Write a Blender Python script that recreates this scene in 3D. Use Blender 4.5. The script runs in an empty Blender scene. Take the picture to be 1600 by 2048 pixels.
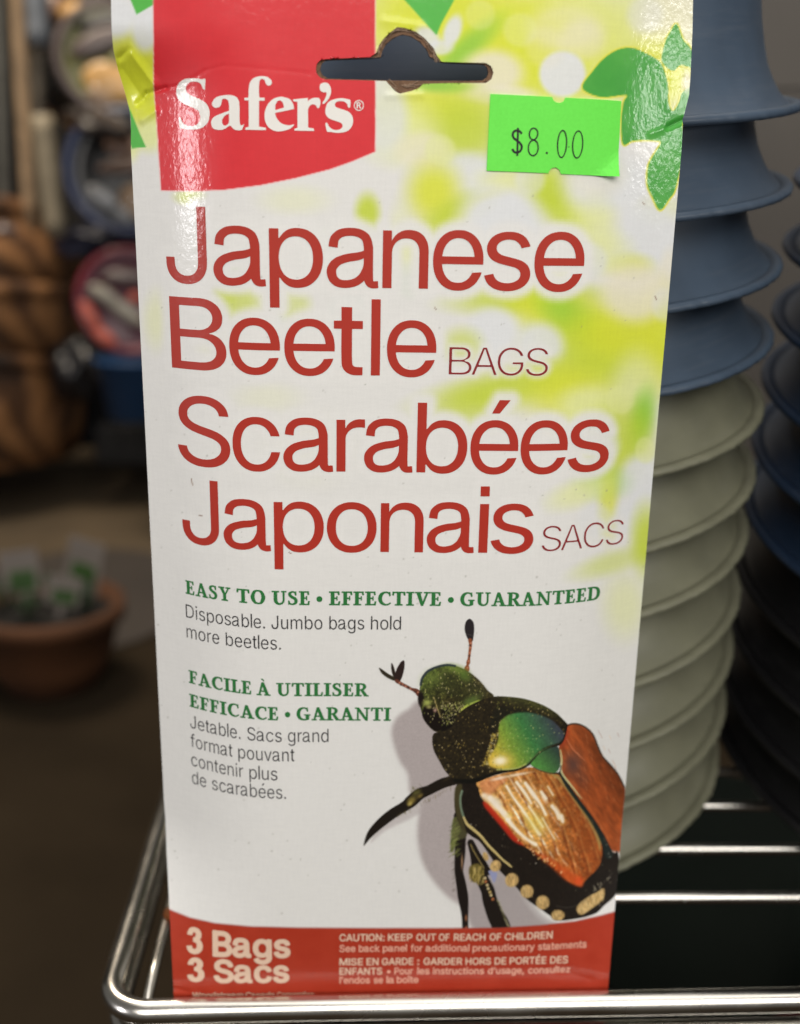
import bpy, bmesh, math, random
import numpy as np
from mathutils import Matrix, Vector, geometry
random.seed(7); RNG = np.random.default_rng(7)
scene = bpy.context.scene
COL = scene.collection
MM = 0.001                                   # the place is measured in millimetres, built in metres

# ---------------------------------------------------------------- camera
ROT = np.array([[0.9994295, -0.0090945, -0.0325276], [-0.0287115, 0.2784373, -0.9600252], [0.0177878, 0.9604114, 0.2780173]])
CAM = np.array([-0.007737, -0.23283, 0.200379])
FPX = 2110.0
cd = bpy.data.cameras.new('camera'); cam = bpy.data.objects.new('camera', cd); COL.objects.link(cam)
m4 = Matrix([list(ROT[i]) + [CAM[i]] for i in range(3)] + [[0, 0, 0, 1]])
cam.matrix_world = m4
cd.sensor_fit = 'VERTICAL'; cd.sensor_height = 24.0; cd.sensor_width = 36.0
cd.lens = 24.0 * FPX / 2048.0
cd.clip_start = 0.02; cd.clip_end = 60
cd.dof.use_dof = True; cd.dof.focus_distance = 0.236
cd.dof.aperture_fstop = cd.lens / 4.2
scene.camera = cam

# ---------------------------------------------------------------- light: shop ceiling lamps and two unseen glare lamps, no daylight
world = bpy.data.worlds.new('World'); scene.world = world; world.use_nodes = True
bg = world.node_tree.nodes['Background']; bg.inputs[0].default_value = (0.95, 0.92, 0.86, 1); bg.inputs[1].default_value = 0.12
scene.view_settings.view_transform = 'Standard'; scene.view_settings.look = 'None'
scene.view_settings.exposure = -0.06; scene.view_settings.gamma = 1.0

def area(name, loc, target, sx, sy, power, color):
    l = bpy.data.lights.new(name, 'AREA'); l.shape = 'RECTANGLE'; l.size = sx; l.size_y = sy
    l.energy = power; l.color = color
    o = bpy.data.objects.new(name, l); COL.objects.link(o); o.location = loc
    d = Vector(target) - Vector(loc); o.rotation_euler = d.to_track_quat('-Z', 'Y').to_euler()
    return o
area('ceiling_lamp', (0.12, -1.25, 0.92), (0, 0, 0.14), 1.8, 0.75, 22.5, (1, 0.955, 0.90))
area('left_glare_lamp', (-1.25, -0.70, 0.275), (-0.05, 0, 0.2), 0.20, 0.17, 4.6, (1, 0.97, 1.0))  # unseen lamp, placed so its reflection streaks the red panel
area('right_glare_lamp', (1.15, -0.52, 0.345), (0.05, 0, 0.22), 0.14, 0.14, 1.9, (1, 0.98, 0.95))  # unseen lamp, placed so its reflection falls on the right-hand leaves
area('rear_ceiling_lamp', (0.25, 0.20, 1.55), (0.1, 0.12, 0), 1.7, 1.4, 17, (1, 0.95, 0.88))
area('back_ceiling_lamp', (-0.9, 1.5, 2.0), (-0.7, 2.6, 0), 0.8, 0.8, 52, (1, 0.86, 0.68))

# glyph outlines, tenths of a percent of the cap height: advance, loops "x/y,x/y ..."
FONT = {
 'reg': {
  'J': (77.9, '336/-12,300/-8,273/-3,243/6,219/16,192/31,171/45,147/66,127/87,112/108,98/132,86/159,77/189,70/219,66/252,65/339,66/340,189/340,192/339,193/264,198/225,204/204,210/189,218/174,228/159,238/147,251/135,264/125,279/116,294/110,309/105,327/101,363/98,399/101,417/105,447/116,462/125,474/134,488/147,498/159,508/174,516/189,522/204,528/225,533/264,534/999,537/1000,660/1000,661/999,661/285,660/252,656/219,650/189,641/162,628/132,615/108,597/84,579/65,558/47,532/30,510/17,483/6,453/-3,426/-9,396/-12,363/-13'),
  'a': (79.0, '225/-7,201/-5,171/1,153/6,126/18,111/27,87/45,66/65,54/80,45/95,32/122,23/152,18/179,17/206,19/233,26/260,32/275,45/299,59/320,72/335,90/353,120/376,147/392,165/400,216/419,270/434,309/442,417/456,453/465,498/479,500/482,499/521,493/560,487/590,483/601,478/611,465/626,441/643,411/656,375/664,333/668,291/666,252/660,228/653,206/641,189/626,174/608,170/599,167/587,164/563,161/518,161/515,159/513,42/528,41/530,47/575,54/614,61/635,69/653,81/671,102/695,117/709,144/729,174/745,192/752,213/758,246/764,282/768,318/770,354/769,387/767,423/761,441/757,474/746,501/734,519/723,545/704,558/692,571/677,582/660,596/629,605/599,612/569,618/536,620/512,621/422,621/200,623/119,626/98,624/92,627/88,633/86,688/89,694/-1,693/-2,648/-8,618/-8,600/-5,576/3,564/9,553/17,543/25,534/36,520/59,507/92,481/68,456/49,426/31,396/17,363/7,312/-4,267/-8 240/95,273/94,300/97,336/105,360/112,381/122,399/133,417/147,438/167,451/185,466/212,483/248,490/269,499/308,500/380,498/383,471/369,438/357,402/349,311/335,282/327,252/317,222/306,198/294,183/284,168/269,159/258,150/244,144/233,141/221,140/206,141/185,144/167,149/149,154/140,163/128,174/117,186/109,198/103,210/99'),
  'p': (83.4, '104/-280,103/-279,103/744,104/745,107/746,218/746,220/744,220/630,221/628,224/628,230/628,233/629,248/652,271/681,284/695,299/708,317/721,335/732,350/739,371/746,389/750,416/754,449/756,473/755,497/752,536/744,557/738,578/729,614/709,633/696,664/669,691/636,706/615,727/576,737/552,751/507,761/456,765/426,767/372,765/315,761/285,752/237,737/190,726/165,706/126,680/90,650/59,617/33,598/21,580/12,557/2,518/-9,476/-15,434/-16,401/-12,374/-7,362/-3,341/6,311/25,287/45,275/57,260/75,233/114,230/115,224/115,223/-279,221/-281 416/93,434/92,464/94,498/102,521/111,536/120,551/131,572/150,589/171,600/186,614/213,621/231,631/261,635/279,642/315,644/336,645/372,643/411,639/447,636/465,631/483,621/513,608/542,599/558,584/579,572/592,551/611,536/621,512/634,497/639,467/646,449/648,416/648,398/646,371/640,356/635,341/628,327/621,307/606,294/594,276/573,266/558,253/534,245/516,235/486,231/468,225/432,223/411,221/372,223/333,225/312,231/279,236/258,245/228,253/210,268/183,284/160,296/147,316/129,329/120,353/107,371/101,398/95'),
  'n': (80.5, '104/0,103/1,104/745,219/745,220/619,221/615,233/637,254/669,269/686,284/700,299/712,317/723,347/738,368/745,389/750,425/755,449/756,485/754,518/748,548/739,578/725,595/715,617/698,631/685,651/661,662/643,676/616,683/598,693/562,698/538,701/496,702/472,702/1,698/0,584/0,582/1,582/463,579/502,575/523,564/556,555/574,537/598,524/610,513/619,497/628,482/635,467/640,449/644,413/647,386/645,359/641,335/633,308/619,287/604,269/586,254/566,242/544,234/520,230/505,225/478,224/460,223/1,221/0'),
  'B': (89.7, '119/0,118/1,118/997,119/1000,500/999,548/995,587/987,611/980,647/964,677/946,707/922,729/898,749/868,763/838,774/805,781/769,782/751,782/718,777/679,770/652,759/628,740/599,719/577,700/562,681/550,662/540,641/532,620/524,619/523,619/517,620/516,653/510,677/502,701/490,725/475,746/457,766/436,783/412,798/385,810/355,817/322,821/286,821/250,817/214,812/193,802/163,788/133,776/115,755/90,740/75,713/55,693/43,659/27,635/19,593/9,542/2,485/0 245/112,482/112,533/115,560/118,581/123,602/130,620/138,633/145,650/158,671/181,679/193,687/208,692/223,696/238,699/268,698/283,695/304,688/331,673/361,661/379,650/391,634/406,622/415,602/428,587/435,563/444,548/448,518/452,488/454,248/454,245/451 245/562,248/561,467/561,494/562,521/567,545/573,566/582,587/594,605/607,614/616,634/640,647/664,657/694,659/709,660/730,660/748,658/763,654/778,649/793,635/818,625/832,614/843,602/854,590/861,572/871,557/876,536/882,497/887,473/888,248/888,245/886'),
  't': (45.0, '302/-1,281/2,263/6,245/12,215/26,201/35,187/47,174/62,163/77,148/107,143/122,138/152,134/236,133/356,134/635,44/636,41/636,40/638,40/743,41/745,134/746,134/926,134/929,137/930,266/929,266/746,398/746,400/743,400/638,398/636,269/636,267/635,266/632,265/275,268/194,271/158,278/140,283/131,289/125,299/120,314/116,329/115,398/112,401/110,399/2,398/1,344/-2'),
  'l': (25.2, '61/0,60/1,60/1039,61/1040,190/1040,191/1039,192/1036,192/4,192/1,190/0'),
  'r': (50.9, '104/0,103/1,104/745,219/745,219/634,221/631,224/631,227/632,238/655,247/670,266/694,286/712,299/721,326/737,356/748,386/754,419/756,477/754,479/751,479/637,477/634,434/639,395/640,368/637,335/628,323/624,303/613,282/598,260/576,248/559,242/547,233/527,229/514,225/493,224/478,223/1,221/0'),
  'b': (83.4, '425/-15,389/-10,362/-3,338/8,317/20,293/38,277/54,253/84,233/114,230/115,221/115,220/114,220/3,218/0,104/0,103/3,103/999,104/1000,221/1000,223/999,224/628,230/628,233/629,269/678,290/701,317/721,348/738,362/743,386/750,419/754,449/756,473/755,515/749,539/744,579/729,614/709,632/696,650/681,679/651,705/615,726/576,744/531,757/480,764/429,767/372,765/315,757/261,745/213,737/189,727/165,706/126,680/90,650/59,617/33,581/12,557/2,539/-4,515/-10,473/-15,449/-16 411/93,431/92,452/93,479/97,497/101,521/111,537/120,551/131,572/150,590/171,600/186,608/201,620/228,627/246,636/279,639/297,643/333,645/372,645/393,642/429,636/462,631/483,621/513,608/542,599/558,584/579,572/592,551/611,536/621,512/634,497/639,467/646,449/648,416/648,398/646,371/640,356/635,328/621,308/606,294/594,276/573,266/558,253/534,245/516,235/486,231/468,225/432,223/411,222/351,225/312,231/279,236/258,246/225,259/198,267/183,278/168,296/147,308/135,329/120,344/111,368/102,386/97'),
  'o': (81.6, '380/-15,335/-9,311/-4,272/10,249/21,228/33,194/58,176/75,147/108,123/144,110/168,92/210,84/237,73/285,70/312,67/366,68/399,73/450,78/477,84/504,100/549,111/573,133/612,148/633,177/666,209/693,230/708,269/728,290/737,332/748,359/753,407/756,434/755,479/749,503/744,527/736,566/719,587/707,623/681,641/664,669/633,684/612,706/573,717/549,732/504,738/477,746/426,748/396,748/339,743/288,738/261,732/234,716/189,696/147,683/126,656/91,638/72,608/47,587/32,548/12,524/2,482/-9,458/-13,410/-16 378/93,407/91,425/92,446/94,476/101,506/113,521/122,542/139,554/150,574/174,590/201,598/216,609/246,614/264,621/294,624/315,627/351,627/387,622/441,614/474,609/492,598/522,590/538,574/564,563/579,545/598,530/611,506/626,491/633,461/643,443/646,410/648,389/648,371/646,341/639,311/627,296/618,274/600,254/579,242/564,233/549,220/525,213/507,202/474,196/444,193/423,190/387,190/351,191/330,195/297,202/264,208/246,219/216,227/200,242/175,254/160,275/138,296/122,311/113,338/102,356/97'),
  'S': (87.8, '406/-16,364/-13,337/-8,295/2,271/10,247/20,213/38,194/50,166/72,149/89,127/116,115/134,104/155,91/188,84/209,77/248,76/268,205/268,209/242,213/227,221/206,228/194,235/182,251/164,262/153,280/139,301/127,316/120,340/111,367/104,394/99,424/97,472/98,490/100,520/105,547/113,574/124,589/131,610/145,629/161,640/172,655/191,662/203,671/224,675/236,679/260,679/284,676/305,672/320,661/341,646/359,622/379,591/398,559/412,520/426,361/470,301/490,253/511,229/524,206/539,187/553,169/569,155/584,141/602,128/623,119/641,112/662,106/686,103/710,102/734,103/755,108/791,113/812,121/833,136/863,148/881,172/910,199/935,217/949,250/969,271/979,310/994,334/1000,376/1009,421/1013,448/1013,493/1011,520/1008,559/1000,604/986,637/970,658/958,676/947,703/925,728/899,742/881,752/866,768/836,775/815,784/782,787/761,787/744,664/743,663/746,660/761,656/779,650/794,642/809,632/824,622/836,607/850,592/861,577/870,547/884,526/891,508/895,487/899,463/901,442/901,412/900,394/898,367/893,343/886,328/880,306/869,286/856,270/842,259/830,248/815,241/803,233/782,228/764,227/749,227/725,230/704,234/692,245/671,252/662,265/648,292/627,322/610,355/597,394/583,541/543,601/523,634/509,661/495,685/481,713/461,736/440,754/420,775/389,787/365,796/335,801/308,803/275,802/251,797/215,787/179,778/158,760/125,747/107,722/80,706/65,676/43,655/31,616/12,592/4,547/-8,520/-12,469/-17,439/-17'),
  's': (71.7, '326/-15,284/-10,254/-4,236/1,208/12,191/20,176/29,155/43,142/54,122/74,112/87,98/108,82/141,74/168,71/184,73/186,182/209,185/208,194/180,200/168,209/153,224/135,233/127,254/113,281/101,311/93,338/90,356/89,392/91,425/97,455/108,481/123,502/141,509/150,517/162,523/177,526/189,526/213,523/228,520/237,512/252,499/267,484/279,464/290,431/301,293/334,245/348,203/366,172/384,156/396,140/411,121/435,112/450,104/468,96/498,93/519,92/540,94/570,97/585,106/612,113/627,127/651,139/666,158/685,182/704,198/714,224/727,242/735,260/741,293/749,329/754,350/755,386/755,422/752,440/750,470/743,499/732,536/713,560/695,572/684,587/668,609/636,617/621,628/597,636/570,527/546,515/573,501/594,479/619,458/634,446/640,431/646,404/651,368/654,335/652,308/646,280/636,257/622,245/613,233/600,224/588,220/579,214/558,214/534,215/525,220/510,230/493,242/480,260/467,281/456,323/442,452/411,500/397,542/380,560/370,587/351,602/337,614/324,631/297,639/279,647/249,650/228,651/207,649/177,643/150,636/132,624/108,614/93,596/71,582/57,558/39,542/28,512/13,494/6,476/0,440/-9,419/-12,380/-16'),
  'e': (83.0, '394/-19,370/-18,325/-11,283/0,244/16,208/36,176/59,147/86,121/116,97/152,79/188,64/230,54/272,47/320,45/374,47/428,54/473,64/515,79/557,97/593,121/629,143/656,178/689,208/710,244/730,283/746,322/756,370/764,421/766,472/764,517/757,556/746,600/728,631/711,664/687,694/659,719/629,742/595,761/557,776/515,785/479,793/425,795/374,793/326,790/325,184/325,181/324,184/297,191/266,199/239,214/207,226/185,244/162,262/143,283/125,307/110,331/99,364/90,388/86,421/84,454/86,481/90,506/98,532/110,557/125,577/142,595/160,614/185,630/215,634/218,769/226,772/226,774/224,761/188,744/155,719/116,694/86,667/61,631/35,595/15,562/2,517/-11,472/-18,421/-20 181/425,658/425,659/428,657/446,650/476,640/509,628/536,614/560,598/582,577/604,558/620,534/635,508/647,484/655,454/660,421/662,385/660,358/655,331/647,304/634,283/621,264/605,244/584,226/560,212/536,200/509,191/479,183/446'),
  'é': (83.0, '394/-19,370/-18,325/-11,283/0,244/16,208/36,176/59,147/86,121/116,97/152,79/188,64/230,54/272,47/320,45/374,47/428,54/473,64/515,79/557,97/593,121/629,143/656,178/689,208/710,244/730,283/746,322/756,370/764,421/766,472/764,517/757,556/746,600/728,631/711,664/687,694/659,719/629,742/595,761/557,776/515,785/479,793/425,795/374,793/326,790/325,184/325,181/324,184/297,191/266,199/239,214/207,226/185,244/162,262/143,283/125,307/110,331/99,364/90,388/86,421/84,454/86,481/90,506/98,532/110,557/125,577/142,595/160,614/185,630/215,634/218,769/226,772/226,774/224,761/188,744/155,719/116,694/86,667/61,631/35,595/15,562/2,517/-11,472/-18,421/-20 181/425,658/425,659/428,657/446,650/476,640/509,628/536,614/560,598/582,577/604,558/620,534/635,508/647,484/655,454/660,421/662,385/660,358/655,331/647,304/634,283/621,264/605,244/584,226/560,212/536,200/509,191/479,183/446 361/860,362/863,470/1049,472/1050,637/1050,639/1049,481/861,478/860'),
  'c': (78.0, '397/-19,370/-18,325/-11,283/0,244/16,208/36,176/59,147/86,121/116,97/152,79/188,64/230,54/272,47/320,45/374,47/428,54/473,64/515,79/557,97/593,120/629,145/658,178/689,208/710,244/730,283/746,322/756,370/764,421/766,472/764,517/757,559/745,595/731,628/713,664/687,694/659,720/629,741/596,761/557,775/518,780/500,778/498,775/498,646/498,643/500,628/536,614/560,596/584,577/605,556/622,532/636,508/647,484/655,451/660,421/662,388/660,358/655,331/647,307/636,283/621,262/603,244/584,226/560,212/536,200/509,191/479,183/446,179/413,178/374,179/335,184/299,191/266,199/239,213/209,226/185,244/162,265/140,283/125,304/112,331/99,358/91,388/86,421/84,454/86,481/90,511/100,533/110,556/124,577/141,596/161,614/185,629/212,641/239,649/266,652/270,784/270,785/269,775/227,761/188,743/152,719/116,694/86,664/59,631/35,598/17,556/0,517/-11,472/-18,421/-20'),
  'i': (26.0, '61/0,60/1,60/745,190/746,192/742,192/1,190/0 61/861,60/862,60/1009,61/1010,190/1010,191/1009,192/862,190/860'),
 },
 'thin': {
  'B': (89.7, '143/25,143/974,147/975,500/974,542/970,581/963,605/955,637/941,665/924,693/901,717/872,733/844,746/813,754/781,757/750,756/708,753/683,746/659,736/638,720/613,696/590,672/574,651/563,612/548,605/543,598/537,595/529,595/512,599/501,609/493,647/485,661/481,689/468,710/455,728/440,746/421,763/398,775/375,786/347,792/319,796/288,796/253,793/221,787/197,779/172,766/146,756/129,736/106,716/88,696/74,668/59,647/50,612/39,588/34,539/27,486/25 240/88,248/87,479/87,535/90,563/94,591/100,626/113,647/125,668/141,693/169,709/197,716/214,720/232,723/249,724/270,720/309,711/340,694/375,682/393,668/409,637/436,616/449,598/457,570/468,553/472,525/477,490/479,248/479,241/478,232/473,224/465,220/452,220/116,222/106,225/99,231/93 245/536,465/536,497/538,525/542,549/548,577/560,603/575,633/599,656/627,671/655,681/690,685/715,685/732,682/767,672/802,654/835,630/863,616/874,598/886,563/901,521/910,472/913,248/913,241/912,231/907,223/897,220/886,220/564,222/554,227/547,235/540'),
  'A': (94.3, '71/25,69/25,69/29,413/974,418/975,523/975,526/974,873/25,796/25,793/29,700/288,697/295,691/300,684/304,677/305,267/304,257/302,246/295,241/288,149/25 295/368,309/366,631/366,642/367,649/370,657/379,660/386,661/393,660/400,568/662,536/760,494/900,488/911,477/917,467/917,458/914,450/907,443/897,402/760,359/627,280/400,279/389,281/382,288/373'),
  'G': (102.3, '521/12,465/16,437/20,405/28,356/45,332/57,307/70,283/87,243/120,223/141,203/166,173/211,158/239,136/293,125/327,112/390,107/428,104/498,105/537,112/607,118/642,135/705,147/736,171/785,188/814,220/855,243/880,283/914,307/930,356/956,405/973,433/980,489/987,521/988,580/985,612/980,643/972,675/961,710/946,735/932,766/912,790/892,813/869,834/845,852/820,869/792,882/764,894/733,901/712,899/710,822/710,820/712,801/754,783/785,766/809,741/836,715/859,685/880,650/897,615/909,566/918,524/921,496/920,454/914,409/902,388/893,349/873,325/856,289/824,262/791,238/754,221/722,205/680,196/649,189/621,181/565,179/530,179/470,182/432,190/376,202/327,214/295,236/250,262/210,278/190,297/170,326/145,349/129,388/108,412/98,437/91,482/82,507/80,549/80,573/82,612/88,654/101,687/117,710/130,727/143,742/155,763/176,789/211,811/250,825/288,835/330,838/355,840/393,838/400,832/409,825/414,818/416,584/416,581/418,581/421,581/474,582/477,913/478,915/474,914/365,908/313,901/281,888/239,875/211,851/169,824/134,790/102,766/82,731/60,685/39,657/30,612/19,556/12'),
  'S': (87.8, '429/8,366/12,342/16,300/27,258/42,230/57,209/70,191/84,170/103,156/120,136/148,127/165,114/197,109/214,103/242,107/243,181/243,183/242,194/207,207/179,219/162,233/146,254/127,289/105,321/91,363/79,408/73,454/72,506/77,541/85,583/100,615/118,646/142,667/165,677/179,688/199,696/218,702/242,704/274,702/302,697/323,686/347,671/369,654/386,629/405,614/414,594/424,559/438,517/453,338/503,288/522,261/535,218/561,202/574,174/600,152/631,142/652,136/669,128/708,127/732,130/771,138/806,149/834,159/851,178/879,202/904,219/919,247/938,282/956,317/970,359/980,398/986,426/988,471/988,531/981,576/969,609/956,629/947,657/929,674/916,696/897,709/882,730/853,741/834,750/813,759/778,760/771,758/768,685/769,673/802,665/820,653/837,639/854,623/869,604/883,573/900,555/907,510/920,468/925,440/926,412/925,380/921,335/909,317/902,293/890,272/876,259/865,233/837,224/823,214/802,209/788,204/767,202/750,202/722,206/697,212/680,225/655,247/631,279/606,310/588,345/574,387/559,534/519,590/500,622/487,646/475,688/448,706/434,727/414,748/386,759/365,768/344,774/319,777/288,777/256,774/232,767/200,757/172,748/154,737/136,719/113,702/95,677/74,656/60,625/44,587/28,562/21,538/16,496/10'),
  'C': (100.3, '517/12,465/15,437/20,384/34,356/45,332/57,286/85,262/104,224/141,204/166,174/211,147/264,135/295,125/328,112/390,107/428,104/498,105/537,112/607,118/642,136/705,148/736,172/785,189/813,223/857,241/876,265/898,286/914,308/929,356/955,384/966,437/980,465/985,524/988,559/987,594/983,615/980,657/969,706/949,734/934,762/916,787/896,811/873,832/848,850/824,866/796,880/768,892/733,898/712,895/710,825/710,822/711,809/747,791/782,771/810,746/838,727/854,696/876,664/893,626/907,587/916,552/920,524/921,479/918,451/913,412/902,384/891,345/869,314/846,293/827,272/804,248/770,225/729,212/701,196/652,189/621,181/565,179/530,179/467,184/407,191/372,203/323,214/295,234/253,261/211,293/173,328/143,369/117,412/98,458/85,503/80,549/80,577/83,601/87,647/101,671/111,692/122,727/146,745/161,762/179,780/202,801/236,810/257,822/289,825/290,895/290,898/288,893/267,880/232,867/204,850/176,832/151,811/127,787/104,766/87,734/66,706/51,675/38,647/28,615/20,577/14,545/12'),
 },
 'light': {
  'D': (98.7, '131/9,127/13,127/988,131/991,441/991,516/987,571/977,611/967,661/947,711/919,741/896,776/863,801/834,829/793,845/763,867/708,878/673,890/613,895/573,898/503,894/423,885/363,876/323,857/268,841/233,816/189,796/163,771/134,736/103,711/84,681/66,654/53,601/33,571/24,531/17,466/10 241/103,246/101,256/103,461/104,506/109,531/114,581/128,631/152,662/173,686/193,705/213,720/233,742/268,752/288,770/333,778/363,784/393,791/443,793/498,793/538,788/588,779/638,769/673,753/713,741/738,718/773,697/798,671/823,636/847,611/861,586/872,551/883,491/894,436/897,246/897,241/896,236/893,234/888,236/878,236/123,234/113,236/108'),
  'i': (32.8, '114/10,112/13,112/733,114/736,119/737,209/737,214/733,214/13,209/9 144/882,129/888,119/895,109/904,98/918,92/933,90/948,94/973,106/993,119/1005,131/1013,144/1018,159/1020,174/1020,189/1017,199/1013,214/1003,224/993,231/983,239/958,239/943,236/928,231/918,224/907,214/897,199/887,189/883,174/880,164/880'),
  's': (71.7, '302/-4,257/5,222/16,182/35,152/57,127/82,103/117,86/157,81/177,82/178,177/198,192/163,206/142,227/120,252/103,282/91,317/83,357/80,392/82,427/89,462/101,488/117,510/137,524/157,534/182,536/207,530/237,520/257,507/272,487/287,467/298,432/310,297/343,252/355,207/374,185/387,164/402,147/417,132/435,121/452,112/472,106/492,102/517,101/542,104/572,108/592,115/612,126/632,137/649,152/667,172/685,192/700,217/714,262/732,292/740,317/744,367/747,402/745,437/741,472/732,507/718,532/704,561/682,580/662,601/632,616/602,624/582,624/577,532/556,520/582,502/607,482/627,457/644,432/654,402/661,367/663,322/659,287/649,262/637,241/622,223/602,212/582,205/557,205/537,210/512,217/495,232/476,251/462,277/448,322/433,452/402,492/390,537/372,577/347,597/329,612/310,623/292,632/272,639/247,641/227,642/207,639/177,628/137,617/114,606/97,592/80,573/62,552/46,527/31,477/10,417/-3,357/-7'),
  'p': (83.4, '116/-271,112/-268,112/732,116/737,121/737,206/737,211/733,211/632,214/622,226/619,231/619,238/622,276/673,301/698,321/713,341/724,374/737,421/745,476/746,496/744,531/736,576/720,606/704,631/686,657/662,681/634,699/607,718/572,729/547,742/507,749/472,756/427,758/372,757/342,752/287,744/242,734/207,720/172,699/132,676/99,651/72,622/47,591/27,556/11,516/0,476/-6,451/-7,416/-5,381/1,351/12,326/26,296/49,274/72,236/122,231/124,221/123,216/117,214/112,214/-268,211/-271 388/87,421/83,446/83,481/88,516/99,541/112,555/122,586/152,598/167,614/192,635/242,648/297,654/352,654/387,650/432,639/487,629/517,618/542,607/562,593/582,576/601,556/619,521/640,496/649,471/654,431/657,401/655,381/652,356/644,339/637,307/617,291/603,276/587,252/552,233/507,219/452,213/392,213/352,216/312,228/252,247/202,260/177,275/157,291/139,310/122,326/111,346/101,366/93'),
  'o': (81.6, '360/-4,335/0,295/11,270/21,235/40,204/62,182/82,159/107,140/134,120/168,107/197,95/232,86/267,79/312,77/347,77/397,82/447,93/502,109/547,120/571,140/606,154/627,180/656,203/677,230/697,255/711,290/727,320/736,355/743,385/746,425/746,455/744,485/739,520/729,550/717,580/701,605/684,635/658,660/630,676/607,695/575,708/547,723/502,730/472,737/427,739/392,739/342,735/292,729/262,717/217,705/187,688/152,665/116,645/92,620/68,600/52,568/32,545/20,500/4,475/-1,435/-6,390/-7 361/87,410/82,445/85,465/89,490/96,510/105,542/127,572/157,590/182,600/200,612/227,622/257,633/312,636/372,635/407,631/437,617/497,605/527,595/547,570/585,550/606,530/622,510/634,494/642,470/650,445/655,400/657,354/652,335/646,310/636,280/617,245/582,218/542,200/496,186/442,181/387,182/332,191/272,200/242,211/212,235/170,255/146,275/127,290/115,310/104,335/93'),
  'a': (79.0, '204/4,184/7,159/14,119/33,84/59,69/75,56/94,45/114,36/139,30/164,26/194,27/219,30/239,36/259,44/279,67/314,94/345,126/369,169/393,219/411,269/425,309/433,419/448,454/456,504/473,509/484,509/519,499/579,489/609,478/624,454/645,424/660,389/671,344/677,304/677,264/672,234/664,209/653,189/639,171/619,162/604,159/594,155/564,153/529,149/523,59/535,54/536,51/539,59/594,69/629,78/649,87/664,99/680,119/700,154/725,179/738,199/745,229/752,264/758,334/761,369/759,404/755,454/744,484/732,504/721,529/705,547/689,561/674,574/654,591/614,606/549,611/514,612/199,613/124,616/89,619/83,629/78,679/79,684/8,679/5,659/3,619/1,599/4,574/14,559/23,543/39,527/64,517/89,509/97,504/99,499/97,464/66,439/49,409/33,379/21,334/9,294/3,249/1 214/89,244/85,274/85,304/89,339/96,364/105,384/114,414/133,438/154,458/179,473/204,489/239,498/264,508/309,509/379,508/384,504/389,499/390,489/388,454/372,424/363,309/344,264/331,204/307,179/292,165/279,149/259,140/244,134/229,131/199,133/179,138/154,143/139,150/129,169/109,189/97'),
  'b': (83.4, '406/-4,381/1,356/9,316/32,297/47,282/62,242/117,236/123,231/124,226/124,216/121,211/112,211/11,206/9,116/9,113/12,112/987,116/991,211/991,214/987,214/632,221/621,231/619,236/620,242/627,276/672,296/693,326/716,356/731,386/740,431/746,476/746,511/741,551/730,591/713,626/690,653/667,675/642,700/607,718/572,737/522,749/477,756/427,758/372,755/312,748/262,737/217,720/172,699/132,674/97,646/67,611/39,576/19,536/5,496/-4,451/-7 391/87,431/83,451/84,481/88,506/95,526/104,546/115,561/127,581/146,596/164,608/182,621/207,639/257,650/312,654/372,650/437,644/467,636/497,616/547,589/587,571/606,556/619,536/632,516/642,496/649,466/655,416/657,371/649,336/636,301/612,271/580,247/542,231/502,218/447,213/392,213/352,216/317,225/262,233/237,245/207,261/177,271/162,288/142,304/127,321/115,341/103,361/95'),
  'l': (25.2, '73/9,69/13,69/1028,73/1031,178/1031,183/1028,183/13,178/9'),
  'e': (79.4, '365/-4,340/0,300/10,270/22,235/40,204/62,181/82,155/111,140/132,120/167,108/192,94/232,87/262,81/292,77/337,76/372,79/422,85/467,92/497,101/527,115/562,130/590,150/622,170/646,195/671,220/691,250/710,275/722,305/733,360/744,405/747,435/745,465/741,504/732,530/723,560/709,585/693,610/674,633/652,653/627,672/597,687/567,700/532,709/497,719/432,720/343,190/343,185/342,180/337,179/332,183/292,192/252,198/232,210/204,225/177,245/152,266/132,287/117,315/102,340/93,370/86,400/82,440/82,470/86,505/96,530/108,555/125,575/144,594/172,605/193,610/196,705/172,688/132,660/92,645/76,620/55,580/30,535/11,490/-1,435/-7,390/-6 188/427,195/425,600/425,610/427,614/432,616/437,609/482,593/532,575/568,552/597,520/625,485/644,450/654,405/658,360/654,320/643,285/625,267/612,246/592,229/572,215/550,195/507,186/477,180/437,182/432'),
  'J': (77.9, '313/-1,278/5,253/13,223/25,203/35,178/52,156/69,137/89,122/109,103/143,94/164,85/194,76/249,74/284,75/329,183/330,184/264,186/244,192/214,202/184,220/154,238/135,263/116,288/103,313/95,343/90,378/90,403/92,433/100,453/109,478/125,498/144,516/169,530/199,537/224,543/264,544/989,548/991,648/991,651/989,652/984,652/284,651/249,647/219,640/189,633/164,617/129,608/114,589/89,573/72,553/55,528/37,508/27,478/14,453/6,423/0,368/-4'),
  'u': (80.6, '311/3,276/10,246/21,216/38,196/53,171/78,151/107,136/138,125/168,116/213,112/273,112/733,116/737,121/737,211/736,214/733,215/278,217/243,221/223,232/188,243/168,256/149,276/129,291/117,321/102,341/96,371/91,396/90,431/93,456/98,486/110,506/121,526/136,542/153,557/173,571/198,580/223,585/243,591/288,591/733,596/737,691/736,693/733,693/13,691/10,686/9,601/9,596/11,595/133,595/138,591/143,586/144,581/143,577/138,576/133,555/98,531/67,503/43,481/29,441/12,401/2,356/-1'),
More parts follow.
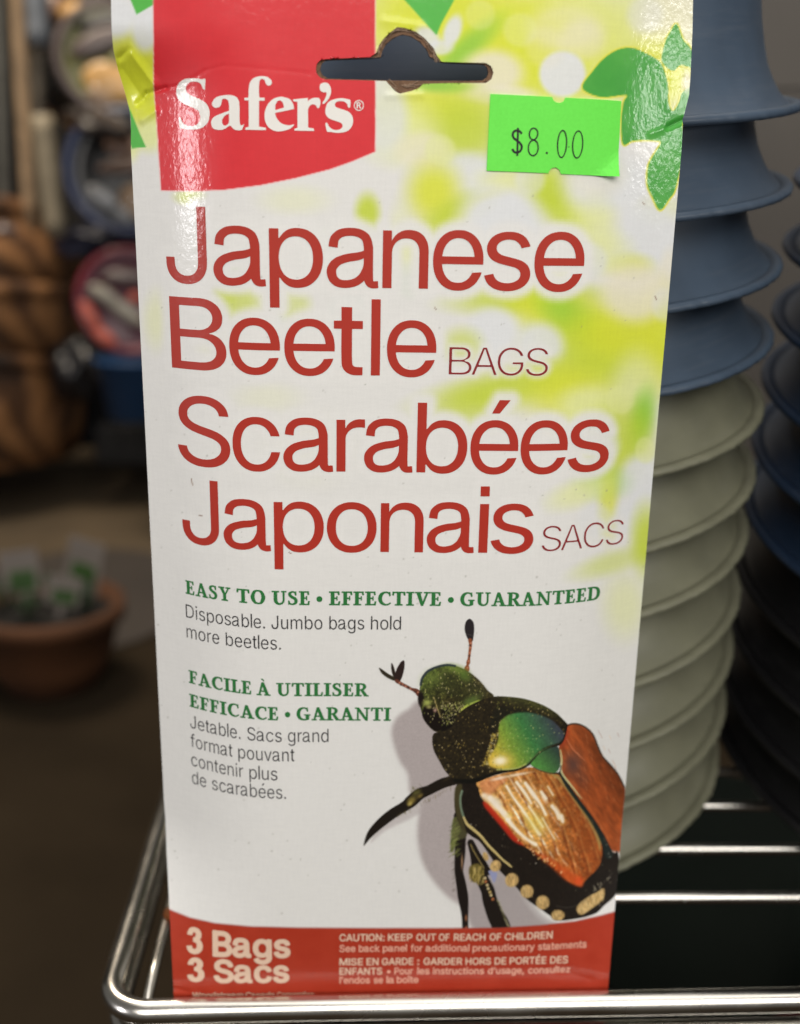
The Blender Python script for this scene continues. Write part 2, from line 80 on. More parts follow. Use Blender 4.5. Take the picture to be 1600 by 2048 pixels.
  'm': (119.9, '116/9,112/13,112/733,116/737,206/737,211/733,212/608,216/603,221/601,226/603,230/608,230/613,246/643,259/663,276/684,301/706,331/726,356/737,386/745,416/749,451/749,481/744,506/737,536/721,561/700,580/678,599/648,614/613,626/606,631/608,635/613,647/638,665/663,686/685,706/702,731/718,761/732,791/742,816/747,856/750,886/749,916/744,946/735,971/724,996/709,1020/688,1041/663,1061/629,1071/603,1081/563,1085/523,1086/18,1086/13,1081/9,991/9,986/9,983/13,983/498,980/538,971/573,957/598,946/611,931/624,911/637,891/646,871/653,851/657,821/659,791/656,766/651,741/641,716/626,696/609,679/588,665/563,657/538,651/508,650/488,650/18,650/13,646/9,556/9,551/9,548/13,548/508,545/543,536/572,525/593,513/608,501/620,481/635,456/647,441/652,421/657,391/659,371/657,346/653,317/643,296/631,272/613,257/598,243/578,230/553,220/523,215/483,214/13,211/9'),
  'g': (83.6, '345/-283,315/-279,275/-269,240/-255,200/-234,175/-216,150/-192,120/-153,114/-143,114/-138,195/-93,200/-96,235/-138,255/-156,290/-177,330/-192,375/-199,405/-200,435/-199,485/-191,510/-183,530/-174,560/-155,585/-131,600/-108,612/-78,620/-33,621/132,620/137,615/142,610/143,600/142,593/137,572/107,551/82,520/55,480/34,455/26,430/21,400/19,360/19,305/28,275/37,245/50,223/62,195/82,160/116,140/142,127/162,105/207,93/242,86/272,79/322,77/352,78/427,86/482,92/507,105/547,116/572,138/612,160/642,178/662,210/690,240/709,260/720,300/735,340/744,385/747,435/743,475/733,505/719,537/697,565/667,597/622,605/618,615/618,622/622,624/632,625/734,630/737,720/737,723/732,723/-18,722/-43,718/-78,706/-123,690/-158,680/-173,660/-198,625/-228,585/-251,535/-270,475/-282,410/-287 353/112,380/108,405/107,450/111,475/117,495/125,530/145,550/162,563/177,585/208,604/252,617/302,622/342,623/377,620/437,609/492,589/542,578/562,564/582,546/602,529/617,495/638,470/648,450/653,405/657,370/655,350/651,330/646,308/637,280/619,245/587,221/552,204/517,189/467,182/412,180/377,182/342,190/287,198/257,210/227,221/207,238/182,270/150,307/127,335/116'),
  'h': (80.6, '116/9,112/13,113/988,116/991,211/991,214/988,214/983,214/633,216/623,221/616,226/615,233/618,250/648,274/678,296/698,321/715,351/729,386/740,411/744,446/747,481/745,516/739,546/730,576/716,601/700,626/678,646/653,663/623,676/593,684/563,689/533,692/498,693/13,691/10,686/9,596/9,591/13,591/468,588/503,585/523,573/558,563/578,544/603,521/624,501/636,481/645,456/652,411/656,376/653,351/648,324/638,301/625,281/610,263/593,248/573,234/548,226/525,220/503,215/458,214/13,211/9'),
  'd': (83.4, '340/-4,300/4,260/19,225/39,195/62,175/81,149/112,125/152,108/187,98/217,86/262,79/317,76/372,78/422,82/457,91/502,106/547,126/592,148/627,175/659,199/682,226/702,265/723,300/735,340/744,385/747,420/745,455/739,485/729,515/712,540/692,563/667,595/624,605/619,615/621,620/632,620/987,625/991,720/990,722/987,722/12,720/9,715/9,630/9,625/11,624/112,622/117,615/123,605/124,600/123,593/117,565/77,543/52,518/32,485/12,455/1,425/-5,385/-7 360/87,400/83,435/85,455/89,495/103,510/112,530/126,556/152,570/170,583/192,603/242,616/297,620/332,622/372,618/432,613/467,607/492,597/522,585/548,574/567,559/587,540/607,525/619,506/632,485/642,460/650,435/655,385/657,340/649,320/642,300/633,280/620,265/607,249/592,234/572,211/532,195/486,184/432,180/372,186/297,200/242,220/194,245/156,280/122,305/106,320/99'),
  'r': (50.9, '116/9,112/13,112/733,116/737,121/737,206/737,210/733,210/633,212/628,216/624,226/622,231/624,235/628,251/660,273/688,296/708,326/726,356/738,386/745,421/747,466/746,469/743,470/738,469/648,466/645,416/649,381/648,346/641,321/632,291/616,266/595,246/571,232/548,220/513,215/478,214/13,211/9'),
  't': (45.0, '283/11,263/15,234/26,203/46,179/71,166/91,157/111,151/131,147/151,143/236,143/631,139/641,133/644,53/645,50/646,49/651,49/731,52/736,133/737,141/741,143/751,143/916,148/921,253/921,257/916,257/751,260/741,263/738,268/737,388/737,391/731,390/646,388/645,273/645,263/642,257/631,256/276,259/196,263/157,268/141,276/126,293/113,308/108,328/106,388/103,391/101,392/96,390/11,388/9,323/7'),
  'f': (49.9, '170/9,167/13,167/643,165/648,160/651,155/652,23/653,22/658,22/733,25/736,155/737,160/738,165/743,167/753,168/863,171/888,176/908,188/938,205/963,225/983,245/998,265/1010,290/1020,315/1027,340/1031,370/1033,405/1031,430/1028,460/1020,466/1018,440/932,410/939,385/941,355/939,330/932,310/922,295/908,285/893,275/869,270/833,269/748,271/743,275/738,280/736,435/737,439/733,439/658,438/653,435/652,280/652,275/651,270/648,269/643,269/13,265/9'),
  'v': (76.5, '327/9,324/13,49/733,52/736,57/737,157/737,161/733,328/268,349/203,373/118,377/111,382/109,389/113,395/123,421/218,442/283,604/733,607/736,612/737,712/736,716/733,440/13,437/9,432/9'),
  'c': (77.8, '360/-4,335/0,295/11,270/21,235/40,204/62,182/82,159/107,141/132,120/167,109/192,99/217,87/262,82/292,77/342,77/397,79/427,82/452,92/497,103/532,118/567,134/597,154/627,180/656,200/674,230/697,255/711,280/723,310/733,340/741,380/746,420/746,450/744,495/736,535/724,575/705,610/681,641/652,665/622,685/587,698/552,695/549,604/527,600/530,590/554,576/577,560/597,545/611,525/626,505/637,480/647,455/653,410/657,365/654,345/649,320/641,290/624,270/608,255/593,227/557,214/532,203/507,194/477,187/447,181/387,182/327,186/297,194/262,211/212,227/182,245/157,265/136,285/119,305/106,335/93,360/87,390/83,425/83,460/88,495/98,525/114,554/137,575/161,591/187,605/219,695/197,701/192,682/147,657/107,625/72,605/55,580/38,535/16,507/7,480/0,425/-7,385/-6'),
  'n': (80.5, '116/9,112/13,112/733,116/737,121/737,206/737,210/733,211/618,215/608,221/606,227/608,247/643,261/663,290/693,306/705,331/720,376/738,406/744,426/746,466/746,496/743,516/739,546/730,571/719,591/707,611/692,626/677,642/658,656/636,676/593,684/563,688/538,693/473,693/13,691/10,596/9,591/13,591/468,588/503,585/523,573/558,563/578,544/603,521/624,501/636,481/645,456/652,411/656,376/653,351/648,324/638,301/625,281/610,263/593,248/573,234/548,226/525,220/503,215/458,214/13,211/9'),
  'S': (87.8, '378/-5,343/0,313/6,258/25,213/48,188/66,171/80,148/104,133/124,113/158,99/190,93/210,87/245,85/255,88/259,193/259,198/256,206/220,214/200,233/170,263/140,283/127,313/112,363/96,398/90,443/88,473/89,523/97,553/105,573/113,593/123,613/136,628/147,647/165,668/195,678/215,684/235,688/260,688/280,686/300,681/320,669/345,652/365,628/386,595/405,563/420,523/434,358/481,308/497,248/524,213/545,193/560,173/578,153/601,137/625,127/645,119/670,112/705,111/735,114/770,118/795,128/825,142/855,155/875,175/900,193/918,218/938,243/954,278/972,308/983,338/992,373/999,408/1003,448/1004,518/999,573/987,618/970,668/941,703/913,735/875,753/845,766/815,772/795,778/755,773/752,673/752,670/755,666/775,658/798,642/825,630/840,614/855,583/877,548/893,503/905,463/910,408/909,358/900,318/885,283/864,266/850,253/836,233/806,220/770,217/740,218/725,221/705,225/690,235/670,253/648,286/620,318/603,389/575,538/534,598/514,628/502,658/487,708/454,728/435,750/410,767/385,779/360,787/335,792/305,794/270,791/235,787/210,778/180,764/150,753/130,733/104,715/85,688/62,663/46,635/30,608/19,573/8,543/1,513/-4,468/-8,413/-8'),
  'é': (79.4, '365/-4,340/0,300/10,270/22,235/40,204/62,181/82,155/111,140/132,120/167,108/192,94/232,87/262,81/292,77/337,76/372,79/422,85/467,92/497,101/527,115/562,130/590,150/622,170/646,195/671,220/691,250/710,275/722,305/733,360/744,405/747,435/745,465/741,504/732,530/723,560/709,585/693,610/674,633/652,653/627,672/597,687/567,700/532,709/497,719/432,720/343,190/343,185/342,180/337,179/332,183/292,192/252,198/232,210/204,225/177,245/152,266/132,287/117,315/102,340/93,370/86,400/82,440/82,470/86,505/96,530/108,555/125,575/144,594/172,605/193,610/196,705/172,688/132,660/92,645/76,620/55,580/30,535/11,490/-1,435/-7,390/-6 188/427,195/425,600/425,610/427,614/432,616/437,609/482,593/532,575/568,552/597,520/625,485/644,450/654,405/658,360/654,320/643,285/625,267/612,246/592,229/572,215/550,195/507,186/477,180/437,182/432 380/930,378/932,495/1110,630/1111,635/1110,636/1107,478/932,475/929'),
  '.': (36.9, '165/3,150/9,136/19,125/30,115/44,109/59,107/74,107/89,110/104,116/119,125/132,137/144,150/152,165/158,180/161,195/161,210/158,225/152,238/144,250/132,259/119,265/104,268/89,268/74,265/59,259/44,250/30,239/19,225/9,210/3,195/1,180/1'),
  ' ': (36.9, ''),
 },
 'bold': {
  'B': (89.7, '112/-51,92/-43,77/-28,68/-11,66/4,66/994,68/1009,74/1024,82/1036,92/1044,102/1049,117/1052,477/1052,527/1050,577/1043,627/1029,672/1010,707/989,727/974,747/956,771/929,791/899,805/874,819/839,829/799,834/754,834/714,831/679,821/639,811/614,794/584,766/549,744/529,745/524,787/490,818/454,847/404,865/349,873/289,871/224,858/164,834/109,807/69,789/49,757/22,722/-1,697/-13,657/-29,627/-37,572/-47,512/-52 297/169,302/165,507/165,547/170,587/181,607/191,622/204,633/219,640/234,645/254,646/279,641/304,636/319,617/349,592/372,567/386,537/396,487/401,302/401,298/399 299/614,487/615,517/620,547/632,562/641,582/659,594/674,602/694,607/714,607/744,603/764,597/779,587/795,567/814,542/826,517/832,472/835,298/834'),
  'a': (79.0, '211/-59,161/-51,131/-41,96/-25,58/1,35/21,11/51,-9/85,-24/126,-34/176,-35/226,-24/276,-11/306,0/326,17/351,38/376,76/410,121/438,166/459,175/461,171/463,151/461,36/476,21/481,6/492,-8/511,-12/531,-2/601,5/631,22/676,38/701,56/723,79/746,101/763,129/781,156/794,181/804,216/812,256/819,301/822,376/821,416/816,456/807,516/785,546/768,581/742,616/704,635/671,646/646,660/596,668/556,672/516,674/146,676/142,701/139,716/132,727/121,737/106,740/91,747/6,745/-14,737/-29,729/-39,716/-49,706/-53,661/-59,611/-60,571/-51,541/-38,516/-21,491/6,486/6,453/-14,431/-25,371/-45,336/-53,286/-59 221/151,256/147,301/150,341/161,366/174,391/194,409/216,431/261,443/301,441/304,311/281,246/259,216/243,204/231,195/216,194/191,200/166,211/155 188/471,191/467,281/490,406/508,441/516,446/521,440/561,434/581,424/591,406/601,386/608,356/614,331/616,296/614,266/609,246/603,231/593,220/581,211/501,201/482'),
  'g': (83.6, '361/-347,306/-340,246/-324,186/-298,146/-272,103/-232,76/-199,61/-176,51/-157,48/-142,48/-127,54/-112,61/-101,72/-92,169/-37,186/-30,201/-29,221/-34,234/-42,281/-97,306/-116,326/-126,351/-134,391/-138,426/-138,461/-133,486/-126,506/-117,521/-107,537/-92,549/-72,555/-52,558/-32,559/3,556/5,531/-10,501/-24,456/-37,401/-43,361/-42,331/-40,281/-30,243/-17,216/-5,191/9,157/33,120/68,86/111,55/168,33/228,21/283,15/348,17/428,26/493,40/548,60/598,76/628,101/666,132/703,154/723,191/752,236/777,261/787,301/799,336/805,386/808,421/807,471/799,496/791,521/780,561/756,581/784,596/793,611/797,726/798,746/795,761/788,775/773,783/758,785/743,785/-17,784/-47,779/-87,765/-142,741/-192,716/-227,698/-247,671/-270,626/-299,571/-323,506/-340,436/-348 360/173,391/169,431/171,461/178,486/190,511/211,531/238,543/263,554/303,560/348,560/413,552/463,539/503,521/537,497/563,471/581,436/593,401/596,371/593,341/584,316/570,293/548,270/513,255/473,247/443,242/393,243/343,250/298,264/258,280/228,302/203,331/184'),
  's': (71.7, '319/-67,259/-59,219/-48,194/-39,149/-16,109/13,88/33,61/68,35/118,23/153,18/178,19/193,24/208,39/225,59/236,174/261,194/261,209/255,224/243,233/228,242/203,249/188,260/173,274/162,294/152,319/145,369/142,414/149,434/156,449/165,464/178,471/188,474/203,471/218,464/227,454/235,429/247,254/290,204/308,159/330,126/353,104/373,86/393,67/423,55/448,47/473,41/508,40/558,43/583,50/613,58/633,73/663,89/687,109/710,129/729,154/748,184/766,209/778,244/791,279/799,339/807,409/807,464/798,509/785,534/774,564/757,604/726,629/699,644/679,669/633,687/583,687/563,682/548,669/531,659/524,646/518,539/494,519/494,504/499,487/513,462/558,439/584,424/592,409/597,384/600,359/601,339/599,314/593,299/587,284/577,275/568,268/558,266/543,270/528,284/514,319/498,469/461,519/446,579/419,619/392,640/373,657/353,679/318,688/298,696/273,702/238,703/188,699/163,692/133,681/103,667/78,654/58,633/33,605/8,584/-7,529/-37,494/-49,464/-57,399/-67,359/-69'),
  ' ': (36.9, ''),
  'S': (87.8, '399/-68,329/-60,299/-54,249/-38,209/-20,184/-6,154/14,127/37,107/57,83/87,67/112,49/149,34/192,25/242,24/272,30/292,39/304,49/312,64/319,74/321,204/321,219/319,234/311,249/296,256/282,261/252,270/227,283/207,304/187,329/172,359/160,399/152,449/149,494/154,529/163,563/177,589/195,609/217,622/242,626/262,626/277,622/302,614/315,599/330,564/352,499/377,344/421,284/440,249/455,206/477,155/512,132/532,99/569,84/593,70/622,60/652,54/682,50/727,50/757,53/782,63/827,72/852,89/887,104/910,135/947,168/977,189/993,224/1014,249/1026,289/1042,324/1052,364/1060,399/1064,444/1066,499/1064,529/1060,574/1050,619/1036,644/1025,679/1007,704/991,729/971,754/948,773/927,794/897,808/872,824/834,835/792,839/767,840/742,834/722,817/702,804/695,794/692,669/690,649/693,634/701,623/712,614/727,606/762,597/782,582/802,564/816,539/830,509/841,479/847,439/849,394/845,364/837,330/822,310/807,293/787,283/767,280/752,279/732,285/707,291/697,307/682,344/658,404/635,554/594,624/570,684/542,714/524,746/502,774/477,799/447,822/412,836/382,846/352,851/327,855/277,854/247,851/222,843/182,833/152,816/117,794/82,773/57,744/29,719/9,684/-13,654/-28,614/-44,579/-54,534/-63,499/-67,439/-70'),
  'c': (77.8, '371/-67,326/-61,301/-55,271/-46,226/-26,196/-9,160/18,126/51,103/78,80/113,61/148,42/193,32/228,21/278,16/333,15/368,17/428,22/463,32/513,43/548,61/591,76/620,105/663,121/683,156/718,181/738,226/766,266/784,296/794,346/804,381/807,451/806,511/796,566/777,613/753,656/723,676/704,701/676,733/628,751/588,760/563,762/548,760/533,746/509,736/500,726/495,611/465,591/463,574/468,559/478,548/493,536/523,520/548,496/571,471/584,441/593,396/595,356/589,326/574,301/553,276/518,260/483,247/433,242/383,245/323,253/278,269/233,291/198,321/168,336/159,356/151,391/145,421/144,446/148,471/155,496/168,513/183,526/199,538/218,550/248,560/263,576/276,596/282,616/280,721/253,736/247,748/238,759/223,764/208,765/193,753/153,739/123,722/93,686/46,663/23,631/-2,581/-31,551/-44,511/-56,451/-66,411/-69'),
  '3': (70.0, '282/-13,217/-1,157/20,117/41,87/64,68/82,27/131,8/167,0/192,-9/237,-14/287,-8/291,212/309,215/307,220/257,220/247,217/242,223/232,237/216,249/207,277/193,302/186,322/188,357/203,377/217,391/237,401/272,407/317,405/367,401/387,396/397,377/419,347/437,322/444,257/455,253/457,260/537,255/617,257/620,262/621,312/629,332/635,350/662,362/692,370/742,368/757,356/787,347/796,332/805,302/815,277/809,255/797,242/767,230/697,227/691,17/709,10/712,13/742,18/767,32/812,47/849,59/872,78/902,112/939,132/955,151/967,202/988,257/1001,297/1005,322/1005,362/1001,412/991,447/979,482/961,512/940,545/907,572/870,590/837,602/802,609/762,610/732,605/697,594/657,577/617,557/585,533/557,534/552,570/522,593/497,608/477,628/442,641/407,650/372,655/337,656/297,652/262,645/227,624/167,605/132,591/112,567/84,542/61,517/43,487/26,427/3,357/-12,312/-15'),
 },
 'cap': {
  'C': (100.3, '484/-47,394/-31,304/4,226/56,160/124,108/206,91/242,69/308,48/416,45/536,59/650,69/692,92/758,140/848,200/920,250/962,280/982,364/1022,454/1044,544/1048,622/1039,694/1019,778/978,837/932,885/878,922/819,954/734,964/692,962/674,952/659,934/650,808/650,790/653,772/669,746/740,712/787,664/825,610/849,550/860,490/859,430/845,382/821,334/783,298/737,266/674,244/584,239/494,245/410,266/326,298/263,322/230,352/200,412/163,448/150,484/142,556/141,598/148,634/160,664/175,694/197,716/218,738/248,754/278,773/332,790/346,808/350,934/350,955/338,964/314,943/230,909/158,855/86,796/35,718/-10,646/-34,562/-47'),
  'A': (94.3, '29/-33,14/-27,3/-15,-1/-3,1/15,363/1011,377/1028,395/1034,539/1035,557/1030,569/1020,578/1005,941/17,944/3,939/-15,923/-30,905/-35,779/-35,755/-25,743/-9,652/243,293/244,287/238,201/-9,191/-24,179/-31,161/-35 353/429,359/426,581/426,587/429,516/627,473/762,467/767'),
  'U': (101.7, '463/-49,391/-39,337/-23,283/1,238/29,195/65,154/113,124/161,104/209,87/281,83/341,85/1007,103/1029,127/1035,247/1034,265/1025,274/1013,279/995,279/347,289/281,315/227,331/207,367/175,397/158,439/144,511/136,583/145,613/155,643/170,667/188,691/212,713/245,727/281,737/347,739/1007,751/1025,769/1034,907/1033,919/1025,929/1013,934/995,933/317,926/257,904/185,871/125,834/77,779/29,727/-3,661/-29,601/-44,535/-50'),
  'T': (88.2, '371/-33,349/-15,344/9,344/849,335/853,65/853,47/858,35/869,28/885,27/993,31/1011,46/1029,65/1035,827/1033,847/1017,854/993,854/885,845/868,833/858,815/853,545/853,541/849,539/-3,527/-24,503/-34'),
  'I': (29.2, '77/-34,55/-21,45/3,46/999,56/1023,77/1034,215/1034,228/1029,239/1019,247/993,246/-3,233/-25,215/-34'),
  'O': (104.8, '484/-46,394/-31,304/4,227/56,160/125,109/206,92/242,69/308,48/416,45/542,59/650,69/692,92/758,141/848,200/920,280/982,364/1022,454/1044,556/1047,652/1032,688/1021,742/998,820/946,850/919,891/872,940/794,959/752,980/692,1000/584,1003/458,990/350,980/308,957/242,909/152,850/81,823/56,772/19,688/-21,598/-43,556/-47 508/140,562/141,598/149,634/161,694/198,736/241,770/296,789/344,805/416,811/500,805/584,789/656,770/704,737/758,700/797,652/830,598/851,526/861,466/855,400/832,352/799,313/758,277/698,255/638,244/584,238/500,244/416,260/344,286/284,310/246,352/200,394/172,448/150'),
  'N': (102.9, '115/-34,93/-21,83/3,83/993,91/1019,102/1029,115/1034,265/1035,283/1030,298/1017,745/310,750/321,751/1005,760/1023,781/1034,907/1035,931/1026,941/1011,946/993,946/3,937/-20,925/-30,907/-35,763/-35,751/-33,733/-21,362/561,283/693,278/681,280/-3,271/-21,247/-34'),
  ':': (36.9, '166/-42,142/-35,118/-23,97/-6,82/14,67/48,63/96,69/120,80/144,112/180,148/199,172/205,202/205,226/200,250/189,282/162,306/120,311/96,311/66,306/42,296/18,264/-18,220/-39,184/-44 172/498,142/505,121/516,100/533,83/552,71/576,64/600,65/648,83/690,100/711,124/729,166/745,214/744,256/726,277/708,295/684,310/642,309/594,291/552,256/518,214/500'),
  'K': (91.7, '115/-34,93/-21,83/3,83/993,91/1019,102/1029,115/1034,241/1035,261/1029,276/1011,280/993,279/591,283/580,696/1029,721/1035,877/1035,901/1026,912/1011,914/999,912/987,901/970,525/567,525/561,910/21,915/3,907/-18,889/-32,871/-35,733/-35,709/-25,385/425,281/315,279/309,280/3,275/-15,259/-30,247/-34'),
  'E': (82.3, '115/-34,93/-21,83/3,83/993,90/1017,103/1030,121/1035,727/1035,748/1029,760/1017,767/999,767/891,757/867,739/855,289/853,280/849,280/603,283/598,703/596,723/585,730/573,734/555,733/447,724/429,709/418,691/415,283/414,280/411,280/153,283/147,745/145,763/132,772/111,772/3,767/-15,751/-30,733/-35'),
  'P': (87.4, '115/-34,93/-21,83/3,83/993,90/1017,103/1030,121/1035,517/1032,601/1017,673/987,727/949,775/897,808/837,828/777,838/705,835/633,822/567,795/501,758/447,715/407,685/386,625/356,571/341,499/331,283/330,280/327,280/3,277/-10,263/-27,247/-34 281/513,457/512,505/515,559/530,595/554,616/579,628/603,637/633,642/669,641/711,635/741,624/771,605/801,565/832,505/850,457/854,283/853,280/849'),
  'F': (80.6, '115/-34,93/-21,83/3,83/993,90/1017,103/1030,121/1035,721/1035,739/1030,753/1017,760/999,761/897,755/873,733/855,289/853,280/849,280/585,283/582,673/582,691/579,707/567,715/549,715/435,703/409,679/400,283/399,280/393,278/-9,265/-26,247/-34'),
  'R': (88.3, '115/-34,93/-21,83/3,83/993,90/1017,103/1030,121/1035,517/1033,607/1017,649/1002,689/981,727/954,761/921,788/885,807/849,823/807,834/759,839/675,829/597,816/555,796/513,775/481,744/447,709/419,667/393,869/21,874/3,869/-15,853/-30,835/-35,697/-35,679/-30,661/-12,466/351,283/354,280/345,278/-9,265/-26,247/-34 282/537,499/539,559/552,597/573,615/591,626/609,637/639,643/675,643/711,637/747,626/777,613/798,577/828,523/848,463/853,283/853,280/849'),
  'H': (101.6, '115/-34,93/-21,83/3,83/993,91/1019,102/1029,115/1034,241/1035,261/1029,276/1011,280/993,282/603,727/603,733/604,736/609,736/993,741/1011,755/1029,775/1035,895/1035,919/1026,929/1011,933/993,933/3,925/-19,913/-30,901/-34,775/-35,757/-30,739/-9,736/417,733/420,289/421,280/417,278/-9,265/-26,247/-34'),
  'L': (77.2, '115/-34,93/-21,83/3,84/999,94/1023,115/1034,247/1034,261/1029,271/1020,280/993,280/153,283/147,721/145,735/135,744/117,745/-3,740/-15,729/-27,703/-35'),
  'D': (98.7, '115/-34,93/-21,83/3,83/993,90/1017,103/1030,121/1035,487/1034,553/1026,619/1010,655/997,709/971,786/915,847/845,871/807,897/753,927/657,942/537,942/465,935/393,910/285,895/244,868/189,830/135,804/105,764/69,701/27,613/-10,547/-25,463/-34 283/147,475/150,523/157,565/170,613/193,655/225,685/259,711/303,734/369,747/447,748/549,736/627,714/693,682/747,643/788,589/822,535/842,481/851,289/853,279/849,280/153'),
  'B': (89.7, '115/-34,93/-21,83/3,83/993,90/1017,103/1030,121/1035,523/1033,601/1019,667/993,727/951,757/919,791/861,812/795,817/717,812/675,803/639,785/603,764/573,745/553,709/525,751/499,793/458,829/401,844/363,856/291,855/243,845/183,819/117,781/66,733/27,673/-5,601/-25,511/-34 283/147,511/148,565/156,601/168,625/183,642/201,660/237,663/285,649/333,633/357,609/381,577/401,547/412,493/418,283/419,280/411,280/153 281/597,487/597,535/607,565/622,588/639,603/657,622/699,625/729,623/759,604/801,571/832,547/842,517/850,475/853,283/852,280/849'),
  'M': (123.5, '115/-34,93/-21,83/3,83/993,87/1011,94/1023,109/1033,121/1035,295/1035,313/1030,331/1011,582/369,619/260,656/369,907/1019,919/1030,937/1035,1111/1035,1129/1031,1139/1023,1147/1011,1151/993,1151/3,1141/-21,1117/-34,997/-35,973/-26,959/-9,955/631,706/-9,691/-27,667/-35,559/-34,547/-30,531/-15,277/628,274/615,274/-3,265/-21,241/-34'),
  'S': (87.8, '390/-50,306/-37,240/-15,180/17,137/52,109/82,84/118,57/178,41/256,42/274,48/287,59/298,72/302,216/301,234/286,247/238,258/212,275/190,294/172,318/158,354/144,402/134,444/132,498/137,534/146,576/164,606/187,628/214,640/244,644/274,638/310,618/337,570/369,510/392,288/458,210/495,162/529,118/574,98/604,84/634,69/700,70/778,88/844,117/898,162/949,216/990,276/1019,348/1039,426/1048,522/1043,594/1026,656/1000,708/966,754/922,784/880,809/826,818/790,823/748,814/724,799/712,780/708,654/710,632/730,618/778,609/796,576/829,546/846,516/857,438/866,390/862,354/852,324/839,298/820,278/796,265/766,262/736,267/706,287/676,336/643,402/618,552/576,612/556,678/526,738/486,786/436,820/376,836/310,838/274,834/226,819/166,789/106,744/52,690/11,624/-22,552/-42,468/-52'),
  'G': (102.3, '484/-47,388/-30,328/-8,296/8,248/38,202/77,172/109,139/152,108/206,89/248,58/350,45/464,48/578,67/686,102/782,124/824,156/872,217/938,256/968,298/994,334/1012,388/1031,484/1047,562/1047,640/1035,712/1011,772/980,832/935,880/884,922/820,953/746,965/698,962/674,952/659,934/651,802/651,784/656,772/668,740/740,704/788,658/826,598/851,544/860,484/859,430/845,382/822,338/788,298/738,268/680,248/608,238/500,244/416,260/344,289/278,323/230,370/188,418/161,484/142,562/141,616/152,670/176,712/210,741/248,757/278,773/326,776/356,556/356,532/366,522/386,521/506,532/526,556/537,934/538,952/533,965/524,974/506,972/338,954/248,921/170,898/132,868/94,808/39,730/-7,651/-34,562/-47'),
  'É': (82.3, '115/-34,93/-21,83/3,83/993,90/1017,103/1030,121/1035,727/1035,748/1029,760/1017,767/999,767/891,757/867,739/855,289/853,280/849,280/603,283/598,703/596,723/585,730/573,734/555,733/447,724/429,709/418,691/415,283/414,280/411,280/153,283/147,745/145,763/132,772/111,772/3,767/-15,751/-30,733/-35 373/1064,357/1071,347/1083,343/1095,344/1113,445/1319,457/1327,475/1330,595/1330,613/1327,628/1317,637/1299,632/1275,499/1074,487/1066,469/1062'),
 },
 'low': {
  'S': (87.8, '390/-50,306/-37,240/-15,180/17,137/52,109/82,84/118,57/178,41/256,42/274,48/287,59/298,72/302,216/301,234/286,247/238,258/212,275/190,294/172,318/158,354/144,402/134,444/132,498/137,534/146,576/164,606/187,628/214,640/244,644/274,638/310,618/337,570/369,510/392,288/458,210/495,162/529,118/574,98/604,84/634,69/700,70/778,88/844,117/898,162/949,216/990,276/1019,348/1039,426/1048,522/1043,594/1026,656/1000,708/966,754/922,784/880,809/826,818/790,823/748,814/724,799/712,780/708,654/710,632/730,618/778,609/796,576/829,546/846,516/857,438/866,390/862,354/852,324/839,298/820,278/796,265/766,262/736,267/706,287/676,336/643,402/618,552/576,612/556,678/526,738/486,786/436,820/376,836/310,838/274,834/226,819/166,789/106,744/52,690/11,624/-22,552/-42,468/-52'),
  'e': (79.4, '376/-49,316/-40,280/-30,214/1,154/47,108/101,68/173,45/245,33/335,33/401,48/503,76/581,118/652,166/704,226/747,292/775,370/789,436/789,519/773,580/748,640/706,693/647,729/581,753/503,763/431,764/335,762/323,754/311,736/300,724/298,232/298,228/293,238/251,250/221,274/185,293/167,322/147,376/129,436/127,466/131,508/147,541/173,574/227,598/241,610/241,724/213,740/203,748/191,749/161,737/131,713/89,676/45,628/7,574/-21,514/-41,436/-51 231/473,238/469,562/469,566/473,544/533,528/557,508/578,484/595,460/606,406/614,346/606,298/580,274/557,256/533'),
  'b': (83.4, '418/-49,370/-42,338/-31,292/-5,256/25,255/-1,250/-13,232/-30,220/-34,100/-34,82/-25,70/-7,68/995,77/1019,94/1032,226/1034,244/1025,253/1013,258/995,258/731,262/722,297/749,328/767,394/787,478/790,520/784,568/771,634/738,688/693,738/629,760/587,778/539,792/485,799/431,802/371,799/305,792/257,777/197,760/155,735/107,706/67,676/35,634/2,598/-19,550/-37,502/-48 395/131,436/127,472/131,508/144,538/166,565/197,582/227,597/269,606/317,610/377,605/437,594/485,576/527,556/557,526/586,496/602,460/611,418/613,382/607,352/594,328/577,304/551,283/515,268/473,259/425,258/335,266/281,281/233,304/191,326/167,352/147'),
  'a': (79.0, '218/-42,176/-36,122/-18,74/10,32/52,5/97,-15/163,-18/217,-7/271,16/319,50/362,88/397,146/430,200/451,260/468,410/491,462/505,464/523,454/577,446/595,434/605,386/626,338/633,302/632,242/620,220/607,204/589,195/511,191/499,170/480,146/479,38/494,17/505,9/517,7/535,21/625,40/673,68/710,114/751,143/769,182/785,242/799,332/805,410/799,470/785,530/757,578/721,611/679,634/625,651/553,655/511,657/127,662/122,698/121,710/114,718/103,723/85,729/1,727/-11,714/-29,698/-37,644/-43,596/-40,560/-28,536/-14,518/1,494/33,432/-5,386/-23,302/-40 223/133,254/129,308/134,356/149,392/171,422/204,447/253,463/307,464/326,320/301,242/276,206/257,178/223,177/181,181/163,189/151,206/138'),
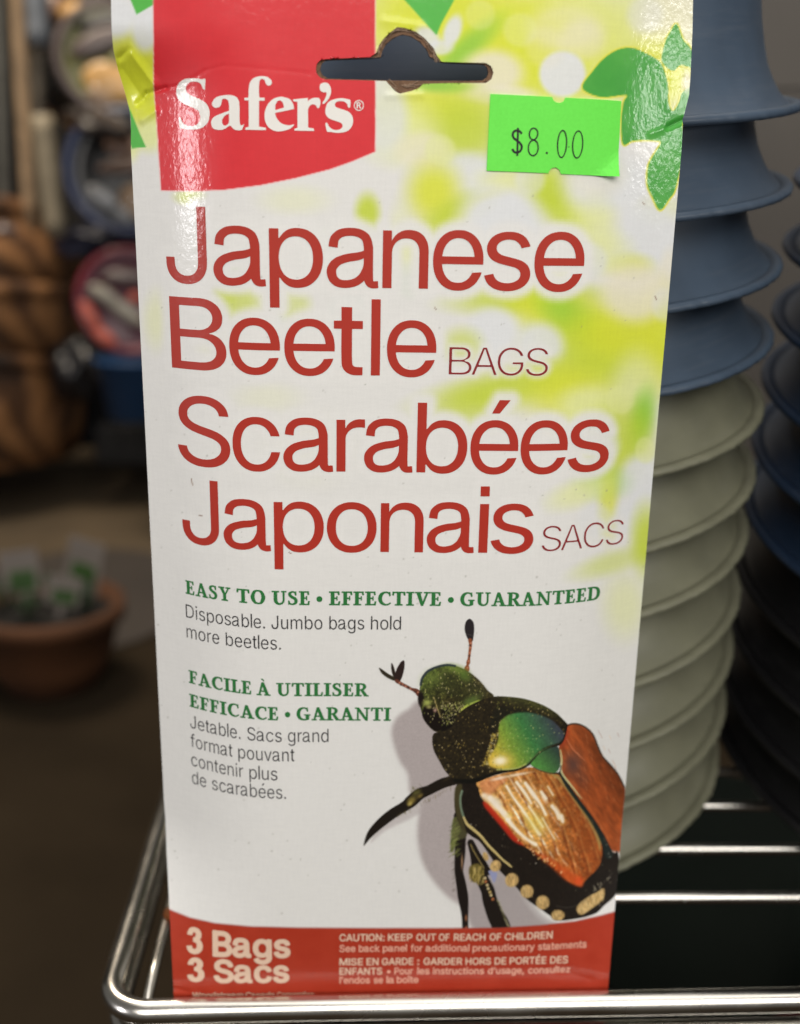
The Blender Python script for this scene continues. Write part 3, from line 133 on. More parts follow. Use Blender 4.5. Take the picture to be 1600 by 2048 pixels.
  'c': (77.8, '370/-49,328/-44,280/-31,208/5,172/31,142/60,94/124,60/197,39/281,32/371,38/449,59/539,91/611,134/671,185/719,250/758,310/779,382/790,466/787,514/777,580/752,622/727,658/697,682/672,719/617,740/569,744/545,742/533,735/521,718/510,604/481,592/481,580/486,568/497,544/545,532/561,508/584,484/598,442/610,394/613,358/607,322/592,287/563,264/533,244/491,230/437,225/383,227/323,236/275,253/227,279/185,310/155,352/134,394/127,454/131,502/152,522/167,542/191,571/251,592/263,610/263,724/233,742/215,747/191,724/131,694/83,646/32,600/-1,544/-28,484/-44,418/-51'),
  'k': (74.8, '100/-34,78/-21,68/3,69/999,80/1023,100/1034,226/1034,239/1029,250/1019,258/993,258/501,262/492,538/773,562/781,694/781,718/775,734/759,738/735,729/717,441/423,754/27,762/15,763/-3,754/-21,730/-34,580/-35,562/-30,545/-15,298/297,260/261,258/255,258/3,253/-15,243/-27,226/-34'),
  'p': (83.4, '100/-315,78/-301,68/-277,70/755,84/773,100/780,220/780,238/773,250/761,255/749,256/717,296/749,334/770,364/780,412/789,502/787,544/778,593/761,658/720,713/665,757/593,783/521,800/425,800/317,787/233,760/155,735/107,688/47,655/17,619/-7,550/-37,502/-48,460/-51,394/-47,364/-40,328/-26,292/-5,262/20,258/11,256/-290,243/-307,226/-315 397/131,448/128,484/134,508/144,538/166,561/191,582/227,597/269,606/317,610/377,605/437,594/485,577/527,556/557,526/586,496/602,460/611,418/613,382/607,352/594,328/577,304/551,283/515,268/473,260/431,258/335,266/281,281/233,304/191,326/167,352/147'),
  'n': (80.5, '100/-34,78/-21,68/3,68/741,73/759,83/771,100/780,220/780,232/776,249/759,256/722,310/759,358/778,406/788,466/790,502/786,556/773,616/743,660/705,695/657,717/609,732/543,737/471,737/3,732/-15,718/-29,694/-35,580/-34,568/-30,552/-15,547/3,547/459,541/513,525/555,496/587,460/605,412/612,352/601,310/577,286/549,265/501,259/459,256/-9,243/-27,226/-34'),
  'l': (25.2, '57/-34,35/-21,25/3,26/1041,39/1065,57/1074,195/1074,207/1070,218/1059,227/1035,226/-3,213/-25,195/-34'),
  'f': (49.9, '154/-33,133/-21,123/3,123/603,118/608,10/608,-12/621,-22/645,-20/753,-8/771,10/780,124/783,125/873,129/903,143/945,179/999,226/1038,280/1063,340/1075,418/1074,478/1061,502/1047,511/1023,476/903,466/893,454/888,388/896,346/891,325/873,315/837,316/781,448/780,466/773,475/765,482/747,483/645,474/621,448/608,322/608,313/603,311/-9,298/-26,280/-34'),
  'o': (81.6, '370/-49,328/-44,286/-32,232/-10,172/31,118/88,80/149,50/227,39/281,34/329,33/407,44/485,68/563,106/635,154/692,214/739,280/770,352/787,436/790,514/777,584/749,646/707,700/649,738/587,767/509,781/431,783/329,772/251,747/173,712/107,658/43,604/2,538/-30,466/-47,430/-50 364/131,406/126,454/131,484/142,508/156,538/185,561/221,578/263,588/311,592/371,588/431,576/479,559/521,535/557,508/583,478/601,442/611,394/613,358/607,328/596,298/574,272/545,252/509,237/467,227/419,224/371,228/317,239/263,256/221,279/185,304/160,334/141'),
  'r': (50.9, '100/-34,78/-21,68/3,68/741,73/759,83/771,100/780,220/780,245/765,252/753,256/733,305/765,364/786,424/791,478/789,496/784,508/771,513/753,513/633,506/615,496/607,478/600,394/605,346/595,322/583,294/561,273/531,264/507,259/471,256/-9,243/-27,226/-34'),
  'd': (83.4, '352/-49,310/-44,262/-30,220/-10,184/14,125/71,89/125,74/155,58/197,44/251,33/347,33/401,38/461,49/515,65/563,87/611,112/652,148/694,172/716,219/749,286/777,334/787,376/790,442/786,502/769,538/749,574/721,576/995,580/1012,592/1025,610/1034,736/1033,758/1019,766/995,764/-7,752/-25,730/-34,616/-34,598/-28,588/-19,580/-1,580/17,574/21,538/-8,508/-26,472/-40,418/-50 364/131,406/127,442/131,478/144,508/166,530/191,551/227,565/269,575/317,578/371,574/431,563/485,546/527,521/563,496/586,466/602,430/611,388/613,352/607,322/595,295/575,269/545,252/515,237/473,227/425,224/371,228/317,241/257,255/221,278/185,304/159,334/141'),
  'i': (32.8, '96/-33,74/-15,68/9,69/747,78/765,102/780,222/780,246/769,256/753,258/741,258/-3,246/-24,222/-34 150/836,108/849,77/873,59/897,52/915,47/963,61/1005,93/1041,132/1060,180/1064,222/1050,258/1021,277/987,282/963,282/933,267/891,234/857,198/840'),
  't': (45.0, '295/-35,271/-32,229/-20,180/8,145/44,117/92,103/146,99/236,99/596,91/601,31/603,15/614,6/632,7/752,17/770,31/778,98/782,100/932,109/950,133/964,259/965,286/956,300/932,302/782,409/778,422/770,434/746,434/638,425/614,403/601,307/601,301/596,300/284,304/176,313/153,403/147,421/138,433/123,436/104,433/-4,424/-22,403/-34'),
  'm': (119.9, '100/-34,78/-21,68/3,68/741,73/759,83/771,106/780,220/780,232/776,250/759,256/727,310/764,352/782,418/794,478/790,532/773,558/759,594/729,628/687,677/735,706/755,742/772,808/790,886/793,934/785,998/759,1048/722,1078/687,1099/651,1114/615,1125/567,1129/525,1130/9,1126/-11,1113/-27,1090/-35,976/-34,955/-27,942/-9,939/495,935/537,924/567,904/589,862/609,820/614,778/609,742/591,714/561,698/519,694/483,694/3,689/-15,676/-28,652/-35,538/-34,514/-21,506/-9,504/3,502/531,490/565,466/591,436/608,394/614,352/609,310/588,281/555,263/513,259/465,256/-9,243/-27,226/-34'),
  'u': (80.6, '328/-43,283/-37,232/-21,196/-2,166/20,140/47,114/83,96/119,83/155,73/203,68/269,71/755,85/773,106/781,226/780,242/773,253/761,258/743,259/287,264/233,280/191,310/158,346/140,394/134,442/140,490/164,520/197,541/245,546/287,548/743,553/761,564/773,580/780,712/778,730/764,737/743,737/5,732/-13,718/-29,700/-34,586/-34,568/-26,556/-14,551/-1,550/24,507/-7,448/-32,400/-42'),
  'y': (76.5, '145/-318,85/-307,73/-299,61/-282,59/-264,89/-156,97/-144,115/-135,181/-142,205/-138,223/-128,236/-114,250/-90,281/0,2/732,1/750,5/762,19/776,37/781,169/780,193/765,201/750,379/253,385/250,569/762,583/776,601/781,727/781,745/776,762/756,764/744,760/726,437/-120,406/-186,382/-222,356/-252,325/-278,295/-295,265/-307,223/-317'),
  'v': (76.5, '313/-33,295/-24,286/-9,3/729,1/747,6/759,19/774,43/781,169/780,181/776,197/759,379/254,385/249,568/759,583/775,601/780,721/781,745/774,761/753,761/729,476/-15,463/-28,445/-34'),
  's': (71.7, '313/-49,247/-38,205/-25,163/-4,121/26,85/65,54/119,37/173,37/191,42/203,61/218,187/243,199/239,212/227,238/173,262/149,295/133,355/124,415/131,439/139,463/153,478/167,489/185,492/203,488/221,475/241,450/257,235/315,187/335,133/370,98/407,71/455,59/509,60/575,73/623,103/676,145/719,193/751,247/773,307/787,373/791,445/784,487/774,529/757,585/719,614/689,643/647,668/587,670/569,661/547,643/535,523/511,504/521,471/575,445/600,421/612,367/619,313/611,271/589,252/563,251/527,265/507,295/489,331/476,511/431,565/407,610/377,653/329,673/287,685/227,682/167,669/119,642/71,607/32,559/-2,505/-27,445/-43,379/-51'),
  ' ': (36.9, ''),
  'P': (87.4, '115/-34,93/-21,83/3,83/993,90/1017,103/1030,121/1035,517/1032,601/1017,673/987,727/949,775/897,808/837,828/777,838/705,835/633,822/567,795/501,758/447,715/407,685/386,625/356,571/341,499/331,283/330,280/327,280/3,277/-10,263/-27,247/-34 281/513,457/512,505/515,559/530,595/554,616/579,628/603,637/633,642/669,641/711,635/741,624/771,605/801,565/832,505/850,457/854,283/853,280/849'),
  'g': (83.6, '364/-329,304/-322,256/-309,216/-293,173/-269,118/-222,88/-185,67/-149,65/-131,70/-119,82/-107,176/-53,196/-47,220/-54,272/-113,298/-131,328/-145,358/-153,406/-156,448/-153,478/-147,508/-135,532/-121,560/-89,574/-47,577/37,574/42,526/7,472/-15,430/-23,364/-25,292/-14,250/-1,196/27,148/65,106/114,79/157,57/211,44/259,35/319,33/403,42/487,58/547,76/590,98/631,145/691,202/738,268/771,316/784,358/790,406/790,454/785,484/777,520/761,580/719,583/757,590/769,604/778,742/778,760/764,767/739,767/-17,764/-71,748/-137,729/-179,688/-232,646/-267,604/-291,562/-307,502/-323,430/-330 353/157,400/151,442/155,472/163,502/179,525/199,546/229,562/265,573/307,579/361,576/427,567/475,556/509,539/541,514/572,478/597,442/609,412/613,364/609,328/597,304/582,280/559,259/529,240/487,230/445,225/397,227/331,236/283,249/247,271/211,294/187,322/169'),
  'z': (74.8, '79/-34,61/-25,47/-3,47/87,54/111,431/597,427/600,97/600,83/603,68/615,59/633,59/741,67/763,79/775,97/780,649/781,667/776,684/759,688/747,689/651,684/633,316/147,673/144,691/129,700/111,700/3,695/-15,679/-30,661/-35'),
  'q': (83.4, '604/-313,586/-301,576/-277,574/20,532/-12,502/-28,436/-48,352/-50,310/-44,262/-30,196/5,130/65,89/125,56/203,38/287,33/395,42/485,64/563,100/635,148/695,208/742,242/761,280/775,310/783,364/790,442/786,472/780,508/766,544/745,574/720,580/725,580/749,586/763,598/774,616/780,730/780,750/773,764/755,765/-283,754/-304,730/-315 366/131,412/127,442/131,478/144,508/166,530/191,551/227,565/269,574/317,578/371,574/431,563/485,546/527,521/563,496/586,466/602,430/611,388/613,352/607,322/595,294/575,269/545,252/515,237/473,227/425,224/371,228/317,239/263,256/221,278/185,304/159,334/141'),
  'î': (32.8, '96/-33,74/-15,68/9,69/747,78/765,90/776,102/780,222/780,246/770,256/753,258/741,258/-3,246/-24,228/-33 -60/824,-72/831,-83/849,-85/867,-80/879,77/1059,92/1071,108/1075,216/1075,240/1069,404/885,414/861,406/837,396/827,384/823,258/821,234/832,162/916,97/837,78/823'),
  'C': (100.3, '484/-47,394/-31,304/4,226/56,160/124,108/206,91/242,69/308,48/416,45/536,59/650,69/692,92/758,140/848,200/920,250/962,280/982,364/1022,454/1044,544/1048,622/1039,694/1019,778/978,837/932,885/878,922/819,954/734,964/692,962/674,952/659,934/650,808/650,790/653,772/669,746/740,712/787,664/825,610/849,550/860,490/859,430/845,382/821,334/783,298/737,266/674,244/584,239/494,245/410,266/326,298/263,322/230,352/200,412/163,448/150,484/142,556/141,598/148,634/160,664/175,694/197,716/218,738/248,754/278,773/332,790/346,808/350,934/350,955/338,964/314,943/230,909/158,855/86,796/35,718/-10,646/-34,562/-47'),
  'W': (134.9, '299/-33,281/-24,270/-3,1/981,-1/1005,9/1023,23/1033,35/1035,161/1035,179/1030,192/1017,377/301,383/300,570/1011,581/1026,599/1034,743/1035,762/1029,778/1011,783/999,965/299,971/300,1156/1017,1169/1030,1187/1035,1313/1035,1325/1033,1340/1023,1349/1005,1347/981,1078/-3,1069/-21,1049/-33,1037/-35,899/-35,881/-30,865/-15,677/674,671/674,483/-15,472/-27,455/-34'),
  ',': (36.9, '71/-269,49/-256,39/-232,101/150,113/165,131/174,263/175,279/170,298/152,302/128,197/-250,185/-262,167/-269'),
  '’': (34.8, '98/592,76/605,67/629,128/1010,140/1025,158/1034,290/1035,307/1031,325/1013,330/989,224/611,212/599,194/591'),
  '•': (76.4, '350/149,296/162,254/182,212/213,176/255,152/299,137/347,132/395,136/443,150/491,172/533,206/574,242/604,284/627,332/642,380/646,428/642,476/629,518/606,560/572,591/533,614/491,628/443,632/395,627/347,612/299,589/257,560/221,524/191,482/167,440/153,398/147'),
 },
 'ser': {
  ' ': (26.0, ''),
  'I': (50.0, '2/0,0/2,0/104,2/110,116/110,120/116,120/884,116/890,2/890,0/998,2/1000,458/1000,460/992,460/896,458/890,344/890,340/884,340/116,344/110,458/110,460/104,460/2,458/0,452/0'),
  'E': (73.0, '2/0,0/2,0/104,2/110,98/110,100/116,100/884,98/890,2/890,0/998,2/1000,596/1000,599/998,620/734,614/730,524/730,519/734,491/884,488/890,326/890,320/884,320/566,322/560,416/560,420/566,420/656,422/659,494/660,500/657,500/350,422/350,420/446,416/450,326/450,320/446,320/116,322/110,326/110,518/110,521/116,560/298,566/300,656/300,659/296,620/2,614/0'),
  'F': (68.0, '2/0,0/2,0/104,2/110,98/110,100/116,100/884,98/890,2/890,0/998,2/1000,596/1000,599/998,620/734,614/730,524/730,519/734,491/884,488/890,326/890,320/884,320/566,322/560,416/560,420/566,420/656,422/659,494/660,500/656,500/350,422/350,420/446,416/450,326/450,320/446,320/116,322/110,326/110,458/110,460/104,460/2,458/0,452/0'),
  'L': (69.0, '2/0,0/2,0/104,2/110,98/110,100/116,100/884,98/890,2/890,0/998,2/1000,434/1000,440/998,440/890,326/890,320/884,320/116,322/110,326/110,500/110,539/314,542/320,638/319,639/314,599/2,596/0'),
  'T': (82.0, '164/0,161/2,160/8,160/104,164/110,278/110,280/116,280/884,278/890,272/890,134/890,129/884,100/722,98/720,2/720,0/722,20/998,26/1000,758/1000,761/992,779/728,779/722,776/720,686/720,680/722,650/889,506/890,500/884,500/116,502/110,614/110,620/107,620/2,614/0'),
  'A': (94.0, '2/0,0/2,0/104,2/110,134/110,137/116,341/998,344/1000,500/999,813/116,818/110,914/110,920/107,920/2,914/0,506/0,500/2,500/104,506/110,578/110,529/266,524/270,308/270,302/270,298/266,260/110,338/110,340/104,340/2,338/0 331/380,488/380,491/386,404/664,398/656,329/386'),
  'À': (94.0, '2/0,0/2,0/104,2/110,134/110,137/116,341/998,344/1000,500/999,813/116,818/110,914/110,920/107,920/2,914/0,506/0,500/2,500/104,506/110,578/110,529/266,524/270,308/270,302/270,298/266,260/110,338/110,340/104,340/2,338/0 331/380,488/380,491/386,404/664,398/656,329/386 458/1082,284/1256,290/1260,440/1259,539/1082,536/1080,464/1080'),
  'V': (88.0, '362/0,358/8,97/884,92/890,2/890,0/998,2/1000,416/1000,419/998,420/896,416/890,338/890,333/884,464/329,470/332,643/884,638/890,523/890,520/896,521/998,524/1000,878/1000,880/992,880/896,878/890,770/890,764/886,501/2,494/0'),
  'Y': (84.0, '206/0,200/2,200/8,200/104,206/110,320/110,320/476,109/884,104/890,2/890,0/998,2/1000,416/1000,419/998,420/896,416/890,350/890,344/889,343/884,464/588,470/586,613/884,608/890,502/890,500/896,500/998,506/1000,836/1000,839/998,840/896,836/890,740/890,734/886,531/464,530/116,532/110,644/110,650/107,650/2,644/0'),
  'N': (100.0, '2/0,0/2,0/104,2/110,128/110,130/116,130/854,110/889,2/890,0/998,2/1000,254/1000,260/998,260/974,266/970,278/970,284/963,698/266,700/272,700/884,698/890,692/890,572/890,570/998,572/1000,944/1000,950/998,950/890,824/890,820/884,820/104,818/101,798/98,819/62,820/2,818/0,812/0,662/0,659/2,242/675,240/668,240/116,242/110,368/110,370/104,370/2,368/0,362/0'),
  'U': (96.0, '428/-3,392/3,356/14,299/39,266/59,242/77,218/98,196/123,176/153,161/183,149/213,133/267,121/327,117/363,115/429,120/597,120/885,116/890,0/891,1/999,459/999,459/891,344/890,340/885,340/597,337/399,339/351,347/285,355/243,364/219,392/183,422/157,452/139,476/134,512/140,548/155,583/177,608/200,625/225,642/261,655/303,664/357,666/417,660/597,660/885,656/890,570/891,571/999,897/999,900/993,900/897,898/891,788/890,782/889,780/885,780/597,785/417,783/345,779/309,767/249,749/195,736/165,706/117,685/93,658/69,612/39,554/13,518/3,488/-3,458/-5'),
  'R': (86.0, '2/0,0/2,0/104,2/110,98/110,100/116,100/884,98/890,2/890,0/998,2/1000,212/1000,224/1005,302/1008,386/1006,458/998,512/988,566/972,596/957,620/941,643/920,674/884,694/854,705/830,716/801,723/770,725/740,723/710,717/680,708/650,695/620,666/572,644/544,620/520,596/502,558/482,794/110,878/110,880/104,880/2,878/0,872/0,602/0,599/2,374/435,368/442,320/440,320/116,322/110,434/110,440/107,440/2,434/0 320/548,326/543,332/543,368/548,386/553,435/578,470/603,491/626,500/644,511/686,515/728,515/764,511/794,502/818,488/835,458/856,410/879,368/891,326/895,320/890'),
  'D': (94.0, '272/-4,200/0,8/0,0/2,0/104,2/110,98/110,100/116,100/884,98/890,2/890,0/896,0/998,2/1000,200/1000,326/1006,398/1003,536/981,578/970,620/956,659/938,698/913,735/878,762/842,791/794,811/752,830/701,845/650,855/602,862/554,865/500,863/452,855/398,845/350,831/302,811/248,791/206,766/164,735/122,698/87,660/62,620/44,578/30,506/14,398/-3,332/-6 320/116,326/113,380/121,464/151,524/180,545/194,572/219,584/236,595/260,614/320,628/398,635/500,631/572,620/650,603/716,587/758,576/776,560/794,542/808,488/839,434/861,385/878,326/887,320/884,320/878'),
  'C': (84.0, '453/-8,399/0,321/19,279/35,237/57,199/83,161/119,129/161,107/197,83/245,62/299,47/347,36/395,28/449,25/503,28/551,36/605,49/659,65/707,84/755,105/797,134/845,159/878,191/911,231/940,267/960,309/977,345/988,387/997,453/1005,489/1005,555/996,621/975,663/953,669/952,670/977,675/980,735/980,740/977,740/971,740/863,756/797,767/719,767/713,765/711,747/707,741/703,740/665,735/660,669/660,663/661,660/665,662/725,656/749,643/791,634/815,616/839,591/857,549/877,513/887,489/889,465/885,423/866,381/837,348/803,331/779,309/737,287/677,276/641,261/569,256/527,256/467,266/401,285/324,308/263,333/221,363/189,393/167,441/139,489/119,507/116,525/116,555/123,645/164,675/184,729/231,787/173,791/167,753/120,723/89,687/62,627/27,573/4,543/-4,507/-9'),
  'G': (96.0, '471/-9,399/1,357/10,315/22,273/39,237/57,195/86,163/117,130/159,105/201,81/249,65/291,47/345,35/399,28/447,25/501,28/555,36/603,49/657,64/705,83/753,107/801,132/843,159/879,195/914,231/940,267/960,309/977,345/988,387/997,453/1005,489/1005,555/996,621/975,669/951,670/975,675/980,735/980,740/975,740/861,756/801,768/717,764/711,741/705,739/663,735/660,663/660,660/663,662/723,642/795,624/831,591/857,555/875,525/885,489/889,465/885,423/866,381/837,346/801,330/777,309/735,286/675,276/639,260/561,255/501,256/471,267/393,284/327,296/291,309/261,329/225,345/206,363/188,387/170,414/153,441/139,489/120,513/115,537/114,591/122,597/123,600/129,598/369,507/370,501/372,501/468,507/470,891/470,897/470,900/465,900/375,897/370,825/370,822/369,820/363,819/61,765/59,741/43,717/32,669/17,609/1,543/-10,507/-11'),
  'S': (70.0, '266/-4,224/3,170/18,140/31,104/53,100/27,98/20,42/21,40/27,40/177,36/267,40/279,40/315,44/320,116/320,120/315,118/291,125/285,144/207,154/177,161/165,182/147,212/129,248/117,266/115,296/118,332/130,368/149,393/171,406/195,416/231,421/267,419/297,414/315,401/339,385/363,362/390,326/417,248/464,199/501,138/561,98/610,66/663,56/687,48/717,44/747,42/777,45/807,52/837,60/861,77/891,95/915,116/933,140/951,170/967,230/991,290/1003,320/1005,350/1002,380/995,410/984,452/963,476/947,478/951,482/979,536/980,540/975,540/855,545/825,547/795,545/729,540/723,540/687,537/681,462/681,460/687,462/711,455/717,441/789,428/827,416/840,390/861,362/877,344/883,326/885,308/879,284/865,254/841,238/825,226/807,220/783,220/765,224/753,237/735,290/685,338/647,434/595,488/558,518/531,556/483,585/435,599/405,609/375,617/339,620/309,619/273,606/207,583/147,563/111,545/87,524/63,494/41,458/22,398/4,338/-4,308/-6'),
  'O': (96.0, '388/-8,316/3,280/13,244/29,208/53,178/82,151/118,125/160,97/214,73/268,51/328,35/388,24/448,20/502,24/556,34/610,51/670,72/730,96/784,124/838,154/886,182/922,208/947,243/970,274/984,316/997,352/1004,388/1008,460/1010,526/1008,562/1004,598/997,628/987,664/969,688/952,723/916,748/882,774/838,802/786,826/730,848/670,864/616,876/556,880/502,875/442,865/388,848/328,826/268,802/214,774/160,748/118,722/82,694/53,664/31,634/16,598/3,568/-3,496/-10 425/112,472/110,508/115,526/122,540/130,554/142,569/160,592/208,616/281,636/370,648/460,650/502,648/544,637/628,617/718,592/793,580/820,568/840,554/856,538/869,520/879,502/885,466/890,418/888,382/880,364/870,346/856,334/842,322/823,296/760,272/676,256/586,251/538,250/502,252/460,267/370,290/280,317/208,331/178,343/160,359/142,376/129,394/120'),
  '•': (50.0, '228/232,210/234,174/245,138/263,102/291,76/322,57/358,44/400,40/442,44/478,56/520,75/556,102/589,132/613,168/633,210/646,252/650,288/646,330/634,366/615,400/586,425/556,444/520,456/478,460/442,456/400,443/358,424/322,399/292,366/265,330/246,294/235,252/230'),
 },
}
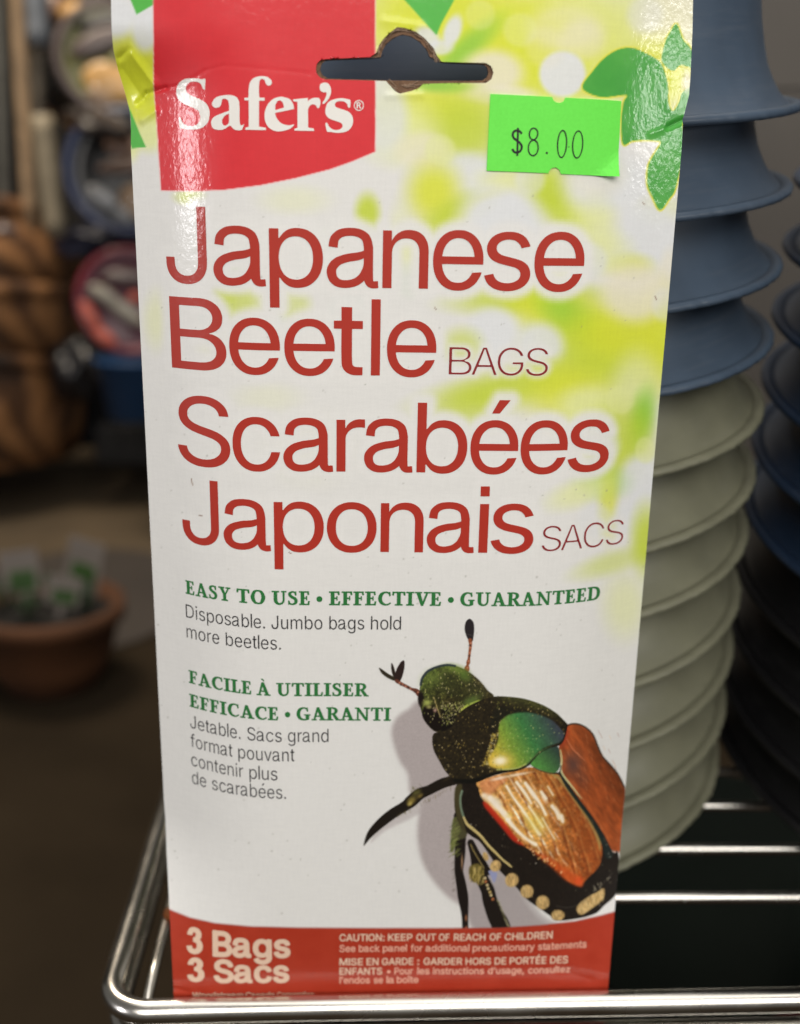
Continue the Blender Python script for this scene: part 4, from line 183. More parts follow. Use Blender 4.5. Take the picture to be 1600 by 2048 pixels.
# brand word, box-face millimetres
BRAND = {
  'S': '-4498/22518,-4570/22514,-4607/22509,-4638/22501,-4673/22487,-4702/22471,-4732/22452,-4756/22432,-4776/22411,-4792/22388,-4804/22364,-4815/22338,-4822/22312,-4827/22285,-4829/22256,-4824/22200,-4818/22173,-4808/22146,-4791/22119,-4768/22096,-4738/22072,-4705/22051,-4666/22029,-4621/22009,-4472/21952,-4400/21921,-4370/21905,-4349/21889,-4334/21869,-4325/21847,-4313/21778,-4312/21754,-4314/21729,-4320/21705,-4331/21681,-4346/21658,-4366/21636,-4387/21619,-4415/21606,-4449/21595,-4483/21587,-4517/21583,-4545/21583,-4573/21585,-4602/21591,-4630/21601,-4652/21611,-4671/21624,-4694/21642,-4711/21660,-4726/21685,-4748/21740,-4758/21760,-4768/21769,-4774/21770,-4786/21766,-4795/21768,-4798/21764,-4799/21749,-4797/21709,-4788/21602,-4781/21547,-4778/21544,-4775/21546,-4767/21547,-4724/21537,-4610/21520,-4534/21516,-4446/21519,-4365/21529,-4328/21537,-4292/21547,-4258/21562,-4227/21580,-4199/21602,-4173/21627,-4150/21655,-4134/21684,-4121/21715,-4112/21747,-4101/21806,-4098/21838,-4099/21867,-4104/21899,-4114/21930,-4126/21962,-4144/21993,-4165/22020,-4191/22044,-4226/22068,-4299/22108,-4340/22126,-4463/22172,-4525/22202,-4550/22218,-4572/22235,-4587/22252,-4598/22272,-4604/22289,-4607/22308,-4606/22330,-4603/22349,-4596/22368,-4585/22388,-4572/22403,-4555/22420,-4537/22433,-4520/22442,-4497/22449,-4469/22453,-4420/22455,-4368/22451,-4340/22446,-4316/22438,-4298/22427,-4283/22414,-4260/22385,-4250/22366,-4230/22312,-4224/22305,-4219/22303,-4208/22302,-4198/22292,-4193/22293,-4187/22305,-4175/22386,-4165/22474,-4166/22495,-4180/22502,-4190/22503,-4201/22503,-4226/22495,-4240/22494,-4350/22511,-4421/22517',
  'a': '-3734/22187,-3795/22182,-3835/22176,-3873/22167,-3908/22157,-3944/22143,-3971/22129,-3993/22111,-4007/22092,-4042/22036,-4045/22029,-4046/22019,-4040/21995,-4027/21973,-4014/21961,-3989/21946,-3972/21941,-3953/21941,-3915/21945,-3896/21951,-3882/21958,-3871/21967,-3853/21989,-3846/22006,-3826/22086,-3821/22098,-3812/22108,-3797/22114,-3781/22116,-3762/22116,-3744/22112,-3728/22105,-3713/22095,-3701/22083,-3690/22066,-3684/22044,-3680/22020,-3675/21947,-3675/21911,-3678/21887,-3684/21882,-3719/21869,-3903/21808,-3947/21792,-3985/21775,-4010/21759,-4032/21741,-4049/21722,-4061/21704,-4071/21678,-4074/21653,-4074/21629,-4070/21604,-4063/21582,-4053/21562,-4039/21545,-4018/21530,-3991/21520,-3956/21512,-3918/21508,-3883/21506,-3856/21508,-3828/21513,-3777/21530,-3747/21546,-3691/21584,-3665/21592,-3647/21584,-3618/21548,-3600/21531,-3564/21513,-3524/21503,-3500/21500,-3458/21501,-3423/21506,-3414/21517,-3404/21534,-3362/21623,-3365/21625,-3368/21624,-3400/21606,-3419/21599,-3429/21598,-3437/21600,-3444/21607,-3449/21617,-3454/21632,-3458/21656,-3460/21719,-3459/21802,-3455/21931,-3455/21972,-3459/22037,-3465/22066,-3473/22090,-3487/22114,-3503/22134,-3521/22149,-3547/22164,-3575/22174,-3604/22180,-3638/22185,-3678/22187 -3690/21821,-3683/21823,-3681/21821,-3686/21658,-3714/21618,-3759/21592,-3804/21597,-3836/21640,-3836/21703,-3794/21766,-3739/21805',
  'f': '-3000/22550,-3051/22544,-3085/22536,-3116/22526,-3147/22511,-3171/22494,-3192/22474,-3210/22452,-3224/22428,-3236/22400,-3244/22371,-3257/22278,-3259/22189,-3266/22136,-3345/22135,-3349/22133,-3349/22086,-3263/22085,-3259/22083,-3270/21573,-3272/21570,-3338/21553,-3349/21513,-2912/21510,-2911/21556,-2912/21558,-2985/21567,-3056/21578,-3044/22080,-3040/22082,-2931/22081,-2930/22084,-2929/22137,-2930/22139,-3035/22138,-3043/22237,-3043/22299,-3040/22359,-3034/22418,-3029/22445,-3023/22464,-3014/22480,-3001/22490,-2991/22495,-2978/22497,-2965/22497,-2952/22494,-2940/22488,-2928/22480,-2919/22465,-2903/22420,-2889/22397,-2881/22387,-2872/22381,-2857/22374,-2842/22371,-2826/22371,-2813/22374,-2803/22381,-2790/22394,-2780/22408,-2775/22423,-2774/22437,-2776/22451,-2781/22465,-2792/22482,-2825/22512,-2849/22528,-2875/22539,-2908/22546,-2943/22550',
  'e': '-2614/22162,-2640/22158,-2673/22149,-2709/22137,-2745/22120,-2782/22097,-2810/22072,-2838/22043,-2863/22011,-2885/21977,-2903/21940,-2917/21904,-2927/21867,-2934/21831,-2937/21794,-2936/21756,-2932/21722,-2923/21683,-2912/21651,-2896/21620,-2876/21589,-2855/21566,-2824/21541,-2793/21524,-2760/21509,-2724/21498,-2693/21492,-2662/21490,-2597/21495,-2556/21502,-2476/21523,-2439/21536,-2411/21550,-2386/21566,-2348/21597,-2336/21609,-2332/21616,-2330/21631,-2332/21637,-2340/21637,-2392/21620,-2412/21616,-2438/21615,-2490/21619,-2516/21624,-2544/21632,-2570/21642,-2595/21655,-2620/21671,-2641/21690,-2659/21711,-2691/21757,-2700/21779,-2708/21803,-2717/21842,-2721/21847,-2719/21848,-2430/21910,-2326/21934,-2332/21939,-2329/21946,-2329/21951,-2333/21995,-2337/22014,-2345/22035,-2370/22078,-2387/22100,-2407/22117,-2435/22132,-2463/22142,-2494/22150,-2550/22161,-2578/22164 -2614/22095,-2607/22096,-2562/22062,-2543/22012,-2533/21954,-2713/21902,-2709/22004,-2669/22077',
  'r': '-1891/22160,-1919/22156,-1945/22149,-1970/22140,-1991/22129,-2012/22115,-2028/22102,-2040/22087,-2040/22152,-2042/22154,-2343/22117,-2343/22083,-2256/22073,-2254/22070,-2259/21571,-2261/21568,-2320/21550,-2323/21513,-1917/21514,-1916/21516,-1922/21560,-1924/21563,-2037/21577,-2039/21580,-2040/21923,-2022/21974,-2010/21993,-1997/22006,-1981/22017,-1963/22026,-1948/22030,-1930/22032,-1912/22029,-1896/22023,-1882/22015,-1871/22003,-1852/21970,-1843/21960,-1835/21957,-1825/21958,-1815/21963,-1807/21973,-1799/21990,-1791/22015,-1784/22041,-1781/22066,-1782/22087,-1785/22111,-1792/22130,-1805/22147,-1821/22156,-1844/22160',
  '’': '-1705/22455,-1720/22453,-1743/22446,-1762/22437,-1777/22426,-1788/22410,-1794/22394,-1798/22360,-1796/22341,-1786/22312,-1777/22298,-1767/22288,-1754/22280,-1726/22269,-1711/22267,-1675/22270,-1662/22264,-1658/22255,-1657/22241,-1659/22221,-1667/22190,-1676/22168,-1694/22131,-1733/22080,-1740/22065,-1740/22056,-1737/22049,-1729/22043,-1721/22043,-1706/22049,-1678/22071,-1646/22104,-1612/22148,-1598/22172,-1577/22218,-1569/22245,-1565/22266,-1563/22290,-1564/22317,-1567/22341,-1572/22362,-1582/22386,-1593/22405,-1608/22424,-1623/22438,-1644/22449,-1661/22454,-1679/22456',
  's': '-1366/22162,-1430/22155,-1471/22146,-1510/22136,-1541/22124,-1573/22110,-1600/22094,-1623/22075,-1644/22048,-1657/22021,-1668/21992,-1676/21963,-1681/21936,-1683/21907,-1682/21880,-1676/21854,-1667/21832,-1653/21811,-1634/21788,-1610/21770,-1585/21757,-1551/21745,-1391/21696,-1367/21686,-1349/21675,-1337/21663,-1331/21654,-1327/21642,-1325/21630,-1327/21617,-1331/21603,-1341/21588,-1364/21567,-1385/21555,-1403/21549,-1429/21544,-1455/21541,-1481/21542,-1507/21546,-1533/21555,-1557/21569,-1580/21584,-1598/21600,-1613/21619,-1631/21657,-1637/21667,-1644/21674,-1652/21678,-1675/21677,-1680/21671,-1682/21659,-1679/21635,-1665/21564,-1652/21521,-1645/21511,-1631/21502,-1624/21500,-1603/21503,-1585/21503,-1491/21489,-1458/21486,-1424/21486,-1356/21491,-1297/21502,-1266/21510,-1237/21521,-1211/21534,-1186/21554,-1166/21574,-1147/21599,-1133/21621,-1122/21646,-1114/21670,-1109/21697,-1107/21744,-1111/21770,-1117/21795,-1127/21819,-1139/21840,-1155/21862,-1174/21882,-1200/21901,-1228/21915,-1262/21927,-1419/21972,-1443/21980,-1460/21989,-1470/21996,-1479/22007,-1482/22015,-1484/22027,-1483/22044,-1478/22059,-1470/22071,-1458/22082,-1443/22091,-1427/22097,-1404/22102,-1355/22105,-1327/22104,-1304/22100,-1283/22092,-1265/22082,-1250/22070,-1237/22056,-1230/22042,-1219/22004,-1213/21992,-1203/21983,-1192/21980,-1182/21980,-1173/21988,-1168/22000,-1165/22019,-1162/22094,-1166/22123,-1172/22132,-1178/22136,-1206/22143,-1296/22160,-1325/22163',
  '®': '-997/22133,-1010/22131,-1031/22124,-1048/22114,-1064/22100,-1076/22085,-1086/22065,-1091/22046,-1093/22027,-1090/22005,-1084/21986,-1075/21969,-1062/21952,-1047/21940,-1029/21931,-1009/21925,-988/21923,-970/21926,-949/21932,-932/21943,-918/21955,-904/21972,-895/21989,-890/22009,-888/22031,-890/22050,-896/22071,-905/22088,-919/22105,-934/22117,-953/22127,-971/22132 -1009/22113,-992/22115,-974/22114,-958/22110,-943/22101,-930/22090,-920/22078,-912/22064,-907/22047,-905/22030,-907/22013,-911/21996,-919/21982,-929/21969,-942/21957,-957/21948,-973/21943,-991/21941,-1006/21943,-1022/21947,-1037/21955,-1050/21966,-1061/21979,-1068/21993,-1074/22010,-1075/22027,-1074/22044,-1069/22061,-1061/22076,-1051/22088,-1038/22100,-1023/22108',
  'R': '-1013/22092,-1034/22090,-1037/22089,-1036/21970,-1011/21971,-1010/22020,-992/22019,-968/21971,-943/21971,-942/21974,-970/22030,-959/22041,-952/22052,-951/22059,-954/22069,-964/22079,-982/22090,-995/22093 -1011/22072,-997/22074,-990/22072,-978/22063,-974/22059,-975/22056,-982/22048,-992/22040,-1000/22038,-1010/22040',
}
# headline letters: word, font, character, left, baseline, x scale, y scale (millimetres on the box face)
HEAD = [
 ('red_headline_japanese', 'reg', 'J', -53.35, 183.4, 0.1618, 0.162),
 ('red_headline_japanese', 'reg', 'a', -41.53, 183.4, 0.1709, 0.162),
 ('red_headline_japanese', 'reg', 'p', -30.65, 183.4, 0.1729, 0.162),
 ('red_headline_japanese', 'reg', 'a', -16.87, 183.4, 0.1647, 0.162),
 ('red_headline_japanese', 'reg', 'n', -6.28, 183.4, 0.1646, 0.162),
 ('red_headline_japanese', 'reg', 'e', 5.6, 183.4, 0.1451, 0.162),
 ('red_headline_japanese', 'reg', 's', 16.21, 183.4, 0.172, 0.162),
 ('red_headline_japanese', 'reg', 'e', 27.54, 183.4, 0.149, 0.162),
 ('beetle', 'reg', 'B', -54.24, 164.39, 0.1877, 0.1594),
 ('beetle', 'reg', 'e', -38.8, 164.39, 0.1505, 0.1594),
 ('beetle', 'reg', 'e', -26.55, 164.39, 0.1472, 0.1594),
 ('beetle', 'reg', 't', -15.74, 164.39, 0.1754, 0.1594),
 ('beetle', 'reg', 'l', -7.78, 164.39, 0.1512, 0.1594),
 ('beetle', 'reg', 'e', -4.04, 164.39, 0.145, 0.1594),
 ('bags', 'thin', 'B', 9.3, 164.71, 0.0763, 0.063),
 ('bags', 'thin', 'A', 15.03, 164.71, 0.0687, 0.063),
 ('bags', 'thin', 'G', 20.47, 164.71, 0.07, 0.063),
 ('bags', 'thin', 'S', 26.82, 164.71, 0.0724, 0.063),
 ('scarabees', 'reg', 'S', -52.64, 142.4, 0.1756, 0.1603),
 ('scarabees', 'reg', 'c', -38.63, 142.4, 0.1464, 0.1603),
 ('scarabees', 'reg', 'a', -26.71, 142.4, 0.1658, 0.1603),
 ('scarabees', 'reg', 'r', -16.2, 142.4, 0.1699, 0.1603),
 ('scarabees', 'reg', 'a', -8.5, 142.4, 0.1629, 0.1603),
 ('scarabees', 'reg', 'b', 1.94, 142.4, 0.1717, 0.1603),
 ('scarabees', 'reg', 'é', 15.17, 142.4, 0.145, 0.1603),
 ('scarabees', 'reg', 'e', 26.59, 142.4, 0.1468, 0.1603),
 ('scarabees', 'reg', 's', 37.22, 142.4, 0.1751, 0.1603),
 ('japonais', 'reg', 'J', -52.01, 123.26, 0.1545, 0.1585),
 ('japonais', 'reg', 'a', -41.01, 123.26, 0.1652, 0.1585),
 ('japonais', 'reg', 'p', -30.56, 123.26, 0.1722, 0.1585),
 ('japonais', 'reg', 'o', -17.76, 123.26, 0.168, 0.1585),
 ('japonais', 'reg', 'n', -5.96, 123.26, 0.1653, 0.1585),
 ('japonais', 'reg', 'a', 6.18, 123.26, 0.1628, 0.1585),
 ('japonais', 'reg', 'i', 17.6, 123.26, 0.1579, 0.1585),
 ('japonais', 'reg', 's', 20.14, 123.26, 0.172, 0.1585),
 ('sacs', 'thin', 'S', 32.73, 123.43, 0.069, 0.0631),
 ('sacs', 'thin', 'A', 37.76, 123.43, 0.0655, 0.0631),
 ('sacs', 'thin', 'C', 43.09, 123.43, 0.0648, 0.0631),
 ('sacs', 'thin', 'S', 48.88, 123.43, 0.0683, 0.0631),
]
# running text: block, font, text, left, baseline, x scale, y scale
LINES = [
 ('tagline', 'ser', 'EASY', -50.91, 109.97, 0.0357, 0.0351),
 ('tagline', 'ser', 'TO', -38.0, 109.97, 0.0405, 0.0351),
 ('tagline', 'ser', 'USE', -29.58, 109.97, 0.0385, 0.0351),
 ('tagline', 'ser', '•', -19.23, 109.97, 0.0327, 0.0351),
 ('tagline', 'ser', 'EFFECTIVE', -16.16, 109.97, 0.0405, 0.0351),
 ('tagline', 'ser', '•', 11.72, 109.97, 0.0327, 0.0351),
 ('tagline', 'ser', 'GUARANTEED', 14.65, 109.97, 0.0391, 0.0351),
 ('tagline', 'ser', 'FACILE', -51.05, 86.46, 0.0374, 0.035),
 ('tagline', 'ser', 'À', -33.69, 86.46, 0.0373, 0.035),
 ('tagline', 'ser', 'UTILISER', -28.87, 86.46, 0.0385, 0.035),
 ('tagline', 'ser', 'EFFICACE', -51.13, 79.99, 0.0386, 0.0355),
 ('tagline', 'ser', '•', -27.01, 79.99, 0.0314, 0.0355),
 ('tagline', 'ser', 'GARANTI', -24.16, 79.99, 0.0385, 0.0355),
 ('fine', 'light', 'Disposable.', -51.42, 103.85, 0.0274, 0.0343),
 ('fine', 'light', 'Jumbo', -29.95, 103.85, 0.028, 0.0343),
 ('fine', 'light', 'bags', -16.38, 103.85, 0.0275, 0.0343),
 ('fine', 'light', 'hold', -6.55, 103.85, 0.0286, 0.0343),
 ('fine', 'light', 'more', -51.41, 98.56, 0.0271, 0.0347),
 ('fine', 'light', 'beetles.', -41.27, 98.56, 0.0279, 0.0347),
 ('fine', 'light', 'Jetable.', -51.37, 74.14, 0.0271, 0.0359),
 ('fine', 'light', 'Sacs', -36.44, 74.14, 0.0282, 0.0359),
 ('fine', 'light', 'grand', -26.4, 74.14, 0.0275, 0.0359),
 ('fine', 'light', 'format', -51.32, 68.85, 0.0265, 0.0364),
 ('fine', 'light', 'pouvant', -38.93, 68.85, 0.0273, 0.0364),
 ('fine', 'light', 'contenir', -51.49, 63.56, 0.0266, 0.0368),
 ('fine', 'light', 'plus', -36.25, 63.56, 0.0289, 0.0368),
 ('fine', 'light', 'de', -51.48, 58.45, 0.0263, 0.0372),
 ('fine', 'light', 'scarabées.', -46.02, 58.45, 0.0274, 0.0372),
 ('count', 'bold', '3', -53.38, 11.99, 0.0643, 0.0708),
 ('count', 'bold', 'Bags', -47.03, 11.84, 0.0644, 0.0677),
 ('count', 'bold', '3', -53.25, 4.11, 0.0674, 0.0688),
 ('count', 'bold', 'Sacs', -46.57, 4.11, 0.0633, 0.0641),
 ('warn', 'cap', 'CAUTION:', -13.62, 16.7, 0.0181, 0.0208),
 ('warn', 'cap', 'KEEP', -1.08, 16.7, 0.0192, 0.0208),
 ('warn', 'cap', 'OUT', 6.37, 16.7, 0.0179, 0.0208),
 ('warn', 'cap', 'OF', 12.25, 16.7, 0.0159, 0.0208),
 ('warn', 'cap', 'REACH', 16.09, 16.7, 0.0184, 0.0208),
 ('warn', 'cap', 'OF', 25.51, 16.7, 0.0175, 0.0208),
 ('warn', 'cap', 'CHILDREN', 29.44, 16.7, 0.0191, 0.0208),
 ('warn', 'low', 'See', -13.59, 13.4, 0.0174, 0.0205),
 ('warn', 'low', 'back', -8.62, 13.4, 0.0177, 0.0205),
 ('warn', 'low', 'panel', -2.37, 13.4, 0.0187, 0.0205),
 ('warn', 'low', 'for', 5.05, 13.4, 0.017, 0.0205),
 ('warn', 'low', 'additional', 8.97, 13.4, 0.0185, 0.0205),
 ('warn', 'low', 'precautionary', 21.14, 13.4, 0.0184, 0.0205),
 ('warn', 'low', 'statements', 38.45, 13.4, 0.0184, 0.0205),
 ('warn', 'cap', 'MISE', -13.68, 9.24, 0.0199, 0.0208),
 ('warn', 'cap', 'EN', -6.6, 9.24, 0.0187, 0.0208),
 ('warn', 'cap', 'GARDE', -2.52, 9.24, 0.0182, 0.0208),
 ('warn', 'cap', ':', 6.73, 9.24, 0.0217, 0.0208),
 ('warn', 'cap', 'GARDER', 8.43, 9.24, 0.0186, 0.0208),
 ('warn', 'cap', 'HORS', 19.41, 9.24, 0.0182, 0.0208),
 ('warn', 'cap', 'DE', 27.06, 9.24, 0.0186, 0.0208),
 ('warn', 'cap', 'PORTÉE', 31.03, 9.24, 0.0188, 0.0208),
 ('warn', 'cap', 'DES', 41.8, 9.24, 0.0186, 0.0208),
 ('warn', 'cap', 'ENFANTS', -13.66, 6.32, 0.0179, 0.0206),
 ('warn', 'low', '•', -1.27, 6.29, 0.0184, 0.0203),
 ('warn', 'low', 'Pour', 0.78, 6.29, 0.0167, 0.0203),
 ('warn', 'low', 'les', 6.89, 6.29, 0.0189, 0.0203),
 ('warn', 'low', 'instructions', 10.95, 6.29, 0.0182, 0.0203),
 ('warn', 'low', 'd’usage,', 25.5, 6.29, 0.0178, 0.0203),
 ('warn', 'low', 'consultez', 36.19, 6.29, 0.0185, 0.0203),
 ('warn', 'low', 'l’endos', -13.55, 3.55, 0.0178, 0.0205),
 ('warn', 'low', 'se', -4.55, 3.55, 0.0169, 0.0205),
 ('warn', 'low', 'la', -1.17, 3.55, 0.0207, 0.0205),
 ('warn', 'low', 'boîte', 1.47, 3.55, 0.0183, 0.0205),
 ('maker', 'low', 'Woodstream', -52.18, -0.72, 0.0163, 0.0159),
 ('maker', 'low', 'Canada', -38.31, -0.72, 0.0157, 0.0159),
 ('maker', 'low', 'Corporation', -30.02, -0.72, 0.0128, 0.0159),
]

# ---------------------------------------------------------------- helpers
def lin(c):
    c = np.asarray(c, float) / 255.0
    return np.where(c <= 0.04045, c / 12.92, ((c + 0.055) / 1.055) ** 2.4)
def rgba(c): return tuple(float(v) for v in lin(c)) + (1.0,)

def at(x, y, Y):
    """point of the place seen at photo pixel x, y on the upright plane Y metres behind the box front"""
    d = ROT @ np.array([(x - 800) / FPX, -(y - 1024) / FPX, -1.0]); t = (Y - CAM[1]) / d[1]
    return Vector(CAM + t * d)
def on_level(x, y, z):
    d = ROT @ np.array([(x - 800) / FPX, -(y - 1024) / FPX, -1.0]); t = (z - CAM[2]) / d[2]
    return Vector(CAM + t * d)

def setp(o, label=None, cat=None, group=None, kind=None):
    for k, v in (('label', label), ('category', cat), ('group', group), ('kind', kind)):
        if v: o[k] = v
    return o
def thing(name, label, cat, loc=(0, 0, 0), group=None):
    o = bpy.data.objects.new(name, None); COL.objects.link(o); o.location = loc; o.empty_display_size = 0.02
    return setp(o, label, cat, group)
def link(name, me, mat=None, parent=None, smooth=True):
    o = bpy.data.objects.new(name, me); COL.objects.link(o)
    if mat is not None: me.materials.append(mat)
    if smooth and len(me.polygons): me.polygons.foreach_set('use_smooth', np.ones(len(me.polygons), bool))
    if parent is not None:
        o.parent = parent; o.matrix_parent_inverse = Matrix.Translation(parent.location).inverted()
    return o
def from_bm(name, bm, mat, parent=None, smooth=True):
    me = bpy.data.meshes.new(name); bm.to_mesh(me); bm.free()
    return link(name, me, mat, parent, smooth)
def from_grid(name, P, mat, parent=None, keep=None, smooth=True):
    """P: rows x cols x 3; keep: mask of cells"""
    r, c = P.shape[:2]
    idx = np.arange(r * c).reshape(r, c)
    q = np.stack([idx[:-1, :-1], idx[:-1, 1:], idx[1:, 1:], idx[1:, :-1]], -1)
    q = q[keep] if keep is not None else q.reshape(-1, 4)
    used = np.unique(q); remap = np.full(r * c, -1); remap[used] = np.arange(len(used)); q = remap[q]
    V = P.reshape(-1, 3)[used]
    me = bpy.data.meshes.new(name)
    me.vertices.add(len(V)); me.vertices.foreach_set('co', V.astype(np.float32).ravel())
    me.loops.add(q.size); me.loops.foreach_set('vertex_index', q.astype(np.int32).ravel())
    me.polygons.add(len(q)); me.polygons.foreach_set('loop_start', (np.arange(len(q)) * 4).astype(np.int32))
    me.update(calc_edges=True); me.validate()
    return link(name, me, mat, parent, smooth), used
def paint(o, rgb):
    a = o.data.color_attributes.new('Col', 'FLOAT_COLOR', 'POINT')
    a.data.foreach_set('color', np.concatenate([rgb, np.ones((len(rgb), 1))], 1).astype(np.float32).ravel())

def tube(bm, pts, r, n=16, closed=False):
    pts = [Vector(p) for p in pts]; m = len(pts); rings = []
    up = Vector((0, 0, 1)); prev = None
    for i, p in enumerate(pts):
        a = pts[(i - 1) % m] if (closed or i) else p; b = pts[(i + 1) % m] if (closed or i < m - 1) else p
        t = (b - a).normalized()
        if prev is None:
            s = t.cross(up)
            if s.length < 1e-3: s = t.cross(Vector((1, 0, 0)))
        else: s = prev - t * prev.dot(t)
        s.normalize(); prev = s; w = s.cross(t)
        rr = r(i / max(1, m - 1)) if callable(r) else r
        rings.append([bm.verts.new(p + rr * (math.cos(2 * math.pi * k / n) * s + math.sin(2 * math.pi * k / n) * w)) for k in range(n)])
    for i in range(m if closed else m - 1):
        A, B = rings[i], rings[(i + 1) % m]
        for k in range(n): bm.faces.new((A[k], A[(k + 1) % n], B[(k + 1) % n], B[k]))
    if not closed:
        bm.faces.new(rings[0][::-1]); bm.faces.new(rings[-1])
    return bm
def lathe(bm, prof, n=96, axis=None, wob=None):
    """prof: (r, z) list; surface of revolution about z"""
    rings = []
    for j, (r, z) in enumerate(prof):
        if r < 1e-6: rings.append([bm.verts.new((0, 0, z))]); continue
        ring = []
        for k in range(n):
            a = 2 * math.pi * k / n; rr = r; zz = z
            if wob: rr, zz = wob(a, r, z, j)
            ring.append(bm.verts.new((rr * math.cos(a), rr * math.sin(a), zz)))
        rings.append(ring)
    for A, B in zip(rings, rings[1:]):
        if len(A) == 1 and len(B) == 1: continue
        for k in range(n):
            k2 = (k + 1) % n
            if len(A) == 1: bm.faces.new((A[0], B[k2], B[k]))
            elif len(B) == 1: bm.faces.new((A[k], A[k2], B[0]))
            else: bm.faces.new((A[k], A[k2], B[k2], B[k]))
    return bm
def box(bm, x0, x1, y0, y1, z0, z1, bevel=0.0):
    v = [bm.verts.new((x, y, z)) for x in (x0, x1) for y in (y0, y1) for z in (z0, z1)]
    f = [bm.faces.new([v[i] for i in q]) for q in ((0, 1, 3, 2), (4, 6, 7, 5), (0, 4, 5, 1), (2, 3, 7, 6), (0, 2, 6, 4), (1, 5, 7, 3))]
    if bevel:
        e = list({e for g in f for e in g.edges})
        bmesh.ops.bevel(bm, geom=e, offset=bevel, segments=3, profile=0.5, affect='EDGES')
    return bm

# ---------------------------------------------------------------- materials
class M:
    """small node helper"""
    def __init__(s, name):
        s.m = bpy.data.materials.new(name); s.m.use_nodes = True; s.t = s.m.node_tree
        s.b = s.t.nodes['Principled BSDF']
    def n(s, kind, **kw):
        k = s.t.nodes.new(kind)
        for a, v in kw.items():
            if a in k.inputs: k.inputs[a].default_value = v
            else: setattr(k, a, v)
        return k
    def l(s, a, b): s.t.links.new(a, b)
    def set(s, **kw):
        for a, v in kw.items(): s.b.inputs[a.replace('_', ' ')].default_value = v
        return s
    def noise(s, scale, detail=3, rough=0.5, stretch=(1, 1, 1), coord='Object'):
        tc = s.n('ShaderNodeTexCoord'); mp = s.n('ShaderNodeMapping'); mp.inputs['Scale'].default_value = stretch
        s.l(tc.outputs[coord], mp.inputs[0]); nz = s.n('ShaderNodeTexNoise'); nz.inputs['Scale'].default_value = scale
        nz.inputs['Detail'].default_value = detail; nz.inputs['Roughness'].default_value = rough
        s.l(mp.outputs[0], nz.inputs[0]); return nz
    def ramp(s, src, stops):
        r = s.n('ShaderNodeValToRGB'); e = r.color_ramp.elements
        while len(e) < len(stops): e.new(0.5)
        for k, (p, c) in zip(e, stops): k.position = p; k.color = c
        s.l(src, r.inputs[0]); return r
    def bump(s, srcs, dest='Normal'):
        prev = None
        for out, dist, st in srcs:
            b = s.n('ShaderNodeBump'); b.inputs['Distance'].default_value = dist; b.inputs['Strength'].default_value = st
            s.l(out, b.inputs['Height'])
            if prev: s.l(prev, b.inputs['Normal'])
            prev = b.outputs[0]
        return prev

def card_material(name, color=None, rough=0.46, coat=0.42, weave=1.0):
    """varnished printed carton: colour from the printed artwork, paper weave and a pebbled varnish"""
    k = M(name)
    fine = k.noise(900, 3, 0.6); spots = k.noise(2600, 2, 0.6)
    wx = k.noise(1, 2, 0.5, (1800, 200, 240)); wz = k.noise(1, 2, 0.5, (260, 200, 1500))
    mix = k.n('ShaderNodeMix', data_type='RGBA', blend_type='MULTIPLY')
    mix.inputs[0].default_value = 1.0
    if color is None:
        a = k.n('ShaderNodeAttribute', attribute_name='Col'); k.l(a.outputs['Color'], mix.inputs[6])
    else: mix.inputs[6].default_value = color
    ad = k.n('ShaderNodeMath', operation='ADD'); k.l(wx.outputs[0], ad.inputs[0]); k.l(wz.outputs[0], ad.inputs[1])
    ad2 = k.n('ShaderNodeMath', operation='ADD'); k.l(ad.outputs[0], ad2.inputs[0]); k.l(spots.outputs[0], ad2.inputs[1])
    mr = k.n('ShaderNodeMapRange'); mr.inputs[1].default_value = 0.9; mr.inputs[2].default_value = 2.1
    mr.inputs[3].default_value = 1 - 0.055 * weave; mr.inputs[4].default_value = 1 + 0.035 * weave
    k.l(ad2.outputs[0], mr.inputs[0]); k.l(mr.outputs[0], mix.inputs[7])
    k.l(mix.outputs[2], k.b.inputs['Base Color'])
    k.set(Roughness=rough, Coat_Weight=coat, Coat_Roughness=0.15, Coat_IOR=1.5)
    k.b.inputs['Specular IOR Level'].default_value = 0.35
    peb = k.noise(1, 2, 0.55, (900, 700, 620)); big = k.noise(70, 2, 0.5)
    nb = k.bump([(ad.outputs[0], 0.00001, 0.25)])
    k.l(nb, k.b.inputs['Normal'])
    cb = k.bump([(big.outputs[0], 0.0003, 0.3), (peb.outputs[0], 0.00008, 1.0), (fine.outputs[0], 0.00002, 0.6)])
    k.l(cb, k.b.inputs['Coat Normal'])
    return k.m
CARD = card_material('printed_carton')
INK_RED = card_material('red_ink', rgba((176, 50, 36)), weave=0.6)
INK_DARKRED = card_material('dark_red_ink', rgba((140, 40, 44)), weave=0.6)
INK_WHITE = card_material('white_print', rgba((238, 236, 230)), weave=0.6)
INK_CREAM = card_material('cream_print', rgba((226, 196, 172)), weave=0.6)
INK_PINK = card_material('pale_pink_print', rgba((228, 170, 148)), weave=0.6)
INK_GREEN = card_material('green_ink', rgba((44, 118, 60)), weave=0.6)
INK_BLACK = card_material('black_ink', rgba((26, 24, 30)), weave=0.6)

def plain(name, color, rough=0.5, metal=0.0, var=0.25, scale=40, bump=0.0, coat=0.0, color2=None, spec=0.5):
    k = M(name); k.b.inputs['Specular IOR Level'].default_value = spec; nz = k.noise(scale, 4, 0.6)
    c = np.array(color[:3]); c2 = np.array(color2[:3]) if color2 else c * (1 + var)
    r = k.ramp(nz.outputs[0], [(0.3, tuple(c * (1 - var)) + (1,)), (0.7, tuple(c2) + (1,))])
    k.l(r.outputs[0], k.b.inputs['Base Color'])
    k.set(Roughness=rough, Metallic=metal, Coat_Weight=coat)
    if bump:
        k.l(k.bump([(nz.outputs[0], bump, 0.6)]), k.b.inputs['Normal'])
    return k.m

